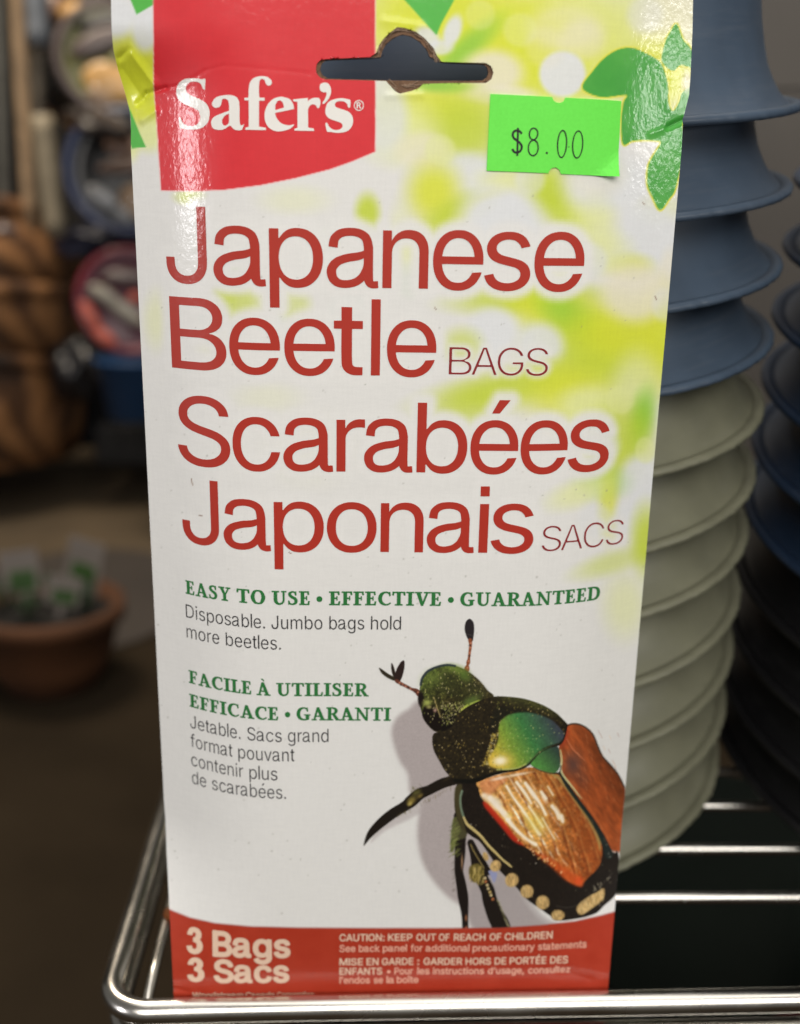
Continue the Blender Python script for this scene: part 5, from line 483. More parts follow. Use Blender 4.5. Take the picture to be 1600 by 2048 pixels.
# ================================================================ THE CARTON
def smooth(t): t = np.clip(t, 0, 1); return t * t * (3 - 2 * t)
def sink(u, v):
    """how far (mm) the puffed front falls back towards its two side folds"""
    a = smooth(v / 48.0); tab = 1 - 0.5 * smooth((v - 221) / 15.0)
    d = np.maximum(-27 - u, 0); L = np.where(d < 24, .0125 * d * d, 7.2 + .6 * (d - 24))
    e = np.maximum(u - 25, 0); R = np.where(e < 26, .0088 * e * e, 5.95 + .458 * (e - 26))
    return a * (L * tab + R)
def seg(u, v, a, b):
    ax, az = a; bx, bz = b; L = (bx - ax) ** 2 + (bz - az) ** 2
    t = np.clip(((u - ax) * (bx - ax) + (v - az) * (bz - az)) / L, 0, 1)
    return np.hypot(u - ax - t * (bx - ax), v - az - t * (bz - az)), t
# creases and dents in the card: (from, to, half width mm, depth mm; + is into the box)
DENTS = [((-60.5, 229.5), (-58.2, 230.8), 1.3, .55), ((-57.9, 230.4), (-53.4, 224.3), 1.9, -.6), ((-60.3, 227.5), (-56.2, 221.5), 2.4, .45),
         ((-57.6, 220.6), (-55.3, 222.6), 1.0, .6), ((-55.3, 222.6), (-50.6, 223.5), .8, .42), ((-50.6, 223.5), (-47, 223.9), .6, .12),
         ((-47, 223.9), (-41.5, 226.6), .7, .07), ((-41.5, 226.6), (-37.5, 227.5), .6, .05), ((-37.5, 227.5), (-20, 226.2), .8, .03),
         ((-56.5, 217.2), (-53.2, 219.1), 1.4, -.45), ((60.6, 219.6), (57.0, 217.9), 1.0, .6), ((57.0, 217.9), (53.0, 216.4), 1.2, -.12),
         ((52, 230), (57, 222), 3.5, -.1), ((44, 7), (53, 4), 3.4, .30), ((45, 13), (52, 14), 2.4, .18), ((-56.8, 2), (-53.5, 1), 1.5, .3),
         ((-5, 236.4), (3, 235.5), 1.6, -.12), ((-4, 222.3), (3, 222.6), 1.4, -.15)]
def dents(u, v):
    y = np.zeros(np.shape(u))
    for a, b, w, d in DENTS:
        r, t = seg(u, v, a, b); y = y + d * np.maximum(0, 1 - r / w) ** 1.5
    y = y + 0.05 * np.sin(u * .21 + 1.3 * np.sin(v * .05)) * np.sin(v * .09 + .8)
    return y
def surf(u, v, lift=0.0):
    """box-face millimetres -> world metres; lift = height above the card"""
    u = np.asarray(u, float); v = np.asarray(v, float)
    y = sink(u, v) + dents(u, v)
    e = 0.2
    gx = (sink(u + e, v) - sink(u - e, v)) / (2 * e)
    n = np.sqrt(1 + gx * gx)
    return np.stack([(u + lift * gx / n * -1) * MM * 1.0, (y - lift / n) * MM, v * MM], -1)
EDGE_L = [(-3.89, -56.99), (-1.35, -56.91), (0.08, -57.05), (5.97, -57.15), (12.58, -57.45), (18.76, -57.87), (24.74, -58.35), (36.81, -59.29), (50.5, -59.7), (79.16, -59.71), (119.17, -59.73), (155.98, -59.74), (189.97, -59.75), (211.22, -59.76), (217.38, -59.39), (218.91, -59.54), (222.96, -60.45), (227.26, -61.32), (230.89, -61.54), (235.43, -61.26), (240.15, -61.07), (245.74, -60.83)]
EDGE_R = [(-4.74, 57.83), (-2.16, 57.78), (0.08, 57.88), (5.38, 57.98), (12.28, 58.32), (18.74, 58.81), (25.0, 59.37), (37.6, 60.47), (51.72, 60.88), (80.55, 60.91), (120.81, 60.94), (157.86, 60.98), (192.06, 61.01), (213.45, 61.03), (219.85, 60.72), (224.8, 61.71), (228.84, 61.64), (237.75, 61.16), (243.56, 60.64), (249.28, 60.25)]
def edges(v):
    a = np.array(EDGE_L); b = np.array(EDGE_R)
    return np.interp(v, a[:, 0], a[:, 1]), np.interp(v, b[:, 0], b[:, 1])
SLOT = [(-18.76, 227.1), (-18.5, 228.14), (-17.79, 228.82), (-16.67, 229.03), (-7.7, 229.6), (-6.33, 230.48), (-5.99, 231.71), (-4.89, 233.24), (-3.08, 234.78), (-2.18, 235.35), (-0.65, 235.2), (1.49, 234.6), (3.35, 233.42), (4.29, 232.5), (5.34, 231.49), (5.88, 230.27), (6.95, 229.02), (11.77, 228.98), (16.09, 228.97), (17.14, 228.43), (17.71, 227.2), (17.35, 225.95), (16.24, 225.16), (8.81, 225.0), (3.26, 224.7), (2.45, 223.91), (0.92, 223.3), (-1.5, 222.7), (-2.49, 223.23), (-3.64, 224.36), (-4.37, 225.11), (-11.76, 225.15), (-16.67, 225.14), (-17.9, 225.5), (-18.51, 226.15)]
INNER = [(-17.89, 227.02), (-17.59, 228.16), (-16.67, 228.85), (-11.77, 229.19), (-5.55, 229.65), (-5.06, 231.17), (-4.37, 232.26), (-2.76, 233.47), (-1.14, 234.07), (0.7, 233.74), (2.61, 232.65), (3.98, 231.21), (4.56, 229.96), (7.05, 228.97), (11.78, 228.84), (15.58, 228.77), (16.43, 228.22), (16.68, 227.08), (16.3, 226.21), (15.5, 225.72), (8.8, 225.48), (3.24, 225.37), (-1.49, 225.31), (-7.65, 225.33), (-11.76, 225.34), (-16.37, 225.43), (-17.39, 225.98)]
STICKER = [(17.21, 223.06), (30.09, 222.76), (30.44, 222.09), (31.0, 221.72), (31.85, 221.65), (32.57, 221.96), (32.95, 222.7), (45.46, 222.59), (45.75, 207.38), (32.95, 207.61), (32.57, 208.41), (31.78, 208.9), (30.92, 208.78), (30.31, 208.16), (30.23, 207.71), (17.05, 207.95)]

# ---- a small painter for the printed picture: works on arrays of photo-space coordinates
def sdf(X, Y, P):
    """signed distance to closed polygon, + inside"""
    P = np.asarray(P, float); Q = np.roll(P, -1, 0)
    D = np.full(X.shape, 1e18); W = np.zeros(X.shape, bool)
    for (x0, y0), (x1, y1) in zip(P, Q):
        dx, dy = x1 - x0, y1 - y0; L = dx * dx + dy * dy
        if L == 0: continue
        t = np.clip(((X - x0) * dx + (Y - y0) * dy) / L, 0, 1)
        D = np.minimum(D, (X - x0 - t * dx) ** 2 + (Y - y0 - t * dy) ** 2)
        if dy != 0: W ^= ((y0 > Y) != (y1 > Y)) & (X < (x1 - x0) * (Y - y0) / dy + x0)
    D = np.sqrt(D); return np.where(W, D, -D)
def crc(P, n=5, closed=True):
    P = np.asarray(P, float); m = len(P); out = []
    for i in range(m if closed else m - 1):
        g = (lambda k: P[k % m]) if closed else (lambda k: P[min(max(k, 0), m - 1)])
        a, b, c, d = g(i - 1), g(i), g(i + 1), g(i + 2)
        for k in range(n):
            t = k / n
            out.append(.5 * (2 * b + (c - a) * t + (2 * a - 5 * b + 4 * c - d) * t * t + (3 * b - a - 3 * c + d) * t ** 3))
    if not closed: out.append(P[-1])
    return np.array(out)
def vnoise(x, y, s, seed=0):
    x = np.asarray(x) / s + 100.3 + seed * 17.17; y = np.asarray(y) / s + 57.9 + seed * 31.7
    xi, yi = np.floor(x).astype(int), np.floor(y).astype(int); fx, fy = x - xi, y - yi
    fx = fx * fx * (3 - 2 * fx); fy = fy * fy * (3 - 2 * fy)
    def h(a, b):
        n = (a * 374761393 + b * 668265263 + seed * 1442695) & 0xffffffff
        n = ((n ^ (n >> 13)) * 1274126177) & 0xffffffff
        return ((n ^ (n >> 16)) & 0xffff) / 65535.0
    return (h(xi, yi) * (1 - fx) + h(xi + 1, yi) * fx) * (1 - fy) + (h(xi, yi + 1) * (1 - fx) + h(xi + 1, yi + 1) * fx) * fy
def fbm(x, y, s, seed=0, o=3):
    return sum(vnoise(x, y, s / 2 ** k, seed + k) * .5 ** k for k in range(o)) / (2 - .5 ** (o - 1))
class Painter:
    def __init__(s, X, Y, base):
        s.X, s.Y = X.ravel(), Y.ravel(); s.c = np.empty((s.X.size, 3)); s.c[:] = base; s.a = np.zeros(s.X.size)
    def sub(s, lo, hi): return np.nonzero((s.X > lo[0]) & (s.X < hi[0]) & (s.Y > lo[1]) & (s.Y < hi[1]))[0]
    def mix(s, i, k, col, cover=True):
        if callable(col): col = col(s.X[i], s.Y[i])
        else: col = np.asarray(col, float)
        k = np.clip(k, 0, 1)[:, None]
        s.c[i] = s.c[i] * (1 - k) + col * k
        if cover: s.a[i] = np.maximum(s.a[i], k[:, 0])
    def poly(s, P, col, soft=1.0, a=1.0, curve=True, grow=0.0):
        P = crc(P) if curve else np.asarray(P, float)
        i = s.sub(P.min(0) - 2 * soft - grow, P.max(0) + 2 * soft + grow)
        if not len(i): return
        d = sdf(s.X[i], s.Y[i], P) + grow
        s.mix(i, smooth(d / (2 * soft) + .5) * a, col)
    def line(s, P, w, col, soft=1.0, a=1.0, curve=True):
        P = crc(P, 5, False) if curve else np.asarray(P, float)
        if P.shape[1] == 2: P = np.hstack([P, np.full((len(P), 1), w)])
        wm = P[:, 2].max() / 2 + 2 * soft
        i = s.sub(P[:, :2].min(0) - wm, P[:, :2].max(0) + wm)
        if not len(i): return
        X, Y = s.X[i], s.Y[i]; D = np.full(len(i), -1e9)
        for A, B in zip(P[:-1], P[1:]):
            dx, dy = B[0] - A[0], B[1] - A[1]; L = dx * dx + dy * dy
            if L == 0: continue
            t = np.clip(((X - A[0]) * dx + (Y - A[1]) * dy) / L, 0, 1)
            D = np.maximum(D, (A[2] + (B[2] - A[2]) * t) / 2 - np.hypot(X - A[0] - t * dx, Y - A[1] - t * dy))
        s.mix(i, smooth(D / (2 * soft) + .5) * a, col)
    def blob(s, x, y, rx, ry, col, a=1.0, ang=0, hard=0.25, pw=1.0):
        R = max(rx, ry) * (2 - hard) + 2; i = s.sub((x - R, y - R), (x + R, y + R))
        if not len(i): return
        c, q = math.cos(math.radians(ang)), math.sin(math.radians(ang)); dx, dy = s.X[i] - x, s.Y[i] - y
        r = np.hypot((dx * c + dy * q) / rx, (-dx * q + dy * c) / ry)
        s.mix(i, smooth((1 + (1 - hard) - r) / (2 * (1 - hard) + 1e-6)) * a, col)

WHITE = (229, 229, 226)
def paint_background(p):
    Yl = (219, 227, 50); YG = (195, 214, 54); G = (138, 203, 62); W = (226, 229, 231); LY = (230, 236, 165); C = (236, 231, 208)
    B = p.blob
    for q in ((870, 30, 150, 90, Yl, .95, 0, .2), (1010, 85, 190, 95, Yl, .95, 0, .2), (1150, 100, 200, 95, Yl, .95, 0, .2), (1290, 60, 150, 110, LY, .7, 0, .2),
              (1350, 40, 80, 60, C, .7, 0, .2), (1320, 150, 60, 60, Yl, .9, 0, .2), (930, 100, 78, 22, G, .75, -42, .1), (1130, 55, 75, 45, C, .5, 0, .2),
              (1165, 80, 45, 40, C, .5, 0, .4), (905, 62, 17, 34, W, .95, 20, .6), (855, 75, 28, 20, W, .9, 35, .5), (880, 95, 26, 15, W, .8, 0, .4), (985, 145, 62, 45, C, .9, 0, .45),
              (1125, 148, 47, 46, W, .97, 0, .85), (850, 215, 120, 42, Yl, .85, 0, .2), (880, 172, 60, 12, G, .75, 4, .1), (1000, 190, 70, 20, C, .8, 0, .3),
              (930, 260, 75, 60, YG, .85, 0, .2), (800, 260, 70, 60, LY, .8, 0, .3), (770, 235, 45, 75, W, .75, 0, .4), (845, 300, 55, 35, C, .6, 0, .4),
              (935, 350, 58, 45, W, .85, 0, .5), (868, 385, 48, 55, Yl, .85, 0, .2), (905, 430, 60, 28, YG, .8, -30, .2), (960, 415, 45, 16, Yl, .7, -35, .2),
              (1045, 360, 80, 28, LY, .8, 0, .3), (1105, 385, 46, 48, YG, .9, 30, .2), (1140, 430, 30, 45, YG, .85, -35, .2), (1180, 415, 50, 35, LY, .6, 0, .3),
              (1000, 440, 82, 60, W, .97, 0, .6), (1215, 365, 90, 60, W, .9, 0, .5), (1190, 345, 60, 50, C, .4, 0, .4), (1320, 420, 36, 25, LY, .9, 0, .2), (1295, 475, 72, 80, W, .92, 0, .5),
              (1190, 470, 40, 60, LY, .75, 0, .2), (1262, 533, 38, 22, Yl, .6, 0, .2), (1225, 510, 40, 40, LY, .5, 0, .3), (1340, 560, 24, 60, C, .6, 0, .2),
              (1060, 598, 130, 26, YG, .85, -3, .2), (1105, 625, 80, 40, Yl, .8, 15, .2), (1150, 640, 65, 30, G, .85, 32, .1), (1200, 700, 120, 75, YG, .9, 10, .2), (1240, 660, 80, 60, Yl, .85, 0, .2),
              (1315, 680, 40, 90, Yl, .85, 0, .2), (985, 662, 50, 48, W, .9, 0, .65), (1080, 692, 47, 46, W, .88, 0, .6), (925, 690, 35, 30, YG, .5, 0, .2), (1270, 585, 66, 58, C, .85, 0, .5),
              (1020, 775, 150, 34, YG, .8, -12, .2), (1140, 790, 80, 55, Yl, .75, 0, .2), (950, 815, 60, 40, YG, .45, 0, .2), (1180, 815, 62, 42, LY, .9, 0, .4), (1275, 765, 45, 60, LY, .75, 0, .3),
              (1283, 838, 22, 52, G, .9, 12, .1), (1245, 870, 55, 60, YG, .75, 0, .2), (1225, 930, 55, 45, YG, .5, 0, .2), (1280, 960, 40, 48, W, .9, 0, .5), (1205, 965, 45, 30, G, .35, 0, .2),
              (1216, 1010, 18, 60, Yl, .6, 0, .2), (1160, 985, 60, 24, LY, .7, -20, .2), (1262, 1035, 36, 34, W, .8, 0, .4), (1292, 1080, 26, 60, YG, .8, 0, .2), (1225, 1125, 70, 20, YG, .4, -18, .2),
              (1250, 1210, 40, 60, LY, .55, 0, .2), (1180, 870, 48, 30, W, .7, 0, .4),
              (475, 605, 42, 30, YG, .55, 0, .3), (450, 592, 22, 20, YG, .35, 0, .2), (590, 612, 28, 32, YG, .38, 0, .3), (735, 425, 22, 34, YG, .85, 0, .3), (378, 393, 26, 14, YG, .5, 0, .2),
              (312, 640, 22, 50, LY, .45, 0, .2), (800, 470, 20, 60, LY, .4, 0, .2), (590, 400, 60, 25, LY, .3, 0, .2), (830, 500, 28, 40, LY, .5, 0, .3), (1040, 60, 34, 34, LY, .45, 0, .7), (1205, 150, 30, 30, LY, .4, 0, .7), (1090, 95, 40, 40, C, .3, 0, .7), (1290, 30, 36, 36, W, .4, 0, .7), (960, 30, 30, 30, LY, .4, 0, .7), (880, 300, 30, 30, LY, .5, 0, .7), (1060, 360, 30, 30, W, .5, 0, .7), (1180, 520, 34, 34, W, .6, 0, .7), (1330, 610, 26, 34, W, .45, 0, .7), (1120, 560, 26, 26, LY, .4, 0, .7), (1240, 800, 28, 28, LY, .5, 0, .7), (1205, 890, 36, 30, W, .5, 0, .7), (1290, 900, 20, 26, LY, .5, 0, .7), (1190, 1040, 34, 34, W, .5, 0, .7), (660, 480, 26, 26, (220, 226, 214), .35, 0, .7), (560, 660, 30, 30, (220, 226, 222), .4, 0, .7), (420, 640, 24, 24, (218, 224, 220), .4, 0, .7), (820, 560, 30, 36, (218, 226, 214), .4, 0, .6), (700, 620, 40, 30, (222, 228, 224), .4, 0, .6), (470, 545, 20, 12, G, .12, 0, .2),
              (440, 690, 40, 30, LY, .22, 0, .2), (620, 900, 70, 60, LY, .12, 0, .2), (535, 795, 60, 25, LY, .2, 0, .2),
              (262, 130, 60, 62, Yl, .95, 0, .3), (290, 200, 60, 70, Yl, .9, 0, .3), (300, 268, 36, 32, LY, .9, 0, .3), (232, 35, 40, 40, W, .9, 0, .3), (290, 60, 26, 44, W, .9, 0, .5), (262, 290, 16, 30, LY, .9, 0, .3)):
        B(*q[:7], hard=max(q[7], .62) if q[4] in (W, C) else q[7] + .08)
def paint_leaves(p):
    gr = lambda X, Y: np.array([72, 168, 62]) + (fbm(X, Y, 40, 3)[:, None] - .5) * np.array([26, 18, 14])
    g2 = (84, 186, 70)
    rim = (232, 226, 70)
    for P, c in (([(1165, 176), (1185, 143), (1209, 116), (1237, 99), (1264, 96), (1291, 106), (1319, 123), (1329, 143), (1336, 171), (1337, 205), (1346, 222), (1358, 205), (1364, 186), (1382, 174), (1400, 200), (1388, 250), (1366, 240), (1366, 300), (1351, 376), (1338, 398), (1320, 420), (1305, 394), (1295, 369), (1296, 335), (1305, 314), (1320, 290), (1318, 282), (1291, 280), (1264, 282), (1246, 288), (1243, 240), (1247, 205), (1252, 190), (1202, 194)], gr),
                 ([(1353, 48), (1366, 79), (1382, 98), (1395, 137), (1362, 130), (1346, 142), (1326, 127), (1324, 109), (1332, 80), (1340, 65)], gr)):
        p.poly(P, rim, 2.2, 1, True, grow=3.0); p.poly(P, c, 1.2, 1, True)
    p.poly([(785, -60), (800, -10), (845, 40), (873, 71), (882, 48), (914, -10), (940, -60)], g2, 1.3, 1, False)
    p.poly([(230, -60), (262, 2), (273, 29), (306, 10), (330, -60)], g2, 1.4, 1, False)
    p.poly([(256, 210), (268, 238), (280, 268), (292, 294), (264, 297), (250, 260)], g2, 1.2, 1, False)
    p.blob(1374, 165, 10, 22, (236, 232, 205), .9, hard=.3)
    bulk = [(1334, 180), (1344, 150), (1362, 138), (1373, 150), (1368, 178), (1362, 205), (1352, 222), (1346, 215), (1342, 195)]
def paint_red(p):
    P = [(307, -80), (308, 170), (315, 260), (322.5, 380), (380, 382), (450, 379), (520, 370), (590, 356), (660, 338), (705, 322), (750, 303), (750, -80)]
    p.poly(P, (244, 190, 190), 1.3, .8, False, grow=2.0)
    p.poly(P, lambda X, Y: np.array([219, 46, 54]) + 0 * X[:, None] + (fbm(X, Y, 30, 5)[:, None] - .5) * 6, 1.0, 1, False)
    Q = [(330, 2100), (330, 1815), (347, 1823), (380, 1836), (430, 1847), (500, 1853.5), (600, 1856), (760, 1857), (900, 1857), (1000, 1856), (1080, 1851), (1150, 1843), (1200, 1832), (1240, 1821), (1250, 2100)]
    p.poly(Q, (150, 90, 90), 1.4, .5, False, grow=1.6)
    p.poly(Q, lambda X, Y: np.array([172, 55, 34]) + 0 * X[:, None] + (fbm(X, Y, 25, 8)[:, None] - .5) * 10, 1.1, 1, False)

def loops(txt, k=0.1):
    return [[tuple(float(t) * k for t in p.split('/')) for p in l.split(',')] for l in txt.split(' ') if l]
HALO = []                                     # (loops in face mm) of the headline, for the printed white glow
GL = {f: {c: (a, loops(t)) for c, (a, t) in d.items()} for f, d in FONT.items()}

def beetle(p):
    """the printed photograph of a beetle; coordinates are 1/2.857 photo pixels from (700, 1220)"""
    P, L, B = p.poly, p.line, p.blob
    rs = random.Random(3)
    blk = (27, 21, 15)
    sh = lambda X, Y: np.array([176, 167, 166]) + (vnoise(X, Y, 4, 2)[:, None] - .5) * 12
    # cast shadow on the paper (printed)
    P([(430, 545), (330, 570), (265, 620), (238, 690), (250, 770), (285, 865), (330, 940), (345, 1050), (410, 1090), (392, 1180), (386, 1300), (410, 1430), (470, 1540), (560, 1640), (650, 1705), (705, 1815), (800, 1830), (1130, 1830), (1180, 1815), (1060, 1740), (900, 1500), (700, 1200), (700, 900)], sh, 22)
    P([(120, 1325), (200, 1262), (330, 1200), (430, 1150), (560, 1120), (600, 1060), (420, 1080), (200, 1200)], sh, 14, .6)
    P([(700, 1600), (800, 1500), (950, 1560), (1100, 1740), (1180, 1800), (900, 1830), (700, 1830)], (165, 158, 158), 18, .6)
    # antennae
    for Q, c in (([(166, 331), (182, 338), (215, 362), (246, 380), (264, 402), (245, 402), (208, 384), (178, 358)], (48, 42, 28)),
                 ([(236, 304), (246, 314), (256, 345), (266, 385), (262, 400), (247, 380), (236, 340)], (40, 30, 24)),
                 ([(303, 288), (312, 298), (310, 335), (297, 385), (276, 420), (258, 408), (255, 380), (264, 345), (284, 305)], (42, 28, 26))): P(Q, c, 2)
    P([(683, 50), (705, 70), (710, 110), (706, 150), (700, 178), (678, 172), (662, 140), (655, 105), (662, 68)], (38, 33, 36), 2)
    L([(668, 138), (702, 146)], 2, (110, 105, 100), 1, .7)
    L([(266, 405, 20), (300, 425, 18), (330, 440, 17), (352, 452, 16), (378, 462, 26), (398, 480, 34), (430, 500, 30)], 0, (104, 58, 44), 2)
    L([(686, 172, 22), (689, 200, 17), (684, 240, 15), (680, 275, 14), (676, 298, 22), (672, 315, 14), (668, 335, 30), (664, 350, 26)], 0, (138, 76, 46), 2)
    for x, y in ((284, 416), (300, 424), (318, 436), (345, 450), (690, 190), (687, 215), (684, 245), (678, 292), (672, 330), (390, 470)):
        B(x, y, 5, 5, (220, 150, 120), .8, hard=.2)
    for x, y in ((292, 428), (335, 447), (686, 202), (682, 262), (405, 490), (372, 468)): B(x, y, 7, 5, (50, 25, 20), .7, hard=.2)
    # front leg
    L([(640, 960, 46), (600, 972, 52), (530, 990, 58), (450, 1030, 56), (400, 1050, 66), (350, 1092, 70), (315, 1120, 58), (235, 1170, 58), (160, 1232, 50), (112, 1285, 34), (80, 1344, 5)], 0, blk, 3)
    # middle and hind legs
    L([(628, 1180, 70), (632, 1260, 76), (632, 1300, 62), (628, 1400, 60), (622, 1490, 50), (634, 1560, 56), (646, 1640, 60), (655, 1720, 44), (658, 1780, 36), (660, 1840, 38)], 0, (26, 20, 17), 3)
    L([(690, 1330, 40), (716, 1400, 60), (740, 1470, 90), (752, 1530, 74), (786, 1600, 78), (800, 1660, 84), (830, 1740, 96), (860, 1800, 104), (870, 1850, 110)], 0, (28, 22, 18), 3)
    L([(700, 1340, 26), (730, 1400, 30), (765, 1450, 34), (795, 1500, 30)], 0, (26, 20, 16), 2)
    L([(690, 1340), (708, 1380), (735, 1425), (765, 1475)], 6, (170, 150, 90), 2, .8)
    L([(612, 1205, 50), (604, 1260, 48), (592, 1320, 34), (582, 1375, 18)], 0, (98, 104, 52), 6, .9)
    P([(600, 1195), (650, 1200), (668, 1250), (660, 1300), (600, 1310), (585, 1260)], (84, 82, 52), 6, .8)
    P([(792, 1490), (840, 1500), (825, 1560), (808, 1530)], (150, 155, 190), 3)
    P([(685, 1465), (735, 1450), (765, 1490), (755, 1530), (710, 1555), (682, 1520)], (104, 92, 44), 6)
    for k in range(70):
        x, y = rs.uniform(686, 765), rs.uniform(1462, 1548); a = rs.uniform(-.4, .3)
        L([(x, y), (x + 26 * math.sin(a), y + 26 * math.cos(a))], 3.2, rs.choice([(176, 156, 84), (60, 52, 28), (140, 122, 60), (200, 178, 110)]), 1, .8, False)
    for k in range(60):
        x, y = rs.uniform(590, 640), rs.uniform(1200, 1400); L([(x, y), (x - rs.uniform(14, 34), y + rs.uniform(8, 26))], 3, rs.choice([(110, 118, 62), (70, 76, 38), (140, 146, 84)]), 1, .75, False)
    # head
    HD = [(400, 430), (408, 398), (436, 362), (486, 330), (560, 314), (622, 325), (682, 356), (740, 402), (788, 460), (822, 494), (790, 560), (700, 620), (620, 650), (560, 692), (490, 696), (440, 652), (414, 600), (398, 530)]
    def hc(X, Y):
        n = fbm(X, Y, 16, 4)[:, None]; m = smooth((vnoise(X, Y, 5, 9) - .35) * 2)[:, None]
        g = np.clip((700 - X - (Y - 330) * .7) / 260, 0, 1)[:, None]
        top = np.array([88, 104, 46]) * (.55 + .75 * n); bot = np.array([58, 52, 26]) * (.55 + .8 * n)
        c = bot * (1 - g) + top * g
        r = np.clip((X - 640) / 150, 0, 1)[:, None] * np.clip((520 - Y) / 120, 0, 1)[:, None]
        c = c * (1 - r) + np.array([104, 96, 66]) * (.7 + .5 * n) * r
        return c * (.72 + .5 * m)
    P(HD, hc, 2.5)
    P([(560, 330), (640, 345), (720, 410), (770, 480), (700, 520), (600, 500), (520, 470), (480, 400)], (58, 66, 32), 40, .45)
    B(470, 385, 60, 40, (130, 152, 68), .45, -30, .1); B(600, 335, 60, 22, (142, 168, 70), .6, 12, .1); B(655, 375, 36, 26, (116, 156, 62), .5, 30, .1)
    L([(404, 428), (412, 392), (442, 352), (494, 326), (556, 314), (600, 320)], 13, (42, 52, 58), 3, .95)
    P([(620, 596), (640, 560), (680, 534), (740, 514), (722, 535), (668, 566), (632, 604)], (196, 206, 84), 5)
    B(690, 520, 50, 22, (110, 140, 66), .6, -25, .1)
    P([(520, 590), (560, 560), (640, 620), (620, 700), (530, 700), (500, 660)], (16, 12, 8), 14)
    P([(412, 590), (430, 548), (462, 542), (500, 570), (522, 615), (530, 660), (500, 694), (456, 668), (424, 630)], (20, 13, 9), 4)
    B(405, 508, 17, 42, (24, 16, 14), 1, 0, .6)
    B(440, 530, 22, 18, (176, 184, 96), .85, 0, .1); B(452, 555, 14, 9, (190, 185, 110), .7, 0, .1)
    L([(478, 500), (492, 540), (505, 580), (518, 612)], 6, (188, 168, 110), 2, .8); B(486, 572, 10, 12, (196, 160, 140), .8)
    for k in range(620):
        x, y = rs.uniform(410, 790), rs.uniform(330, 640)
        if rs.random() < .5: x, y = rs.uniform(520, 650), rs.uniform(520, 660)
        if sdf(np.array([x]), np.array([y]), HD)[0] < 8: continue
        c = rs.choice([(196, 190, 110), (150, 160, 80), (20, 22, 12), (30, 28, 16), (226, 214, 160)])
        L([(x, y), (x + rs.uniform(-4, 4), y + rs.uniform(2, 9))], rs.uniform(2, 4.2), c, 1.2, .75, False)
    # body, dark underside
    P([(610, 1000), (640, 985), (720, 975), (800, 960), (1200, 930), (1300, 1050), (1420, 1230), (1500, 1380), (1530, 1380), (1540, 1500), (1520, 1620), (1450, 1690), (1400, 1735), (1300, 1763), (1180, 1775), (1140, 1745), (1080, 1703), (1000, 1645), (955, 1590), (900, 1535), (850, 1482), (800, 1405), (742, 1325), (690, 1290), (640, 1245), (608, 1180), (597, 1100)],
      lambda X, Y: np.array([29, 23, 18]) * (.7 + .6 * fbm(X, Y, 9, 6)[:, None]), 3)
    P([(604, 1010), (640, 1000), (636, 1100), (648, 1200), (664, 1270), (630, 1230), (604, 1160), (596, 1080)], (74, 68, 40), 6, .85)
    L([(640, 1035, 14), (630, 1075, 12), (634, 1130, 12), (650, 1185, 12)], 0, (118, 138, 116), 3, .9)
    L([(650, 1185, 10), (668, 1222, 15), (700, 1250, 17), (745, 1290, 16), (790, 1345, 16), (830, 1385, 14), (870, 1425, 12), (908, 1455, 12), (925, 1470, 5)], 0, (204, 184, 122), 3)
    L([(700, 1262, 5), (745, 1302, 6), (792, 1358, 5), (860, 1424, 4)], 0, (96, 82, 44), 2, .8)
    # left wing case
    EL = [(722, 990), (760, 968), (820, 950), (880, 932), (960, 915), (1030, 898), (1090, 915), (1170, 934), (1212, 955), (1260, 1030), (1330, 1130), (1395, 1225), (1435, 1320), (1440, 1400), (1420, 1470), (1370, 1520), (1332, 1560), (1318, 1578), (1250, 1552), (1180, 1490), (1080, 1405), (980, 1338), (905, 1262), (835, 1185), (785, 1120), (745, 1060), (735, 1020)]
    def ec(X, Y):
        d = np.array([.545, .838]); n = np.array([.838, -.545])
        s_ = (X - 900) * d[0] + (Y - 950) * d[1]; t_ = (X - 900) * n[0] + (Y - 950) * n[1]        # along / across the stripes
        k = np.clip(s_ / 720, 0, 1)[:, None]; q = np.clip((t_ + 150) / 330, 0, 1)[:, None]
        a = np.array([216, 158, 84]) * (1 - k) + np.array([184, 84, 26]) * k
        b = np.array([180, 114, 52]) * (1 - k) + np.array([148, 76, 32]) * k
        c = a * (1 - q) + b * q
        glow = np.exp(-((k - .42) / .26) ** 2) * np.exp(-((q - .35) / .24) ** 2); c = c * (1 - .6 * glow) + np.array([246, 212, 116]) * .6 * glow
        tw = t_ + 14 * (vnoise(X, Y, 90, 2) - .5)
        st = (.5 + .5 * np.sin(tw * 2 * math.pi / 42.0 + .6))[:, None]; am = (.04 + .34 * vnoise(s_, t_ * 2, 60, 8))[:, None]
        c = c * (1 + .35 * am * (st - .55))
        w = smooth((st[:, 0] - .62) * 3) * np.exp(-((s_ - 290) / 280) ** 2) * smooth((vnoise(s_, t_ * 3, 40, 5) - .2) * 2.4)
        w = (w * np.clip(1.25 - np.abs(t_ + 25) / 135, 0, 1))[:, None]
        c = c * (1 - w) + np.array([252, 243, 226]) * w
        e = fbm(X, Y, 13, 11)[:, None]; c = c * (.70 + .6 * e); bl = fbm(s_, t_ * 1.6, 60, 19)[:, None]; c = c * (.78 + .44 * bl)
        sp = smooth((vnoise(X, Y, 5, 14) - .78) * 7)[:, None]; c = c * (1 - .3 * sp) + np.array([255, 236, 190]) * .3 * sp
        return np.clip(c, 0, 255)
    P(EL, ec, 3)
    tops = [(790, 985), (850, 962), (915, 950), (985, 935), (1055, 935), (1120, 945), (1172, 955)]; ends = [(930, 1275), (1035, 1370), (1125, 1440), (1205, 1505), (1290, 1545), (1360, 1505), (1408, 1425)]
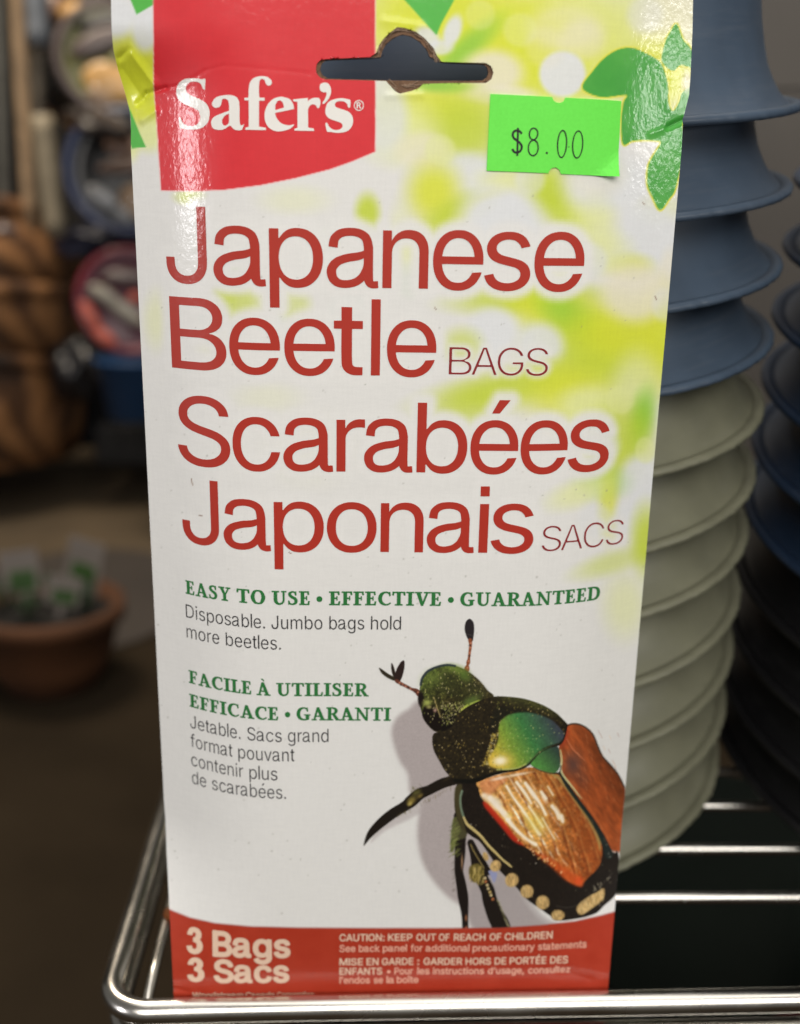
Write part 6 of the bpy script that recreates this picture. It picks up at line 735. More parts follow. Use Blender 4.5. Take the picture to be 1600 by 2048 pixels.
    for (ax_, ay_), (ex_, ey_) in zip(tops, ends):
        ln_ = [(ax_ + (ex_ - ax_) * t + 26 * math.sin(math.pi * t) + rs.uniform(-3, 3), ay_ + (ey_ - ay_) * t - 14 * math.sin(math.pi * t)) for t in np.linspace(0, 1, 9)]
        L(ln_, 10, (120, 54, 22), 6, .55); L([(x_ + 13, y_ - 9) for x_, y_ in ln_], 7, (240, 190, 120), 5, .35)
        for t in range(9):
            if rs.random() < .7: B(ln_[t][0] + rs.uniform(-8, 8), ln_[t][1], 6, 10, rs.choice([(112, 48, 20), (246, 206, 130)]), .5, -30, .2)
    for Q, w_ in (([(800, 1072), (846, 1122), (902, 1190)], 20), ([(902, 1196), (955, 1258), (1018, 1312), (1062, 1338)], 13), ([(892, 1008), (935, 1075), (985, 1140)], 11), ([(985, 1146), (1036, 1216), (1084, 1282)], 9), ([(950, 985), (1000, 1050), (1036, 1105)], 10),
                  ([(1000, 990), (1046, 1050), (1084, 1106), (1118, 1168)], 13), ([(1090, 1040), (1118, 1078)], 11), ([(1152, 1118), (1176, 1152), (1194, 1184)], 15), ([(1208, 1176), (1216, 1210)], 12), ([(1130, 1010), (1160, 1060)], 7), ([(1100, 1190), (1140, 1260), (1170, 1310)], 7), ([(1020, 1120), (1060, 1180), (1100, 1240)], 9)):
        L(Q, w_ * 2.6, (246, 206, 112), 12, .5); L([(x_ + rs.uniform(-3, 3), y_ + rs.uniform(-3, 3), w_ * rs.uniform(.8, 1.9)) for x_, y_ in Q], 0, (255, 249, 234), 6, .85)
    B(1060, 1215, 46, 60, (232, 214, 92), .5, -35, .1); B(905, 1170, 20, 14, (236, 206, 90), .5); B(840, 1095, 30, 20, (214, 212, 190), .7, 35, .2)
    P([(1230, 1010), (1300, 1110), (1380, 1240), (1420, 1340), (1400, 1440), (1330, 1380), (1270, 1240), (1200, 1080)], (150, 72, 30), 26, .45)
    P([(740, 985), (800, 960), (850, 950), (900, 965), (850, 1010), (800, 1060), (760, 1040)], (222, 140, 96), 12, .6)
    for x, y, rx, ry, an in ((850, 962, 40, 8, -12), (800, 1078, 34, 20, 20), (836, 1118, 32, 22, 35), (880, 1160, 26, 12, 45), (766, 1060, 16, 14, 0), (960, 940, 60, 7, -10), (1185, 1150, 10, 28, -30), (1212, 1195, 10, 16, 0), (1110, 1075, 10, 30, -30)):
        B(x, y, rx, ry, (250, 236, 214), .8, an, .1)
    P([(760, 1095), (790, 1110), (850, 1175), (900, 1235), (950, 1300), (990, 1345), (930, 1318), (860, 1235), (800, 1165), (768, 1125)], (186, 46, 26), 9, .95)
    P([(1040, 1380), (1120, 1400), (1240, 1480), (1320, 1530), (1322, 1580), (1240, 1550), (1150, 1470)], (206, 84, 34), 16, .7)
    B(1308, 1550, 22, 22, (220, 84, 40), .8, 0, .2)
    for k in range(34):
        t = rs.random(); x = 960 + 260 * t + rs.uniform(-16, 16); y = 1318 + 190 * t + rs.uniform(-14, 14); B(x, y, 4, 7, rs.choice([(250, 200, 120), (90, 40, 14), (255, 226, 170)]), .8, 30, .3)
    L([(1078, 915, 4), (1170, 945, 14), (1225, 1000, 18), (1300, 1100, 20), (1372, 1210, 20), (1418, 1310, 18), (1428, 1370, 8)], 0, (172, 146, 84), 5, .8)
    L([(1205, 952, 4), (1260, 1030, 12), (1330, 1130, 14), (1398, 1230, 16), (1440, 1330, 14)], 0, (118, 132, 84), 4, .9)
    L([(1200, 930, 14), (1240, 1000, 24), (1310, 1085, 40), (1390, 1190, 46), (1450, 1300, 50), (1480, 1400, 46)], 0, (28, 38, 36), 4, .95)
    # right wing case
    ER = [(1236, 668), (1248, 652), (1290, 648), (1340, 666), (1385, 706), (1412, 770), (1440, 832), (1492, 890), (1532, 942), (1566, 1010), (1600, 1100), (1560, 1380), (1528, 1376), (1500, 1375), (1452, 1285), (1385, 1180), (1295, 1060), (1222, 950), (1204, 870), (1195, 775), (1222, 730)]
    def rc(X, Y):
        u_, w_ = X * .56 + Y * .83, X * .83 - Y * .56; n = fbm(u_ * .35, w_, 20, 21)[:, None]; m = fbm(u_ * .4, w_, 9, 23)[:, None]
        c = np.array([172, 84, 40]) * (.76 + .40 * n); ed_ = np.clip((1480 - X - (900 - Y) * .55) / 110, 0, 1)[:, None]; c = c * (.72 + .28 * ed_); c = c * (.88 + .24 * m); gl = np.exp(-((w_ - 190 - .02 * u_) / 34) ** 2)[:, None]; c = c + gl * np.array([46, 34, 22])
        k = (np.exp(-((X - 1275) / 55) ** 2 - ((Y - 880) / 75) ** 2))[:, None]; c = c * (1 - .75 * k) + np.array([84, 64, 62]) * .75 * k
        k = (np.exp(-((X - 1330) / 40) ** 2 - ((Y - 970) / 50) ** 2))[:, None]; c = c * (1 - .5 * k) + np.array([92, 58, 48]) * .5 * k
        k = np.clip((1260 - X) / 50, 0, 1)[:, None] * np.clip((800 - Y) / 100, 0, 1)[:, None]; return c * (1 - k) + np.array([168, 44, 34]) * k
    P(ER, rc, 2.5)
    L([(1222, 728), (1238, 664), (1290, 650), (1342, 668), (1386, 708), (1414, 772), (1442, 834), (1494, 892), (1534, 944), (1568, 1012)], 9, (58, 50, 40), 3, .9)
    L([(1240, 738, 5), (1270, 790, 8), (1310, 830, 8), (1340, 860, 4)], 0, (206, 120, 80), 3, .7)
    L([(1238, 960), (1290, 1020), (1340, 1090), (1400, 1180), (1450, 1260), (1490, 1330)], 10, (206, 112, 60), 6, .45)
    for k in range(90):
        x, y = rs.uniform(1230, 1550), rs.uniform(680, 1330); L([(x, y), (x + 10, y + 22)], 3, rs.choice([(222, 140, 92), (120, 48, 30), (240, 180, 130)]), 2, .35, False)
    L([(1202, 800, 6), (1210, 860, 9), (1206, 915, 8), (1222, 950, 10), (1262, 1000, 10), (1310, 1062, 6), (1326, 1080, 2)], 0, (206, 206, 150), 3, .95)
    # pronotum
    PR = [(610, 600), (640, 575), (672, 552), (742, 518), (820, 495), (900, 495), (1000, 508), (1100, 542), (1172, 584), (1222, 630), (1243, 658), (1232, 700), (1218, 742), (1194, 770), (1130, 792), (1082, 826), (1030, 880), (965, 915), (880, 928), (800, 945), (750, 962), (700, 985), (640, 985), (590, 965), (545, 922), (510, 862), (478, 800), (470, 742), (482, 704), (545, 688), (590, 655)]
    def pc(X, Y):
        n = fbm(X, Y, 11, 31)[:, None]; c = np.array([36, 30, 18]) * (.6 + .9 * n)
        k = np.clip((560 - Y + (X - 900) * .28) / 80, 0, 1)[:, None] * np.clip((X - 780) / 120, 0, 1)[:, None]
        return c * (1 - k) + np.array([76, 78, 40]) * (.65 + .6 * n) * k
    P(PR, pc, 2.5)
    P([(840, 560), (960, 560), (1080, 590), (1160, 640), (1060, 620), (920, 600), (860, 640), (820, 700), (800, 640)], (24, 26, 18), 18, .6)
    LB = [(850, 665), (866, 628), (915, 596), (1000, 584), (1080, 598), (1150, 628), (1198, 672), (1226, 712), (1200, 756), (1128, 780), (1074, 812), (1026, 864), (970, 900), (900, 912), (840, 905), (796, 888), (788, 850), (820, 800), (846, 740)]
    def lc(X, Y):
        q = np.clip((X - 800 + (840 - Y) * .55) / 480, 0, 1)[:, None]
        c = np.where(q < .32, np.array([214, 180, 62]) * (1 - q / .32) + np.array([128, 156, 58]) * (q / .32),
            np.where(q < .6, np.array([128, 156, 58]) * (1 - (q - .32) / .28) + np.array([62, 122, 66]) * ((q - .32) / .28), np.array([62, 122, 66]) * (1 - (q - .6) / .4) + np.array([62, 68, 78]) * ((q - .6) / .4)))
        return c * (.84 + .32 * fbm(X, Y, 8, 41)[:, None])
    P(LB, lc, 7)
    B(862, 862, 62, 38, (232, 200, 96), .75, -8, .1); B(858, 862, 34, 22, (255, 246, 214), .95, -5, .2)
    L([(840, 912), (900, 910), (960, 902), (1006, 880)], 8, (196, 206, 120), 3, .75); L([(1006, 888), (1044, 846), (1090, 806), (1150, 782)], 6, (96, 150, 84), 3, .7)
    for k in range(800):
        x, y = rs.uniform(475, 1235), rs.uniform(500, 975); s1 = sdf(np.array([x]), np.array([y]), PR)[0]
        if s1 < 6: continue
        s2 = sdf(np.array([x]), np.array([y]), LB)[0]
        if s2 > 0:
            if rs.random() < .45: B(x, y, 3, 3, rs.choice([(226, 222, 140), (180, 206, 140), (40, 70, 36)]), .6)
        elif y > 560 or x < 820: B(x, y, rs.uniform(1.6, 3.8), rs.uniform(2, 5), rs.choice([(170, 146, 76), (120, 102, 50), (96, 84, 40), (14, 11, 8), (206, 186, 130), (12, 10, 8), (70, 62, 34)]), .75)
        else: B(x, y, 3, 3, rs.choice([(150, 146, 70), (120, 120, 56), (34, 36, 20)]), .8)
    for k in range(120):
        t = rs.random(); x = 800 - 20 * t + rs.uniform(-24, 10) + 40 * (1 - t) ; y = 700 + 190 * t; B(x, y, 4, 4, rs.choice([(220, 194, 90), (180, 150, 62), (120, 110, 50), (240, 226, 170)]), .7)
    L([(600, 975, 20), (700, 978, 26), (800, 945, 18), (880, 925, 12), (965, 912, 9), (1030, 878, 9), (1082, 826, 8), (1130, 793, 7), (1194, 771, 7), (1222, 735, 8), (1240, 662, 8)], 0, (14, 14, 10), 2.5, .95)
    # scutellum
    P([(1032, 884), (1056, 850), (1090, 815), (1140, 792), (1188, 782), (1200, 830), (1202, 880), (1192, 912), (1168, 930), (1120, 924), (1070, 905)],
      lambda X, Y: (np.array([84, 146, 66]) * (1 - np.clip((X - 1050 + (870 - Y) * .8) / 190, 0, 1)[:, None]) + np.array([48, 66, 58]) * np.clip((X - 1050 + (870 - Y) * .8) / 190, 0, 1)[:, None]) * (.85 + .3 * fbm(X, Y, 7, 51)[:, None]), 3)
    L([(1050, 898), (1090, 918), (1150, 934), (1196, 926), (1206, 890)], 6, (40, 34, 26), 3, .8)
    # pale hair tufts
    def tuft(X, Y): return np.array([206, 172, 112]) * (.62 + .62 * fbm(X * 1.6, Y * .35, 7, 61)[:, None])
    for x, y, rx, ry, an in ((775, 1408, 15, 26, -20), (832, 1462, 30, 34, 30), (925, 1543, 38, 40, 20), (1011, 1608, 37, 38, 0), (1101, 1671, 38, 40, 0), (1188, 1744, 38, 30, 0)): B(x, y, rx, ry, tuft, 1, an, .82)
    P([(1296, 1700), (1320, 1668), (1372, 1632), (1412, 1612), (1448, 1590), (1455, 1612), (1448, 1648), (1404, 1690), (1352, 1726), (1322, 1742), (1300, 1728)], tuft, 5, 1)
    for k in range(50):
        t = rs.random(); x, y = 1305 + 140 * t + rs.uniform(-8, 8), 1712 - 96 * t + rs.uniform(-24, 20); L([(x, y), (x + 9, y + 22)], 3, rs.choice([(240, 214, 156), (140, 112, 62), (224, 196, 136)]), 1.2, .8, False)
    for k in range(60):
        x, y = rs.choice([(925, 1543), (1011, 1608), (1101, 1671), (1188, 1744)]); x += rs.uniform(-30, 30); y += rs.uniform(-30, 18); L([(x, y), (x + rs.uniform(-3, 5), y + 17)], 2.6, rs.choice([(238, 206, 142), (132, 104, 58)]), 1.2, .6, False)
    for k in range(190):
        x, y = rs.uniform(690, 1500), rs.uniform(1050, 1740); q = np.array([x]), np.array([y])
        if sdf(*q, EL)[0] > -14 or sdf(*q, ER)[0] > -10: continue
        if y > 1250 + (x - 690) * .62 or y < 900 + (x - 690) * .4 : continue
        B(x, y, rs.uniform(2, 4), rs.uniform(2, 4), rs.choice([(150, 140, 120), (90, 80, 66), (220, 212, 196)]), .7)
    L([(1180, 1690), (1250, 1700), (1330, 1668), (1400, 1610), (1470, 1535), (1500, 1500)], 4, (120, 116, 104), 3, .4)
    for x, y in ((1416, 1560), (1428, 1580), (1432, 1558), (1395, 1582), (1470, 1530), (1400, 1590)): L([(x, y), (x + 5, y + 14)], 3, (210, 200, 170), 1.2, .8, False)
    # leg details
    for x, y, rx, ry, c in ((352, 1088, 26, 18, (150, 132, 64)), (342, 1108, 14, 10, (196, 176, 96)), (380, 1046, 28, 14, (92, 86, 44)), (400, 1062, 18, 10, (130, 112, 56)), (640, 1440, 5, 40, (190, 150, 110)), (664, 1760, 6, 18, (180, 120, 80)), (664, 1815, 5, 10, (214, 130, 90)), (560, 960, 30, 8, (50, 42, 26))):
        B(x, y, rx, ry, c, .8, -35 if y < 1200 else 0, .2)
    for x, y in ((772, 1532), (776, 1552), (784, 1572), (790, 1592), (800, 1612), (806, 1630), (816, 1652)): B(x, y, 8, 8, rs.choice([(226, 196, 120), (200, 120, 70), (236, 216, 160)]), .9, 0, .4)
    for k in range(46):
        t = rs.random(); x, y = 580 - 330 * t, 1012 + 172 * t; L([(x, y - 5), (x + rs.uniform(-8, 10), y + rs.uniform(8, 24))], 2.0, rs.choice([(130, 120, 80), (90, 84, 50), (70, 64, 40)]), 1, .5, False)
    for k in range(26):
        x, y = 600 + rs.uniform(-4, 4), rs.uniform(1430, 1620); L([(x, y), (x - 18, y + 10)], 1.8, (90, 84, 70), 1, .5, False)
    for k in range(30):
        t = rs.random(); x, y = 836 + 60 * t, 1650 + 150 * t; L([(x, y), (x + 18, y + 16)], 3, rs.choice([(150, 146, 100), (190, 184, 150)]), 1.4, .6, False)
    for k in range(30):
        x, y = rs.uniform(350, 410), rs.uniform(1005, 1060); L([(x, y), (x + rs.uniform(-12, 4), y - rs.uniform(4, 16))], 2, (96, 96, 50), 1, .7, False)

def px_of(P3):
    q = (P3.reshape(-1, 3) - CAM) @ ROT
    return (800 + FPX * q[:, 0] / -q[:, 2]).reshape(P3.shape[:-1]), (1024 - FPX * q[:, 1] / -q[:, 2]).reshape(P3.shape[:-1])

def glyph_mesh(bm, LL, lift, mesh_u=1.4):
    """filled outline (loops in face mm) laid on the curved card"""
    def within(a, b):                      # is loop a inside loop b
        x, y = a[0]; c = False
        for (x0, y0), (x1, y1) in zip(b, b[1:] + b[:1]):
            if (y0 > y) != (y1 > y) and x < (x1 - x0) * (y - y0) / (y1 - y0) + x0: c = not c
        return c
    LL = [list(map(tuple, l)) for l in LL]
    depth = [sum(within(a, b) for b in LL if b is not a) for a in LL]
    b2 = bmesh.new(); flat = []
    for a, da in zip(LL, depth):
        if da % 2: continue
        isl = [a] + [c for c, dc in zip(LL, depth) if dc == da + 1 and within(c, a)]
        pts = [[Vector((x, y, 0)) for x, y in l] for l in isl]
        fl_ = [v for l in pts for v in l]; flat += fl_; VV = [b2.verts.new(p) for p in fl_]
        for t in geometry.tessellate_polygon(pts):
            try: b2.faces.new([VV[i] for i in t])
            except ValueError: pass
    xs = [p.x for p in flat]; ys = [p.y for p in flat]
    def cut(a, b, step, axis):
        k = math.ceil(a / step) * step
        while k < b:
            n = Vector((1, 0, 0)) if axis == 0 else Vector((0, 1, 0))
            bmesh.ops.bisect_plane(b2, geom=b2.verts[:] + b2.edges[:] + b2.faces[:], dist=1e-5, plane_co=n * k, plane_no=n); k += step
    if min(xs) < -26 or max(xs) > 24: cut(min(xs), max(xs), mesh_u, 0)
    if max(ys) > 205: cut(min(ys), max(ys), 1.2, 1); cut(min(xs), max(xs), mesh_u, 0)
    b2.normal_update(); co = np.array([v.co[:] for v in b2.verts]); W = surf(co[:, 0], co[:, 1], lift)
    new = [bm.verts.new(w) for w in W]; b2.verts.index_update()
    for f in b2.faces:
        if f.calc_area() < 1e-7: continue
        n = f.normal.z; vs = [new[v.index] for v in f.verts]
        try: bm.faces.new(vs if n > 0 else vs[::-1])
        except ValueError: pass
    b2.free()

# ---- front panel
root = thing('insect_bag_box', 'tall printed carton with red brand panel and beetle picture standing on the wire shelf', 'box')
for (w, font, ch, ox, vb, sx, sy) in HEAD:
    HALO.append(([[(ox + x * sx, vb + y * sy) for x, y in l] for l in GL[font][ch][1]], font))
step = 0.26
rows = int(250.6 / step); cols = int(120 / step)
vv = np.linspace(-3.6, 247.0, rows); ss = np.linspace(0, 1, cols)
uL, uR = edges(vv); U = uL[:, None] + (uR - uL)[:, None] * ss[None]; V = np.repeat(vv[:, None], cols, 1)
# snap the grid to the outline of the hang hole
win = (U > -21) & (U < 20) & (V > 220) & (V < 238)
d = np.full(U.shape, -99.0); SL = np.array(SLOT)
d[win] = sdf(U[win], V[win], SL)
e = 0.02; near = np.abs(d) < step * .75
gx = (sdf(U[near] + e, V[near], SL) - sdf(U[near] - e, V[near], SL)) / (2 * e); gy = (sdf(U[near], V[near] + e, SL) - sdf(U[near], V[near] - e, SL)) / (2 * e)
U2 = U.copy(); V2 = V.copy(); U2[near] -= d[near] * gx; V2[near] -= d[near] * gy
d[near] = 0
inside = d > 0.001
cell_out = ~(inside[:-1, :-1] | inside[1:, :-1] | inside[:-1, 1:] | inside[1:, 1:])
allz = (d[:-1, :-1] == 0) & (d[1:, :-1] == 0) & (d[:-1, 1:] == 0) & (d[1:, 1:] == 0)
if allz.any():
    cu, cv = (U[:-1, :-1] + U[1:, 1:]) / 2, (V[:-1, :-1] + V[1:, 1:]) / 2
    cell_out &= ~(allz & (np.where(allz, sdf(cu, cv, SL) if False else 0, 0) > 0))
P3 = surf(U2, V2)
front, used = from_grid('front_panel', P3, CARD, root, keep=cell_out)
PX, PY = px_of(surf(U, V))
p = Painter(PX, PY, WHITE)
paint_background(p)
# paper-white glow printed round the headline letters
glow = np.zeros(U.shape)
for LL, font in HALO:
    a = np.vstack([np.array(l) for l in LL]); lo = a.min(0) - 5; hi = a.max(0) + 5
    r0, r1 = np.searchsorted(vv, [lo[1], hi[1]]); c0 = int(np.clip((lo[0] + 61) / 122 * cols - 14, 0, cols)); c1 = int(np.clip((hi[0] + 61) / 122 * cols + 14, 0, cols))
    u, v = U[r0:r1:2, c0:c1:2], V[r0:r1:2, c0:c1:2]; D = np.full(u.shape, 1e9); W = np.zeros(u.shape, bool)
    for l in LL:
        l = np.array(l)[::(2 if len(l) > 24 else 1)]; s = sdf(u, v, l); D = np.minimum(D, np.abs(s)); W ^= s > 0
    k = np.where(W, 1, smooth((3.3 if font == 'reg' else 1.9) / 2.6 - D / 2.6))
    k = np.repeat(np.repeat(k, 2, 0), 2, 1)[:r1 - r0, :c1 - c0]
    glow[r0:r1, c0:c1] = np.maximum(glow[r0:r1, c0:c1], k)
p.mix(np.arange(p.X.size), glow.ravel() * .92, np.array([232, 232, 229]))
paint_leaves(p); paint_red(p)
# specks of dust and scuffs in the paper
rs = random.Random(11)
for k in range(260):
    x, y = rs.uniform(280, 1300), rs.uniform(390, 1830); p.blob(x, y, rs.uniform(.9, 2.0), rs.uniform(.9, 2.0), (150, 150, 140), rs.uniform(.2, .6), hard=.2)
for x, y, dx, dy in ((383, 958, 2, 12), (398, 1030, 6, 1), (578, 1104, 4, 3), (1285, 405, 5, 4), (1310, 592, 3, 7), (870, 615, 2, 4)):
    p.line([(x, y), (x + dx / 2, y + dy / 2 + .6), (x + dx, y + dy)], 1.8, (120, 86, 66), .8, .8)
def shade_col(c255):
    return lin(np.clip(c255, 0, 255))
bgfield = p.c.reshape(rows, cols, 3)
paint(front, shade_col(p.c)[used])

# ---- the beetle picture, printed finer, as its own layer
b_step = 0.125
bv = np.arange(17.0, 108.5, b_step); s0 = 0.40; bs = np.linspace(s0, 1, int(72 / b_step))
uL, uR = edges(bv); BU = uL[:, None] + (uR - uL)[:, None] * bs[None]; BV = np.repeat(bv[:, None], len(bs), 1)
BP = surf(BU, BV, 0.05); bx, by = px_of(BP)
q = Painter(bx, by, WHITE)
paint_background(q)
k = 2.857
q.X, q.Y = (q.X - 700) * k, (q.Y - 1220) * k; beetle(q)
q.X, q.Y = q.X / k + 700, q.Y / k + 1220
al = q.a.copy(); paint_red(q)
al = al.reshape(BU.shape) > 0.004
al[by > 1856.5] = False
cell = al[:-1, :-1] | al[1:, :-1] | al[:-1, 1:] | al[1:, 1:]
bo, used = from_grid('beetle_picture', BP, CARD, root, keep=cell)
paint(bo, shade_col(q.c)[used])
bo['label'] = 'printed picture of a metallic green and copper beetle with its shadow'

# ---- lettering
mats = {'reg': INK_RED, 'thin': INK_DARKRED, 'light': INK_BLACK, 'ser': INK_GREEN, 'bold': INK_CREAM, 'cap': INK_CREAM, 'low': INK_CREAM}
def group_runs(seq, key):
    run = []
    for e in seq:
        if run and key(e) != key(run[-1]): yield run; run = []
        run.append(e)
    if run: yield run
for run in group_runs(HEAD, lambda e: e[0]):
    bm = bmesh.new()
    for (w, font, ch, ox, vb, sx, sy) in run:
        glyph_mesh(bm, [[(ox + x * sx, vb + y * sy) for x, y in l] for l in GL[font][ch][1]], 0.09)
    o = from_bm('headline_word', bm, mats[run[0][1]], root, False); o['label'] = '%s printed word %s' % ('red' if run[0][1] == 'reg' else 'small dark red', ''.join(e[2] for e in run))
names = {'tagline': 'tagline_word', 'fine': 'caption_word', 'count': 'count_lettering', 'warn': 'notice_word', 'maker': 'maker_lettering'}
for (blk_, font, word, ox, vb, sx, sy) in LINES:
    bm = bmesh.new(); x0 = 0
    for ch in word:
        adv_, LL = GL[font][ch]
        if LL: glyph_mesh(bm, [[(ox + (x0 + x) * sx, vb + y * sy) for x, y in l] for l in LL], 0.09, 2.0)
        x0 += adv_
    from_bm(names[blk_], bm, INK_CREAM if blk_ == 'maker' else INK_PINK if (font == 'low') else mats[font], root, False)
bm = bmesh.new()
for ch, txt in BRAND.items(): glyph_mesh(bm, loops(txt, 0.01), 0.09)
o = from_bm('brand_word', bm, INK_WHITE, root, False); o['label'] = 'white serif brand word with registered mark on the red panel'

# ---- price sticker
k = M('sticker_paper'); nz = k.noise(1500, 3, .6)
r_ = k.ramp(nz.outputs[0], [(0.3, rgba((103, 232, 72))), (0.7, rgba((108, 237, 78)))]); k.l(r_.outputs[0], k.b.inputs['Base Color']); k.set(Roughness=.6)
k.l(k.bump([(nz.outputs[0], 0.00002, .5)]), k.b.inputs['Normal']); STK = k.m
bm = bmesh.new(); glyph_mesh(bm, [STICKER], 0.28, 1.5)
bd = [e_ for e_ in bm.edges if e_.is_boundary]
ex = bmesh.ops.extrude_edge_only(bm, edges=bd)
for v_ in [g_ for g_ in ex['geom'] if isinstance(g_, bmesh.types.BMVert)]: v_.co.y += 0.00022
for v_ in bm.verts:
    cu_, cz_ = v_.co.x / MM, v_.co.z / MM
    v_.co.y -= MM * (.9 * max(0, (cu_ - 41.5) / 4 + (209.5 - cz_) / 4) ** 2 * (1 if cu_ > 40 and cz_ < 212 else 0) + .03 * math.sin(cu_ * .9 + cz_ * .35))
st = from_bm('price_sticker', bm, STK, root, smooth=False); st['label'] = 'bright green price sticker printed with a black dollar price'
PRICE = [([(24.08, 215.4), (23.64, 215.88), (23.11, 216.02), (22.48, 215.86), (22.2, 215.26), (22.44, 214.57), (23.09, 214.09), (23.75, 213.61), (24.2, 212.93), (24.03, 212.13), (23.42, 211.72), (22.68, 211.81), (22.23, 212.39)], .46),
         ([(23.24, 216.56), (23.35, 211.02)], .4), ('o', 26.56, 215.45, .89, 1.13, .27), ('o', 26.65, 212.68, 1.05, 1.54, .27), ([(29.42, 211.86), (29.8, 211.63)], .4),
         ('o', 32.8, 213.6, .98, 2.68, .27), ('o', 36.23, 213.6, 1.1, 2.69, .27), ([(34.29, 213.16), (34.36, 212.98)], .17)]
for n_, it in enumerate(PRICE):
    if it[0] == 'o':
        _, cx, cz, rx, rz, w = it; ang = np.linspace(0, 2 * np.pi, 33)[:-1]
        LL = [[(cx + (rx + w / 2) * np.cos(a), cz + (rz + w / 2) * np.sin(a)) for a in ang], [(cx + (rx - w / 2) * np.cos(a), cz + (rz - w / 2) * np.sin(a)) for a in ang]]
    else:
        c_ = crc(it[0], 4, False); w = it[1]; t_ = np.gradient(c_, axis=0); t_ /= np.linalg.norm(t_, axis=1)[:, None]; nn = np.stack([-t_[:, 1], t_[:, 0]], 1) * w / 2
        LL = [[tuple(a) for a in np.vstack([c_ + nn, (c_ - nn)[::-1]])]]
    bm = bmesh.new(); glyph_mesh(bm, LL, 0.36 + .004 * n_, 1.5)
    g_ = from_bm('price_digit', bm, INK_BLACK, st)

# ---- the other walls of the carton
SIDE = plain('carton_side', rgba((206, 206, 200)), .5, var=.04, scale=60)
INSIDE = plain('raw_carton', rgba((116, 88, 66)), .85, var=.3, scale=900, bump=.00005)
def wall(name, A, B, mat):
    P_ = np.stack([A, B], 1); return from_grid(name, P_, mat, root, smooth=False)[0]
vs_ = np.linspace(-3.6, 219, 60)
uL, uR = edges(vs_); fl = surf(uL, vs_); fr = surf(uR, vs_)
bl = np.stack([np.full(60, -.056), np.full(60, .036), vs_ * MM], -1); br = bl.copy(); br[:, 0] = .056
taper = smooth((vs_ - 190) / 34)[:, None]; bl[:, 1:2] = bl[:, 1:2] * (1 - taper * .62); br[:, 1:2] = bl[:, 1:2]
wall('side_panel', bl, fl, SIDE); wall('side_panel', fr, br, SIDE); wall('back_panel', br, bl, SIDE)
bm = bmesh.new(); bm.faces.new([bm.verts.new(p_) for p_ in (fl[0], bl[0], br[0], fr[0])]); from_bm('bottom_panel', bm, SIDE, root, False)
bm = bmesh.new()
tp = [surf(edges(219)[0], 219.), bl[-1], br[-1], surf(edges(219)[1], 219.)]; bm.faces.new([bm.verts.new(p_) for p_ in tp]); from_bm('top_panel', bm, SIDE, root, False)
# torn second ply of the hang hole and the cut edge of the card
bm = bmesh.new()
outer = [(-22.5, 220), (20.5, 220), (20.5, 238), (-22.5, 238)]
glyph_mesh(bm, [outer, INNER], -0.55, 2.0)
for v_ in bm.verts:
    v_.co.y += 0.00012 * math.sin(v_.co.x * 4000) * math.sin(v_.co.z * 5200)
from_bm('torn_inner_ply', bm, INSIDE, root, False)
n_ = len(INNER); rim = crc(INNER, 3); A_ = surf(rim[:, 0], rim[:, 1], -.55); B_ = A_.copy(); B_[:, 1] += .0011
A_ = np.vstack([A_, A_[:1]]); B_ = np.vstack([B_, B_[:1]])
DARKC = plain('dark_card_edge', rgba((44, 36, 30)), .9, var=.3, scale=600)
from_grid('inner_cut_edge', np.stack([A_, B_], 1), DARKC, root)
rim = np.array(SLOT); rim = np.vstack([rim, rim[:1]])
A_ = surf(rim[:, 0], rim[:, 1], 0.0); B_ = surf(rim[:, 0], rim[:, 1], -.5)
from_grid('cut_edge', np.stack([A_, B_], 1), INSIDE, root)
# curled paper fibres along the torn dome
FIB = plain('paper_fibre', rgba((158, 134, 112)), .9, var=.3, scale=900)
bm = bmesh.new(); rs = random.Random(5)
for k_ in range(64):
    t_ = rs.random() ; i_ = 5 + t_ * 11; a_ = SLOT[int(i_)]; b_ = SLOT[int(i_) + 1]; f_ = i_ - int(i_)
    x_, z_ = a_[0] + (b_[0] - a_[0]) * f_, a_[1] + (b_[1] - a_[1]) * f_
    if k_ % 6 == 0: x_, z_ = rs.uniform(-3.4, 2.6), rs.uniform(223.4, 224.6)
    cx_, cz_ = -.6, 229.5; dx_, dz_ = cx_ - x_, cz_ - z_; L_ = math.hypot(dx_, dz_); dx_, dz_ = dx_ / L_, dz_ / L_
    tx, tz = -dz_, dx_; ln = rs.uniform(.5, 1.4); sg = rs.choice([-1, 1])
    pts_ = []
    for j_ in range(5):
        s_ = j_ / 4; pp = surf(x_ + dx_ * .25 * s_ * 2 + tx * ln * (s_ - .5) * sg * 2, z_ + dz_ * .5 * s_ + tz * ln * (s_ - .5) * sg * 2, -.15 - .3 * math.sin(s_ * 3) * rs.random()); pts_.append(pp)
    tube(bm, pts_, 0.00008, 5)
from_bm('torn_fibres', bm, FIB, root)

# ================================================================ CHROME WIRE SHELF
k = M('chrome'); nz = k.noise(45, 2, .5); sp = k.noise(1400, 4, .7)
r_ = k.ramp(sp.outputs[0], [(0.0, (.74, .72, .68, 1)), (0.66, (.72, .70, .65, 1)), (0.78, (.33, .25, .16, 1))]); k.l(r_.outputs[0], k.b.inputs['Base Color'])
k.set(Metallic=1.0); mr = k.n('ShaderNodeMapRange'); mr.inputs[1].default_value = .35; mr.inputs[2].default_value = .75; mr.inputs[3].default_value = .2; mr.inputs[4].default_value = .32
k.l(nz.outputs[0], mr.inputs[0]); k.l(mr.outputs[0], k.b.inputs['Roughness'])
k.l(k.bump([(nz.outputs[0], .00003, .12), (sp.outputs[0], .00001, .15)]), k.b.inputs['Normal']); CHROME = k.m
shelf = thing('wire_shelf', 'chrome wire shelf with a rounded front corner carrying the carton and plant pots', 'shelf')
R_ = 0.0032
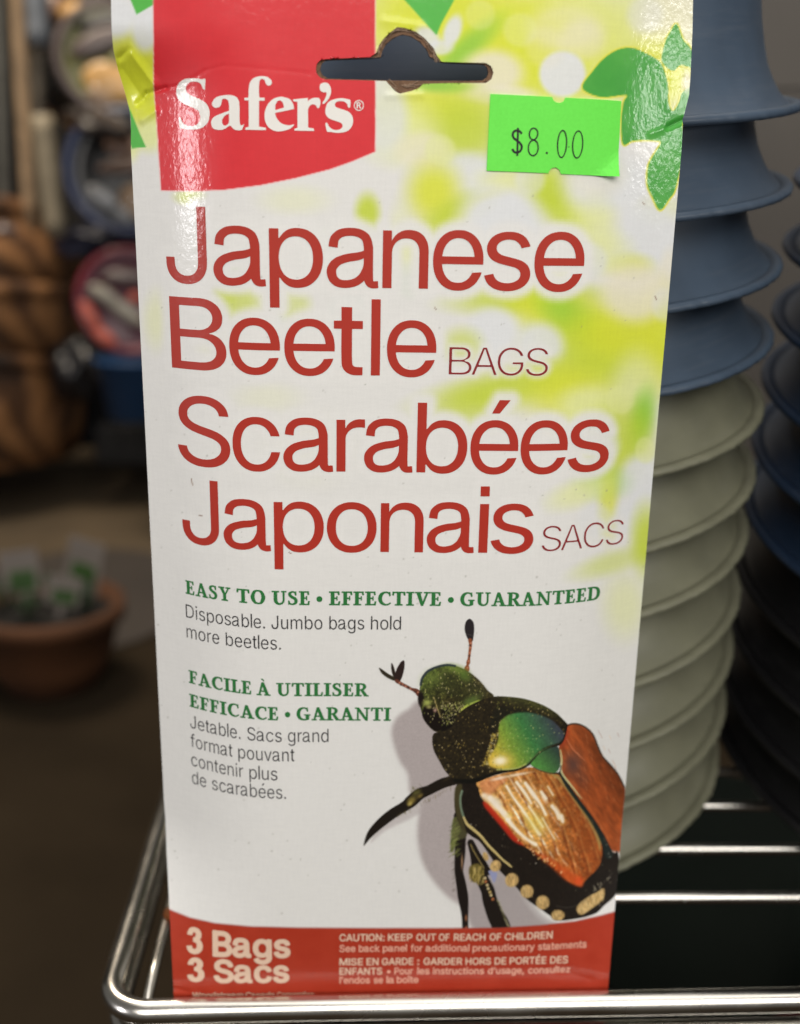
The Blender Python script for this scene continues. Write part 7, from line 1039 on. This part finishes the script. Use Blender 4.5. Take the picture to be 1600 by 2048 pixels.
def rail_path(z, inset=0.0, y0=-0.0042):
    pts = [(0.42, y0 + inset + .0004, z + .0050), (0.2, y0 + inset + .0002, z + .0028), (0.11, y0 + inset, z + .0018), (0.058, y0 + inset, z + .0010)]
    xs = -0.0745 + inset; rc = 0.0115
    pts += [(x, y0 + inset, z + d_) for x, d_ in ((0.02, .0006), (-0.02, .0001), (-0.05, -.0004))]
    for a in np.linspace(270, 180, 13):
        pts.append((xs + rc + rc * math.cos(math.radians(a)), y0 + inset + rc + rc * math.sin(math.radians(a)), z - .0008))
    pts += [(xs - .0008, .05, z - .0008), (xs - .002, .10, z - .0008), (xs - .006, .20, z - .0008), (xs - .011, .34, z - .0008)]
    return pts
bm = bmesh.new(); tube(bm, rail_path(-0.0007), R_, 28); from_bm('top_rail', bm, CHROME, shelf)
bm = bmesh.new(); tube(bm, rail_path(-0.0094, .0012, -.0054), .0026, 24); from_bm('lower_rail', bm, CHROME, shelf)
# snaking wire between the two rails
bm = bmesh.new(); pts_ = []
for i in range(240):
    x = -0.058 + i * .002; pts_.append((x, -.0012, -.0110 + .0016 * math.sin(i * .42)))
tube(bm, pts_, .0011, 10); from_bm('truss_wire', bm, CHROME, shelf)
for y_, r2 in ((on_level(1400, 1795, -.0018).y, .00175), (on_level(1450, 1698, -.0018).y, .00175), (on_level(1440, 1612, -.0018).y, .0017), (.1180, .0017), (.1450, .0017), (.1720, .0017), (.200, .0017)):
    bm = bmesh.new(); tube(bm, [(-.0655, y_, -r2), (.1, y_ - .0001, -r2), (.42, y_ - .0004, -r2)], r2, 20); from_bm('deck_wire', bm, CHROME, shelf)
bm = bmesh.new(); tube(bm, [(-.0650, -.002, -.0056), (-.0656, .02, -.0052), (-.0665, .06, -.0052), (-.069, .34, -.0052)], .0014, 16); from_bm('side_wire', bm, CHROME, shelf)
RUST = plain('rusty_weld', rgba((120, 66, 24)), .8, var=.4, scale=600)
bm = bmesh.new(); bmesh.ops.create_icosphere(bm, subdivisions=2, radius=.0021, matrix=Matrix.Translation((-.0648, .0372, -.003))); from_bm('weld_spot', bm, RUST, shelf)

# ================================================================ NESTED PLANT POTS
def pot_material(name, c, rough=.42):
    k = M(name); nz = k.noise(60, 3, .5); r_ = k.ramp(nz.outputs[0], [(.3, tuple(np.array(c) * .88) + (1,)), (.7, tuple(np.array(c) * 1.1) + (1,))])
    du = k.noise(24, 6, .7, (1, 1, 2.5)); sc_ = k.noise(1, 4, .7, (30, 30, 700)); mm_ = k.n('ShaderNodeMath', operation='MULTIPLY'); k.l(du.outputs[0], mm_.inputs[0]); k.l(sc_.outputs[0], mm_.inputs[1])
    dr = k.ramp(mm_.outputs[0], [(.26, (0, 0, 0, 1)), (.46, (.34, .34, .34, 1))]); mx = k.n('ShaderNodeMix', data_type='RGBA'); k.l(dr.outputs[0], mx.inputs[0]); k.l(r_.outputs[0], mx.inputs[6]); mx.inputs[7].default_value = tuple(np.array(c) * .7 + .075) + (1,)
    k.l(mx.outputs[2], k.b.inputs['Base Color']); k.set(Roughness=rough); f_ = k.noise(3000, 2, .5)
    k.l(k.bump([(nz.outputs[0], .0004, .2), (f_.outputs[0], .00002, .5)]), k.b.inputs['Normal']); return k.m
BLUEG = pot_material('slate_blue_plastic', (.056, .083, .122)); SAGE = pot_material('sage_plastic', (.185, .185, .128)); NAVY = pot_material('navy_plastic', (.016, .032, .066)); BLACKP = pot_material('black_plastic', (.008, .008, .009))
def pot_meshes(R, ragged):
    s = R / 91.0; rg = random.Random(4)
    prof = [(88.0, 1.4), (87.2, 1.9), (86.2, 2.8), (84.2, 5.0), (82.2, 8.2), (80.4, 12), (79.0, 17), (77.7, 23), (76.2, 33), (75.2, 40), (74.5, 48), (72.5, 66), (70.5, 90), (68.5, 118), (67.5, 122), (60, 123.5), (0, 123.5)]
    bm = bmesh.new(); lathe(bm, [(r * MM * s, z * MM) for r, z in prof], 128)
    w = bpy.data.meshes.new('pot_wall'); bm.to_mesh(w); bm.free()
    lip = [(86.8, 1.2), (87.4, 1.8), (88.4, 2.3), (89.6, 2.5), (90.5, 2.3), (91.0, 1.7), (91.1, .9), (90.7, .25), (89.8, 0), (88, .2), (86.8, .7)]
    def wob(a, r, z, j):
        if not ragged or r < .0885 * s: return r, z
        n_ = math.sin(a * 41) * math.sin(a * 17.3 + 1) * math.sin(a * 67 + 2); return r + .00035 * n_, z + (.0005 * max(0, n_) if z > .0025 else 0)
    bm = bmesh.new(); lathe(bm, [(r * MM * s, z * MM) for r, z in lip], 360 if ragged else 128, wob=wob)
    l = bpy.data.meshes.new('pot_rim'); bm.to_mesh(l); bm.free()
    for me in (w, l): me.polygons.foreach_set('use_smooth', np.ones(len(me.polygons), bool)); me.materials.append(None)
    return w, l
def stack(x0, y0, tx, ty, R, hs, ragged, cols_, labels, group, dist_top=True):
    meshes = pot_meshes(R, ragged)
    ax = Vector((tx, ty, 1)).normalized(); q_ = Vector((0, 0, 1)).rotation_difference(ax)
    rg = random.Random(9)
    for h, mat, lab in zip(hs, cols_, labels):
        c = Vector((x0, y0, 0)) * MM + ax * h * MM
        t = thing('plant_pot', lab, 'plant pot', c, group); t.rotation_mode = 'QUATERNION'; t.rotation_quaternion = q_ @ Matrix.Rotation(rg.uniform(0, 6.28), 4, 'Z').to_quaternion()
        for nme, me in zip(('wall', 'rim'), meshes):
            o = bpy.data.objects.new(nme, me); COL.objects.link(o); o.parent = t
            o.material_slots[0].link = 'OBJECT'; o.material_slots[0].material = mat
ordn = ['Second', 'Third', 'Fourth', 'Fifth', 'Sixth', 'Seventh', 'Eighth', 'Ninth', 'Tenth']
labsA = ['Topmost slate blue plant pot behind the carton, its tall side fully showing', 'Slate blue plant pot nested just under the topmost one behind the carton', 'Slate blue plant pot two below the top of the stack behind the carton', 'Lowest slate blue plant pot, its rim overlapping the first sage green pot',
         'Uppermost sage green plant pot, directly under the last slate blue pot'] + ['%s sage green plant pot counted down from the slate blue ones' % ordn[i] for i in range(5)] + ['Bottom sage green plant pot of the stack, its rim touching the chrome wires']
stack(34.28, 133.0, -.0393, -.1357, 90.7, [230.7, 209.3, 187.4, 166.1, 144.0, 122.0, 101.7, 78.9, 57.4, 35.4, 11.4], True, [BLUEG] * 4 + [SAGE] * 7, labsA, 'nested plant pots behind the carton')
labsB = ['Topmost navy plant pot of the dark stack at the right edge', 'Second navy plant pot from the top of the dark stack at the right edge', 'Third navy plant pot from the top of the dark stack at the right edge', 'Fourth navy plant pot from the top of the dark stack at the right edge', 'Fifth navy plant pot from the top of the dark stack at the right edge', 'Lowest navy plant pot, directly above the black pots at the right edge',
         'Uppermost black plant pot, right under the navy pots at the right edge', 'Second black plant pot under the navy pots at the right edge', 'Third black plant pot under the navy pots at the right edge', 'Bottom black plant pot of the dark stack above the chrome wires']
stack(231.5, 116.2, -.013, -.168, 107.1, [208.6, 187.8, 165.4, 143.6, 121.0, 99.2, 76.8, 54.6, 32.6, 13.4], False, [NAVY] * 6 + [BLACKP] * 4, labsB, 'nested dark plant pots at the right edge')

# ================================================================ THE SHOP BEHIND
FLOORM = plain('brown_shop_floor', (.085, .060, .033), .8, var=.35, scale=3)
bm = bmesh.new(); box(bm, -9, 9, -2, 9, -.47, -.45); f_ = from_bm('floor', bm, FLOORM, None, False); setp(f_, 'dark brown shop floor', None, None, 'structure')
SHADEM = plain('floor_shade_brown', (.024, .017, .010), .95, var=.3, scale=3, spec=.08)  # shade of the near floor, put in as a darker sheet
bm = bmesh.new(); box(bm, -3.5, 1.2, -1.2, 1.62, -.4495, -.4445, .002); setp(from_bm('near_floor_shade', bm, SHADEM, None, False), 'dark brown sheet added over the near floor, standing for its shade', 'floor shade')
UND = plain('shade_black', (.004, .004, .0045), .9, var=.3, scale=4, spec=.05)  # board added to darken the space below the shelf, shade as black colour
bm = bmesh.new(); box(bm, -.055, 1.1, -.06, .62, -.345, -.33, .002); setp(from_bm('shade_board', bm, UND, None, False), 'black board added under the wire shelf, standing for the shade there', 'board')
WALLM = plain('dark_back_wall', (.012, .010, .009), .8, var=.4, scale=2)
bm = bmesh.new(); box(bm, -6, .05, 3.9, 3.95, -.45, 3); setp(from_bm('back_wall', bm, WALLM, None, False), 'dark back wall of the shop', None, None, 'structure')
PANELM = plain('taupe_panel', (.075, .065, .054), .6, var=.12, scale=6)
bm = bmesh.new(); box(bm, .05, .9, .50, .51, .02, .8); box(bm, .05, .9, .4975, .4995, .2795, .2805); o = from_bm('rack_back_panel', bm, PANELM, None, False); setp(o, 'grey brown panel closing the back of the pot rack, seen beyond the blue pots', 'panel')

# low things under the wire shelf
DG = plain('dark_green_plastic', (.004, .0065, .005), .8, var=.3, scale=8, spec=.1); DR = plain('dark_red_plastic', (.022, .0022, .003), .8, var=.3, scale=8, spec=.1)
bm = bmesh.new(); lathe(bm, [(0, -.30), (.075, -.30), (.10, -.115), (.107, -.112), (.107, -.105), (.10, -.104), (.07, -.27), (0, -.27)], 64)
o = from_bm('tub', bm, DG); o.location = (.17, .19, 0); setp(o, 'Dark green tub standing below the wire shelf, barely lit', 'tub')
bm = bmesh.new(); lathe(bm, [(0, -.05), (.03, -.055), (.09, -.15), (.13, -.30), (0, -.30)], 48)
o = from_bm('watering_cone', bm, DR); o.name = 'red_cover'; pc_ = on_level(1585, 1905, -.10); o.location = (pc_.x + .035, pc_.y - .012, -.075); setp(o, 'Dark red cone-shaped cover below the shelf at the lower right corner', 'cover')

# wicker baskets, far left
k = M('wicker'); tc = k.n('ShaderNodeTexCoord'); w1 = k.n('ShaderNodeTexWave'); w1.inputs['Scale'].default_value = 4.2; w1.inputs['Distortion'].default_value = 9; w1.inputs['Detail'].default_value = 3; w1.inputs['Detail Scale'].default_value = 1.4; w1.bands_direction = 'DIAGONAL'
k.l(tc.outputs['Object'], w1.inputs[0]); nz = k.noise(7, 4, .6)
md = k.n('ShaderNodeMath', operation='MULTIPLY_ADD'); k.l(w1.outputs[0], md.inputs[0]); md.inputs[1].default_value = .45; k.l(nz.outputs[0], md.inputs[2])
r_ = k.ramp(md.outputs[0], [(.42, (.018, .007, .002, 1)), (.66, (.085, .034, .010, 1)), (.92, (.23, .105, .036, 1))]); k.l(r_.outputs[0], k.b.inputs['Base Color']); k.l(k.bump([(w1.outputs[0], .008, .6)]), k.b.inputs['Normal']); k.set(Roughness=.75); WICK = k.m
Yb = 2.1
cb = at(-60, 640, Yb); sc = (Yb + .25) / 2.11                 # metres per 1000 photo pixels there
def W(px, py, Y): return at(px, py, Y)
for i, (y0_, y1_, r_px, lab) in enumerate(((405, 560, 225, 'Upper brown wicker basket in the blurred pile left of the carton'), (560, 690, 232, 'Middle brown wicker basket in the blurred pile left of the carton'), (690, 900, 236, 'Lowest brown wicker basket in the blurred pile left of the carton'))):
    a_ = W(-60, y0_, Yb); b_ = W(-60, y1_, Yb); h = a_.z - b_.z; r0 = r_px * (Yb + .23) / 2110
    t = thing('wicker_basket', lab, 'basket', (b_.x, Yb, b_.z), 'brown wicker baskets in a pile')
    bm = bmesh.new(); lathe(bm, [(0, 0), (r0 * .90, 0), (r0 * .96, h * .25), (r0 * (.98 if i else .86), h * .6), (r0 * (.95 if i else .74), h * .92), (r0 * (.9 if i else .66), h * .99), (0, h * .97)], 64); from_bm('basket_body', bm, WICK, None).parent = t
    bm = bmesh.new(); rr = r0 * (.925 if i else .72); tube(bm, [(rr * math.cos(a), rr * math.sin(a), h * (.93 + .04 * math.sin(a * 5))) for a in np.linspace(0, 2 * math.pi, 49)[:-1]], .022, 8, True); from_bm('basket_rim', bm, WICK, None).parent = t

# bundle of stakes standing in the baskets
def stake(x0, y0, x1, y1, Y, r, col, lab, k_):
    a, b = at(x0, y0, Y), at(x1, y1, Y); bm = bmesh.new()
    pts = [a.lerp(b, t) for t in np.linspace(0, 1, 9)]; tube(bm, pts, lambda t: r * (1 + .05 * math.sin(t * 40)), 12)
    o = from_bm('garden_stake', bm, plain('stake_wood_%d' % k_, col, .55, var=.3, scale=30)); setp(o, lab, 'stake', 'garden stakes standing in the baskets')
stake(28, -120, 62, 470, 2.0, .014, (.36, .25, .15), 'Pale tan garden stake, leftmost lit one above the wicker baskets', 0)
stake(-6, -120, 10, 470, 2.02, .012, (.10, .10, .09), 'Dark grey garden stake at the left edge of the photo', 1)
stake(62, -120, 84, 470, 2.04, .013, (.20, .17, .13), 'Greyish garden stake beside the pale tan one', 2)
stake(84, 230, 112, 470, 1.98, .021, (.28, .24, .17), 'Short thick beige stake next to the dark round plates', 3)
stake(70, -120, 78, 90, 1.98, .022, (.17, .19, .22), 'Blue grey tube end at the top left corner', 4)

# round enamel-look plates stacked face on
def plate(cx, cy, rpx, Y, yaw, rimc, facec, lab, marks):
    c = at(cx, cy, Y); s = (Y + .233) / 2110; R0 = rpx * s
    t = thing('round_plate', lab, 'plate', c, 'round plates hung in a column'); t.rotation_euler = (math.radians(84), 0, math.radians(yaw))
    bm = bmesh.new(); lathe(bm, [(0, .0), (R0 * .72, .0), (R0 * .84, .012), (R0 * .86, .008), (R0 * .72, -.006), (0, -.006)], 64); from_bm('face', bm, facec).parent = t
    bm = bmesh.new(); tube(bm, [(R0 * .93 * math.cos(a), R0 * .93 * math.sin(a), .012) for a in np.linspace(0, 2 * math.pi, 65)[:-1]], R0 * .085, 10, True); from_bm('rim', bm, rimc).parent = t
    for (mx, my, rx, ry, rot, mat) in marks:
        bm = bmesh.new(); bmesh.ops.create_uvsphere(bm, u_segments=20, v_segments=10, radius=1.0, matrix=Matrix.Translation((mx * s, my * s, .016)) @ Matrix.Rotation(math.radians(rot), 4, 'Z') @ Matrix.Diagonal((rx * s, ry * s, .008, 1)))
        from_bm('mark', bm, mat).parent = t
def pm(name, c, rough=.35, v=.3, sc_=18): return plain(name, c, rough, var=v, scale=sc_, coat=.3)
GOLD = pm('gold_glaze', (.58, .34, .12)); OLIVE = pm('olive_glaze', (.17, .17, .05)); MAUVE = pm('mauve_glaze', (.13, .10, .095)); DKBLUE = pm('deep_blue_glaze', (.018, .03, .085)); GREYW = pm('grey_white_glaze', (.27, .28, .30)); BROWN = pm('brown_glaze', (.17, .10, .07)); NEARBLACK = pm('blackish_glaze', (.006, .006, .008)); CRIM = pm('crimson_glaze', (.16, .015, .03)); CORAL = pm('coral_glaze', (.52, .10, .06)); PLUM = pm('plum_glaze', (.10, .02, .04)); CREAMG = pm('cream_glaze', (.30, .28, .23)); TAN = pm('tan_glaze', (.30, .20, .12))
plate(222, 118, 100, 1.9, 8, MAUVE, OLIVE, 'Top round plate, olive and gold with a mauve rim, left of the carton', [(-10, 30, 66, 22, 25, MAUVE), (10, -42, 62, 34, -10, GOLD), (-18, -70, 30, 16, -30, TAN), (30, 0, 40, 16, 20, OLIVE), (-4, 62, 56, 14, 12, NEARBLACK)])
plate(258, 345, 118, 1.88, 6, DKBLUE, NEARBLACK, 'Dark blue round plate with brown and white patches, second in the column', [(0, 45, 40, 24, 0, BROWN), (10, 12, 66, 15, 8, BROWN), (-48, -50, 34, 15, -38, GREYW), (20, -52, 40, 34, 0, TAN), (-10, -80, 22, 12, -30, GREYW), (-20, 86, 40, 18, 0, NEARBLACK)])
plate(262, 602, 104, 1.86, 6, CRIM, PLUM, 'Crimson round plate with cream streak and coral edge, third in the column', [(-46, 8, 36, 15, -35, CREAMG), (-8, -22, 44, 14, -36, CREAMG), (-76, -32, 13, 38, 28, CORAL), (-52, -70, 30, 14, -42, CORAL), (-10, 46, 44, 14, 0, MAUVE), (10, 6, 14, 11, 0, CORAL)])
# warm things high up, catching the shop lights
for (x, y, rx, ry, Y, mat, lab) in ((150, 28, 30, 20, 2.4, GOLD, 'Gold blurred ornament above the top round plate'), (74, 62, 20, 34, 2.3, TAN, 'Tan blurred ornament between the stakes and the plates'), (72, 108, 14, 26, 2.3, MAUVE, 'Mauve blurred ornament under the tan one'), (96, 212, 28, 22, 2.35, BROWN, 'Brown blurred ornament in front of the dark gap'), (146, 232, 22, 26, 2.3, TAN, 'Dull beige blurred ornament between two round plates'), (110, 15, 26, 30, 2.5, BROWN, 'Brown blurred ornament at the top left'), (6, 460, 26, 12, 1.7, MAUVE, 'Pale mauve blurred tag hanging over the wicker baskets')):
    c = at(x, y, Y); s = (Y + .233) / 2110; bm = bmesh.new()
    lathe(bm, [(0, -ry * s), (rx * s * .5, -ry * s * .87), (rx * s * .86, -ry * s * .5), (rx * s, 0), (rx * s * .86, ry * s * .5), (rx * s * .45, ry * s * .88), (rx * s * .16, ry * s * .96), (rx * s * .16, ry * s * 1.15), (0, ry * s * 1.15)], 32)
    o = from_bm('hanging_ornament', bm, mat); o.location = c; setp(o, lab, 'ornament', 'small ornaments hanging at the back')
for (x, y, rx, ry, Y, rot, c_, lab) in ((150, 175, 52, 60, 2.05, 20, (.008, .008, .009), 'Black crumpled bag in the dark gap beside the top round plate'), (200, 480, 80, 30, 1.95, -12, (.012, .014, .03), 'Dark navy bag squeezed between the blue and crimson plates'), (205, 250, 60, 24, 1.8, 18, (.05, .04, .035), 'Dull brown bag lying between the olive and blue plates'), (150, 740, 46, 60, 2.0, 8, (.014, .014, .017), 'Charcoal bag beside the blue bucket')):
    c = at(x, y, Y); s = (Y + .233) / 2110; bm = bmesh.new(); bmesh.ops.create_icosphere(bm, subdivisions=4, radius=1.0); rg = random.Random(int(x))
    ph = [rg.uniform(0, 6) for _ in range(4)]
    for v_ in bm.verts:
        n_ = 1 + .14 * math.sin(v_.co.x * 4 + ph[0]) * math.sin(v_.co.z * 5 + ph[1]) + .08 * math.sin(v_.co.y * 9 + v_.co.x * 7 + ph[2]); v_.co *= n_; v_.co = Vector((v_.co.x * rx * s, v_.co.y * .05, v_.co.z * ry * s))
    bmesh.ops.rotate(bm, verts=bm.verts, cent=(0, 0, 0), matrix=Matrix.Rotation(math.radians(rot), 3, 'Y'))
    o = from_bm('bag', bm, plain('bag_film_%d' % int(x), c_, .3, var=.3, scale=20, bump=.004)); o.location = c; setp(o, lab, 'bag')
# blue bucket and black crate
BLUEB = plain('blue_bucket_plastic', (.012, .06, .17), .5, var=.15, scale=6)
c = at(275, 772, 1.85); s = (1.85 + .233) / 2110
t = thing('bucket', 'Blue bucket under the crimson plate, half hidden by the carton', 'bucket', c)
bm = bmesh.new(); lathe(bm, [(0, -62 * s), (58 * s, -62 * s), (78 * s, 50 * s), (82 * s, 50 * s), (82 * s, 58 * s), (74 * s, 58 * s), (54 * s, -56 * s), (0, -56 * s)], 48); from_bm('bucket_body', bm, BLUEB).parent = t
bm = bmesh.new(); tube(bm, [(80 * s * math.cos(a), -80 * s * .3 * math.sin(a) - 10 * s, 50 * s - 60 * s * math.sin(a)) for a in np.linspace(0, math.pi, 17)], .006, 8); from_bm('handle', bm, NEARBLACK).parent = t
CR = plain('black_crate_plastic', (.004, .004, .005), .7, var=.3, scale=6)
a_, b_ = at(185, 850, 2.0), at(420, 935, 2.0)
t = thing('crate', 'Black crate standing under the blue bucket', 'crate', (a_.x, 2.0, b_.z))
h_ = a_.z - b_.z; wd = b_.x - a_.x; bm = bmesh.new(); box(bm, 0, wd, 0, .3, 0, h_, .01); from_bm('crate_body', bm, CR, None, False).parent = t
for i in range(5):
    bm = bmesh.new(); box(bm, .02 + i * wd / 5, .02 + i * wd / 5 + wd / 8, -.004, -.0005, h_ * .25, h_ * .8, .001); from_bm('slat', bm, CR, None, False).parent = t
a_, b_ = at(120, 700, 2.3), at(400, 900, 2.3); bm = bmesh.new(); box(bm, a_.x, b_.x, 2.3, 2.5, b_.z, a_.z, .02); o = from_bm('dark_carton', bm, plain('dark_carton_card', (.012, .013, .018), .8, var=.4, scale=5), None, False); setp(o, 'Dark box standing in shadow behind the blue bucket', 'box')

# terracotta pot on a grey mat, with plant labels
Zf = -.4445
MAT_ = plain('grey_mat', (.045, .036, .030), .8, var=.2, scale=4)
c = on_level(150, 1190, Zf + .006); bm = bmesh.new(); lathe(bm, [(0, .006), (.20, .006), (.205, .003), (.205, 0), (0, 0)], 64)
o = from_bm('round_mat', bm, MAT_); o.location = (c.x, c.y, Zf); o.scale = (1.0, 1.25, 1); setp(o, 'Dull grey round mat on the brown floor under the terracotta pot', 'mat')
TERR = plain('terracotta', (.085, .030, .008), .8, var=.25, scale=12, bump=.002); SOIL = plain('dark_soil', (.004, .003, .002), .95, var=.4, scale=30, bump=.01)
c = on_level(85, 1395, Zf); s = .00071
t = thing('terracotta_pot', 'Terracotta bowl pot of dark soil with white and green labels, on the floor', 'plant pot', (c.x, c.y + .05, Zf))
Rr = 142 * s
bm = bmesh.new(); lathe(bm, [(0, 0), (Rr * .62, 0), (Rr * .82, Rr * .42), (Rr * .95, Rr * .95), (Rr * 1.03, Rr * .97), (Rr * 1.03, Rr * 1.18), (Rr * .92, Rr * 1.18), (Rr * .86, Rr * .95), (0, Rr * .95)], 64); from_bm('pot_wall', bm, TERR).parent = t
bm = bmesh.new(); lathe(bm, [(0, Rr * 1.02), (Rr * .5, Rr * 1.04), (Rr * .89, Rr * .99)], 48); from_bm('soil', bm, SOIL).parent = t
LEAFM = plain('seedling_green', (.012, .035, .008), .6, var=.5, scale=30)
rg = random.Random(2)
for (sx_, sy_) in ((-.06, .0), (.0, .03), (.055, .0), (-.02, -.03)):
    bm = bmesh.new()
    for i in range(9):
        a = rg.uniform(0, 6.28); e_ = rg.uniform(.2, 1.1); L_ = rg.uniform(.02, .035); d_ = Vector((math.cos(a) * math.cos(e_), math.sin(a) * math.cos(e_), math.sin(e_))); s_ = d_.cross(Vector((0, 0, 1))).normalized() * L_ * .28
        z0 = Vector((0, 0, .004 + i * .003)); vs4 = [bm.verts.new(z0), bm.verts.new(z0 + d_ * L_ * .5 + s_), bm.verts.new(z0 + d_ * L_), bm.verts.new(z0 + d_ * L_ * .5 - s_)]; bm.faces.new(vs4)
    tube(bm, [(0, 0, -.01), (0, 0, .03)], .0015, 6); o = from_bm('seedling', bm, LEAFM, None, False); o.parent = t; o.location = (sx_, sy_, Rr * 1.0)
LW = plain('white_label_card', (.19, .165, .145), .6, var=.1, scale=20); LG = plain('green_label_print', (.03, .08, .012), .6, var=.3, scale=40)
for (lx, ly, w_, h_, yaw, tilt) in ((-.035, .02, .052, .062, 8, -6), (.030, .035, .056, .075, -20, 10), (-.085, .01, .030, .045, 25, -5), (.02, -.02, .045, .04, 14, 14)):
    g_ = bpy.data.objects.new('plant_label', None); COL.objects.link(g_); g_.parent = t; g_.location = (lx, ly, Rr * 1.0); g_.rotation_euler = (math.radians(-8), math.radians(tilt), math.radians(yaw))
    bm = bmesh.new(); box(bm, -w_ / 2, w_ / 2, -.0006, .0006, .02, .02 + h_, .0004); box(bm, -.004, .004, -.0004, .0004, -.02, .02); from_bm('label_card', bm, LW, None, False).parent = g_
    bm = bmesh.new(); box(bm, -w_ * .30, w_ * .36, -.0014, -.0007, .02 + h_ * .08, .02 + h_ * .55); from_bm('label_print', bm, LG, None, False).parent = g_
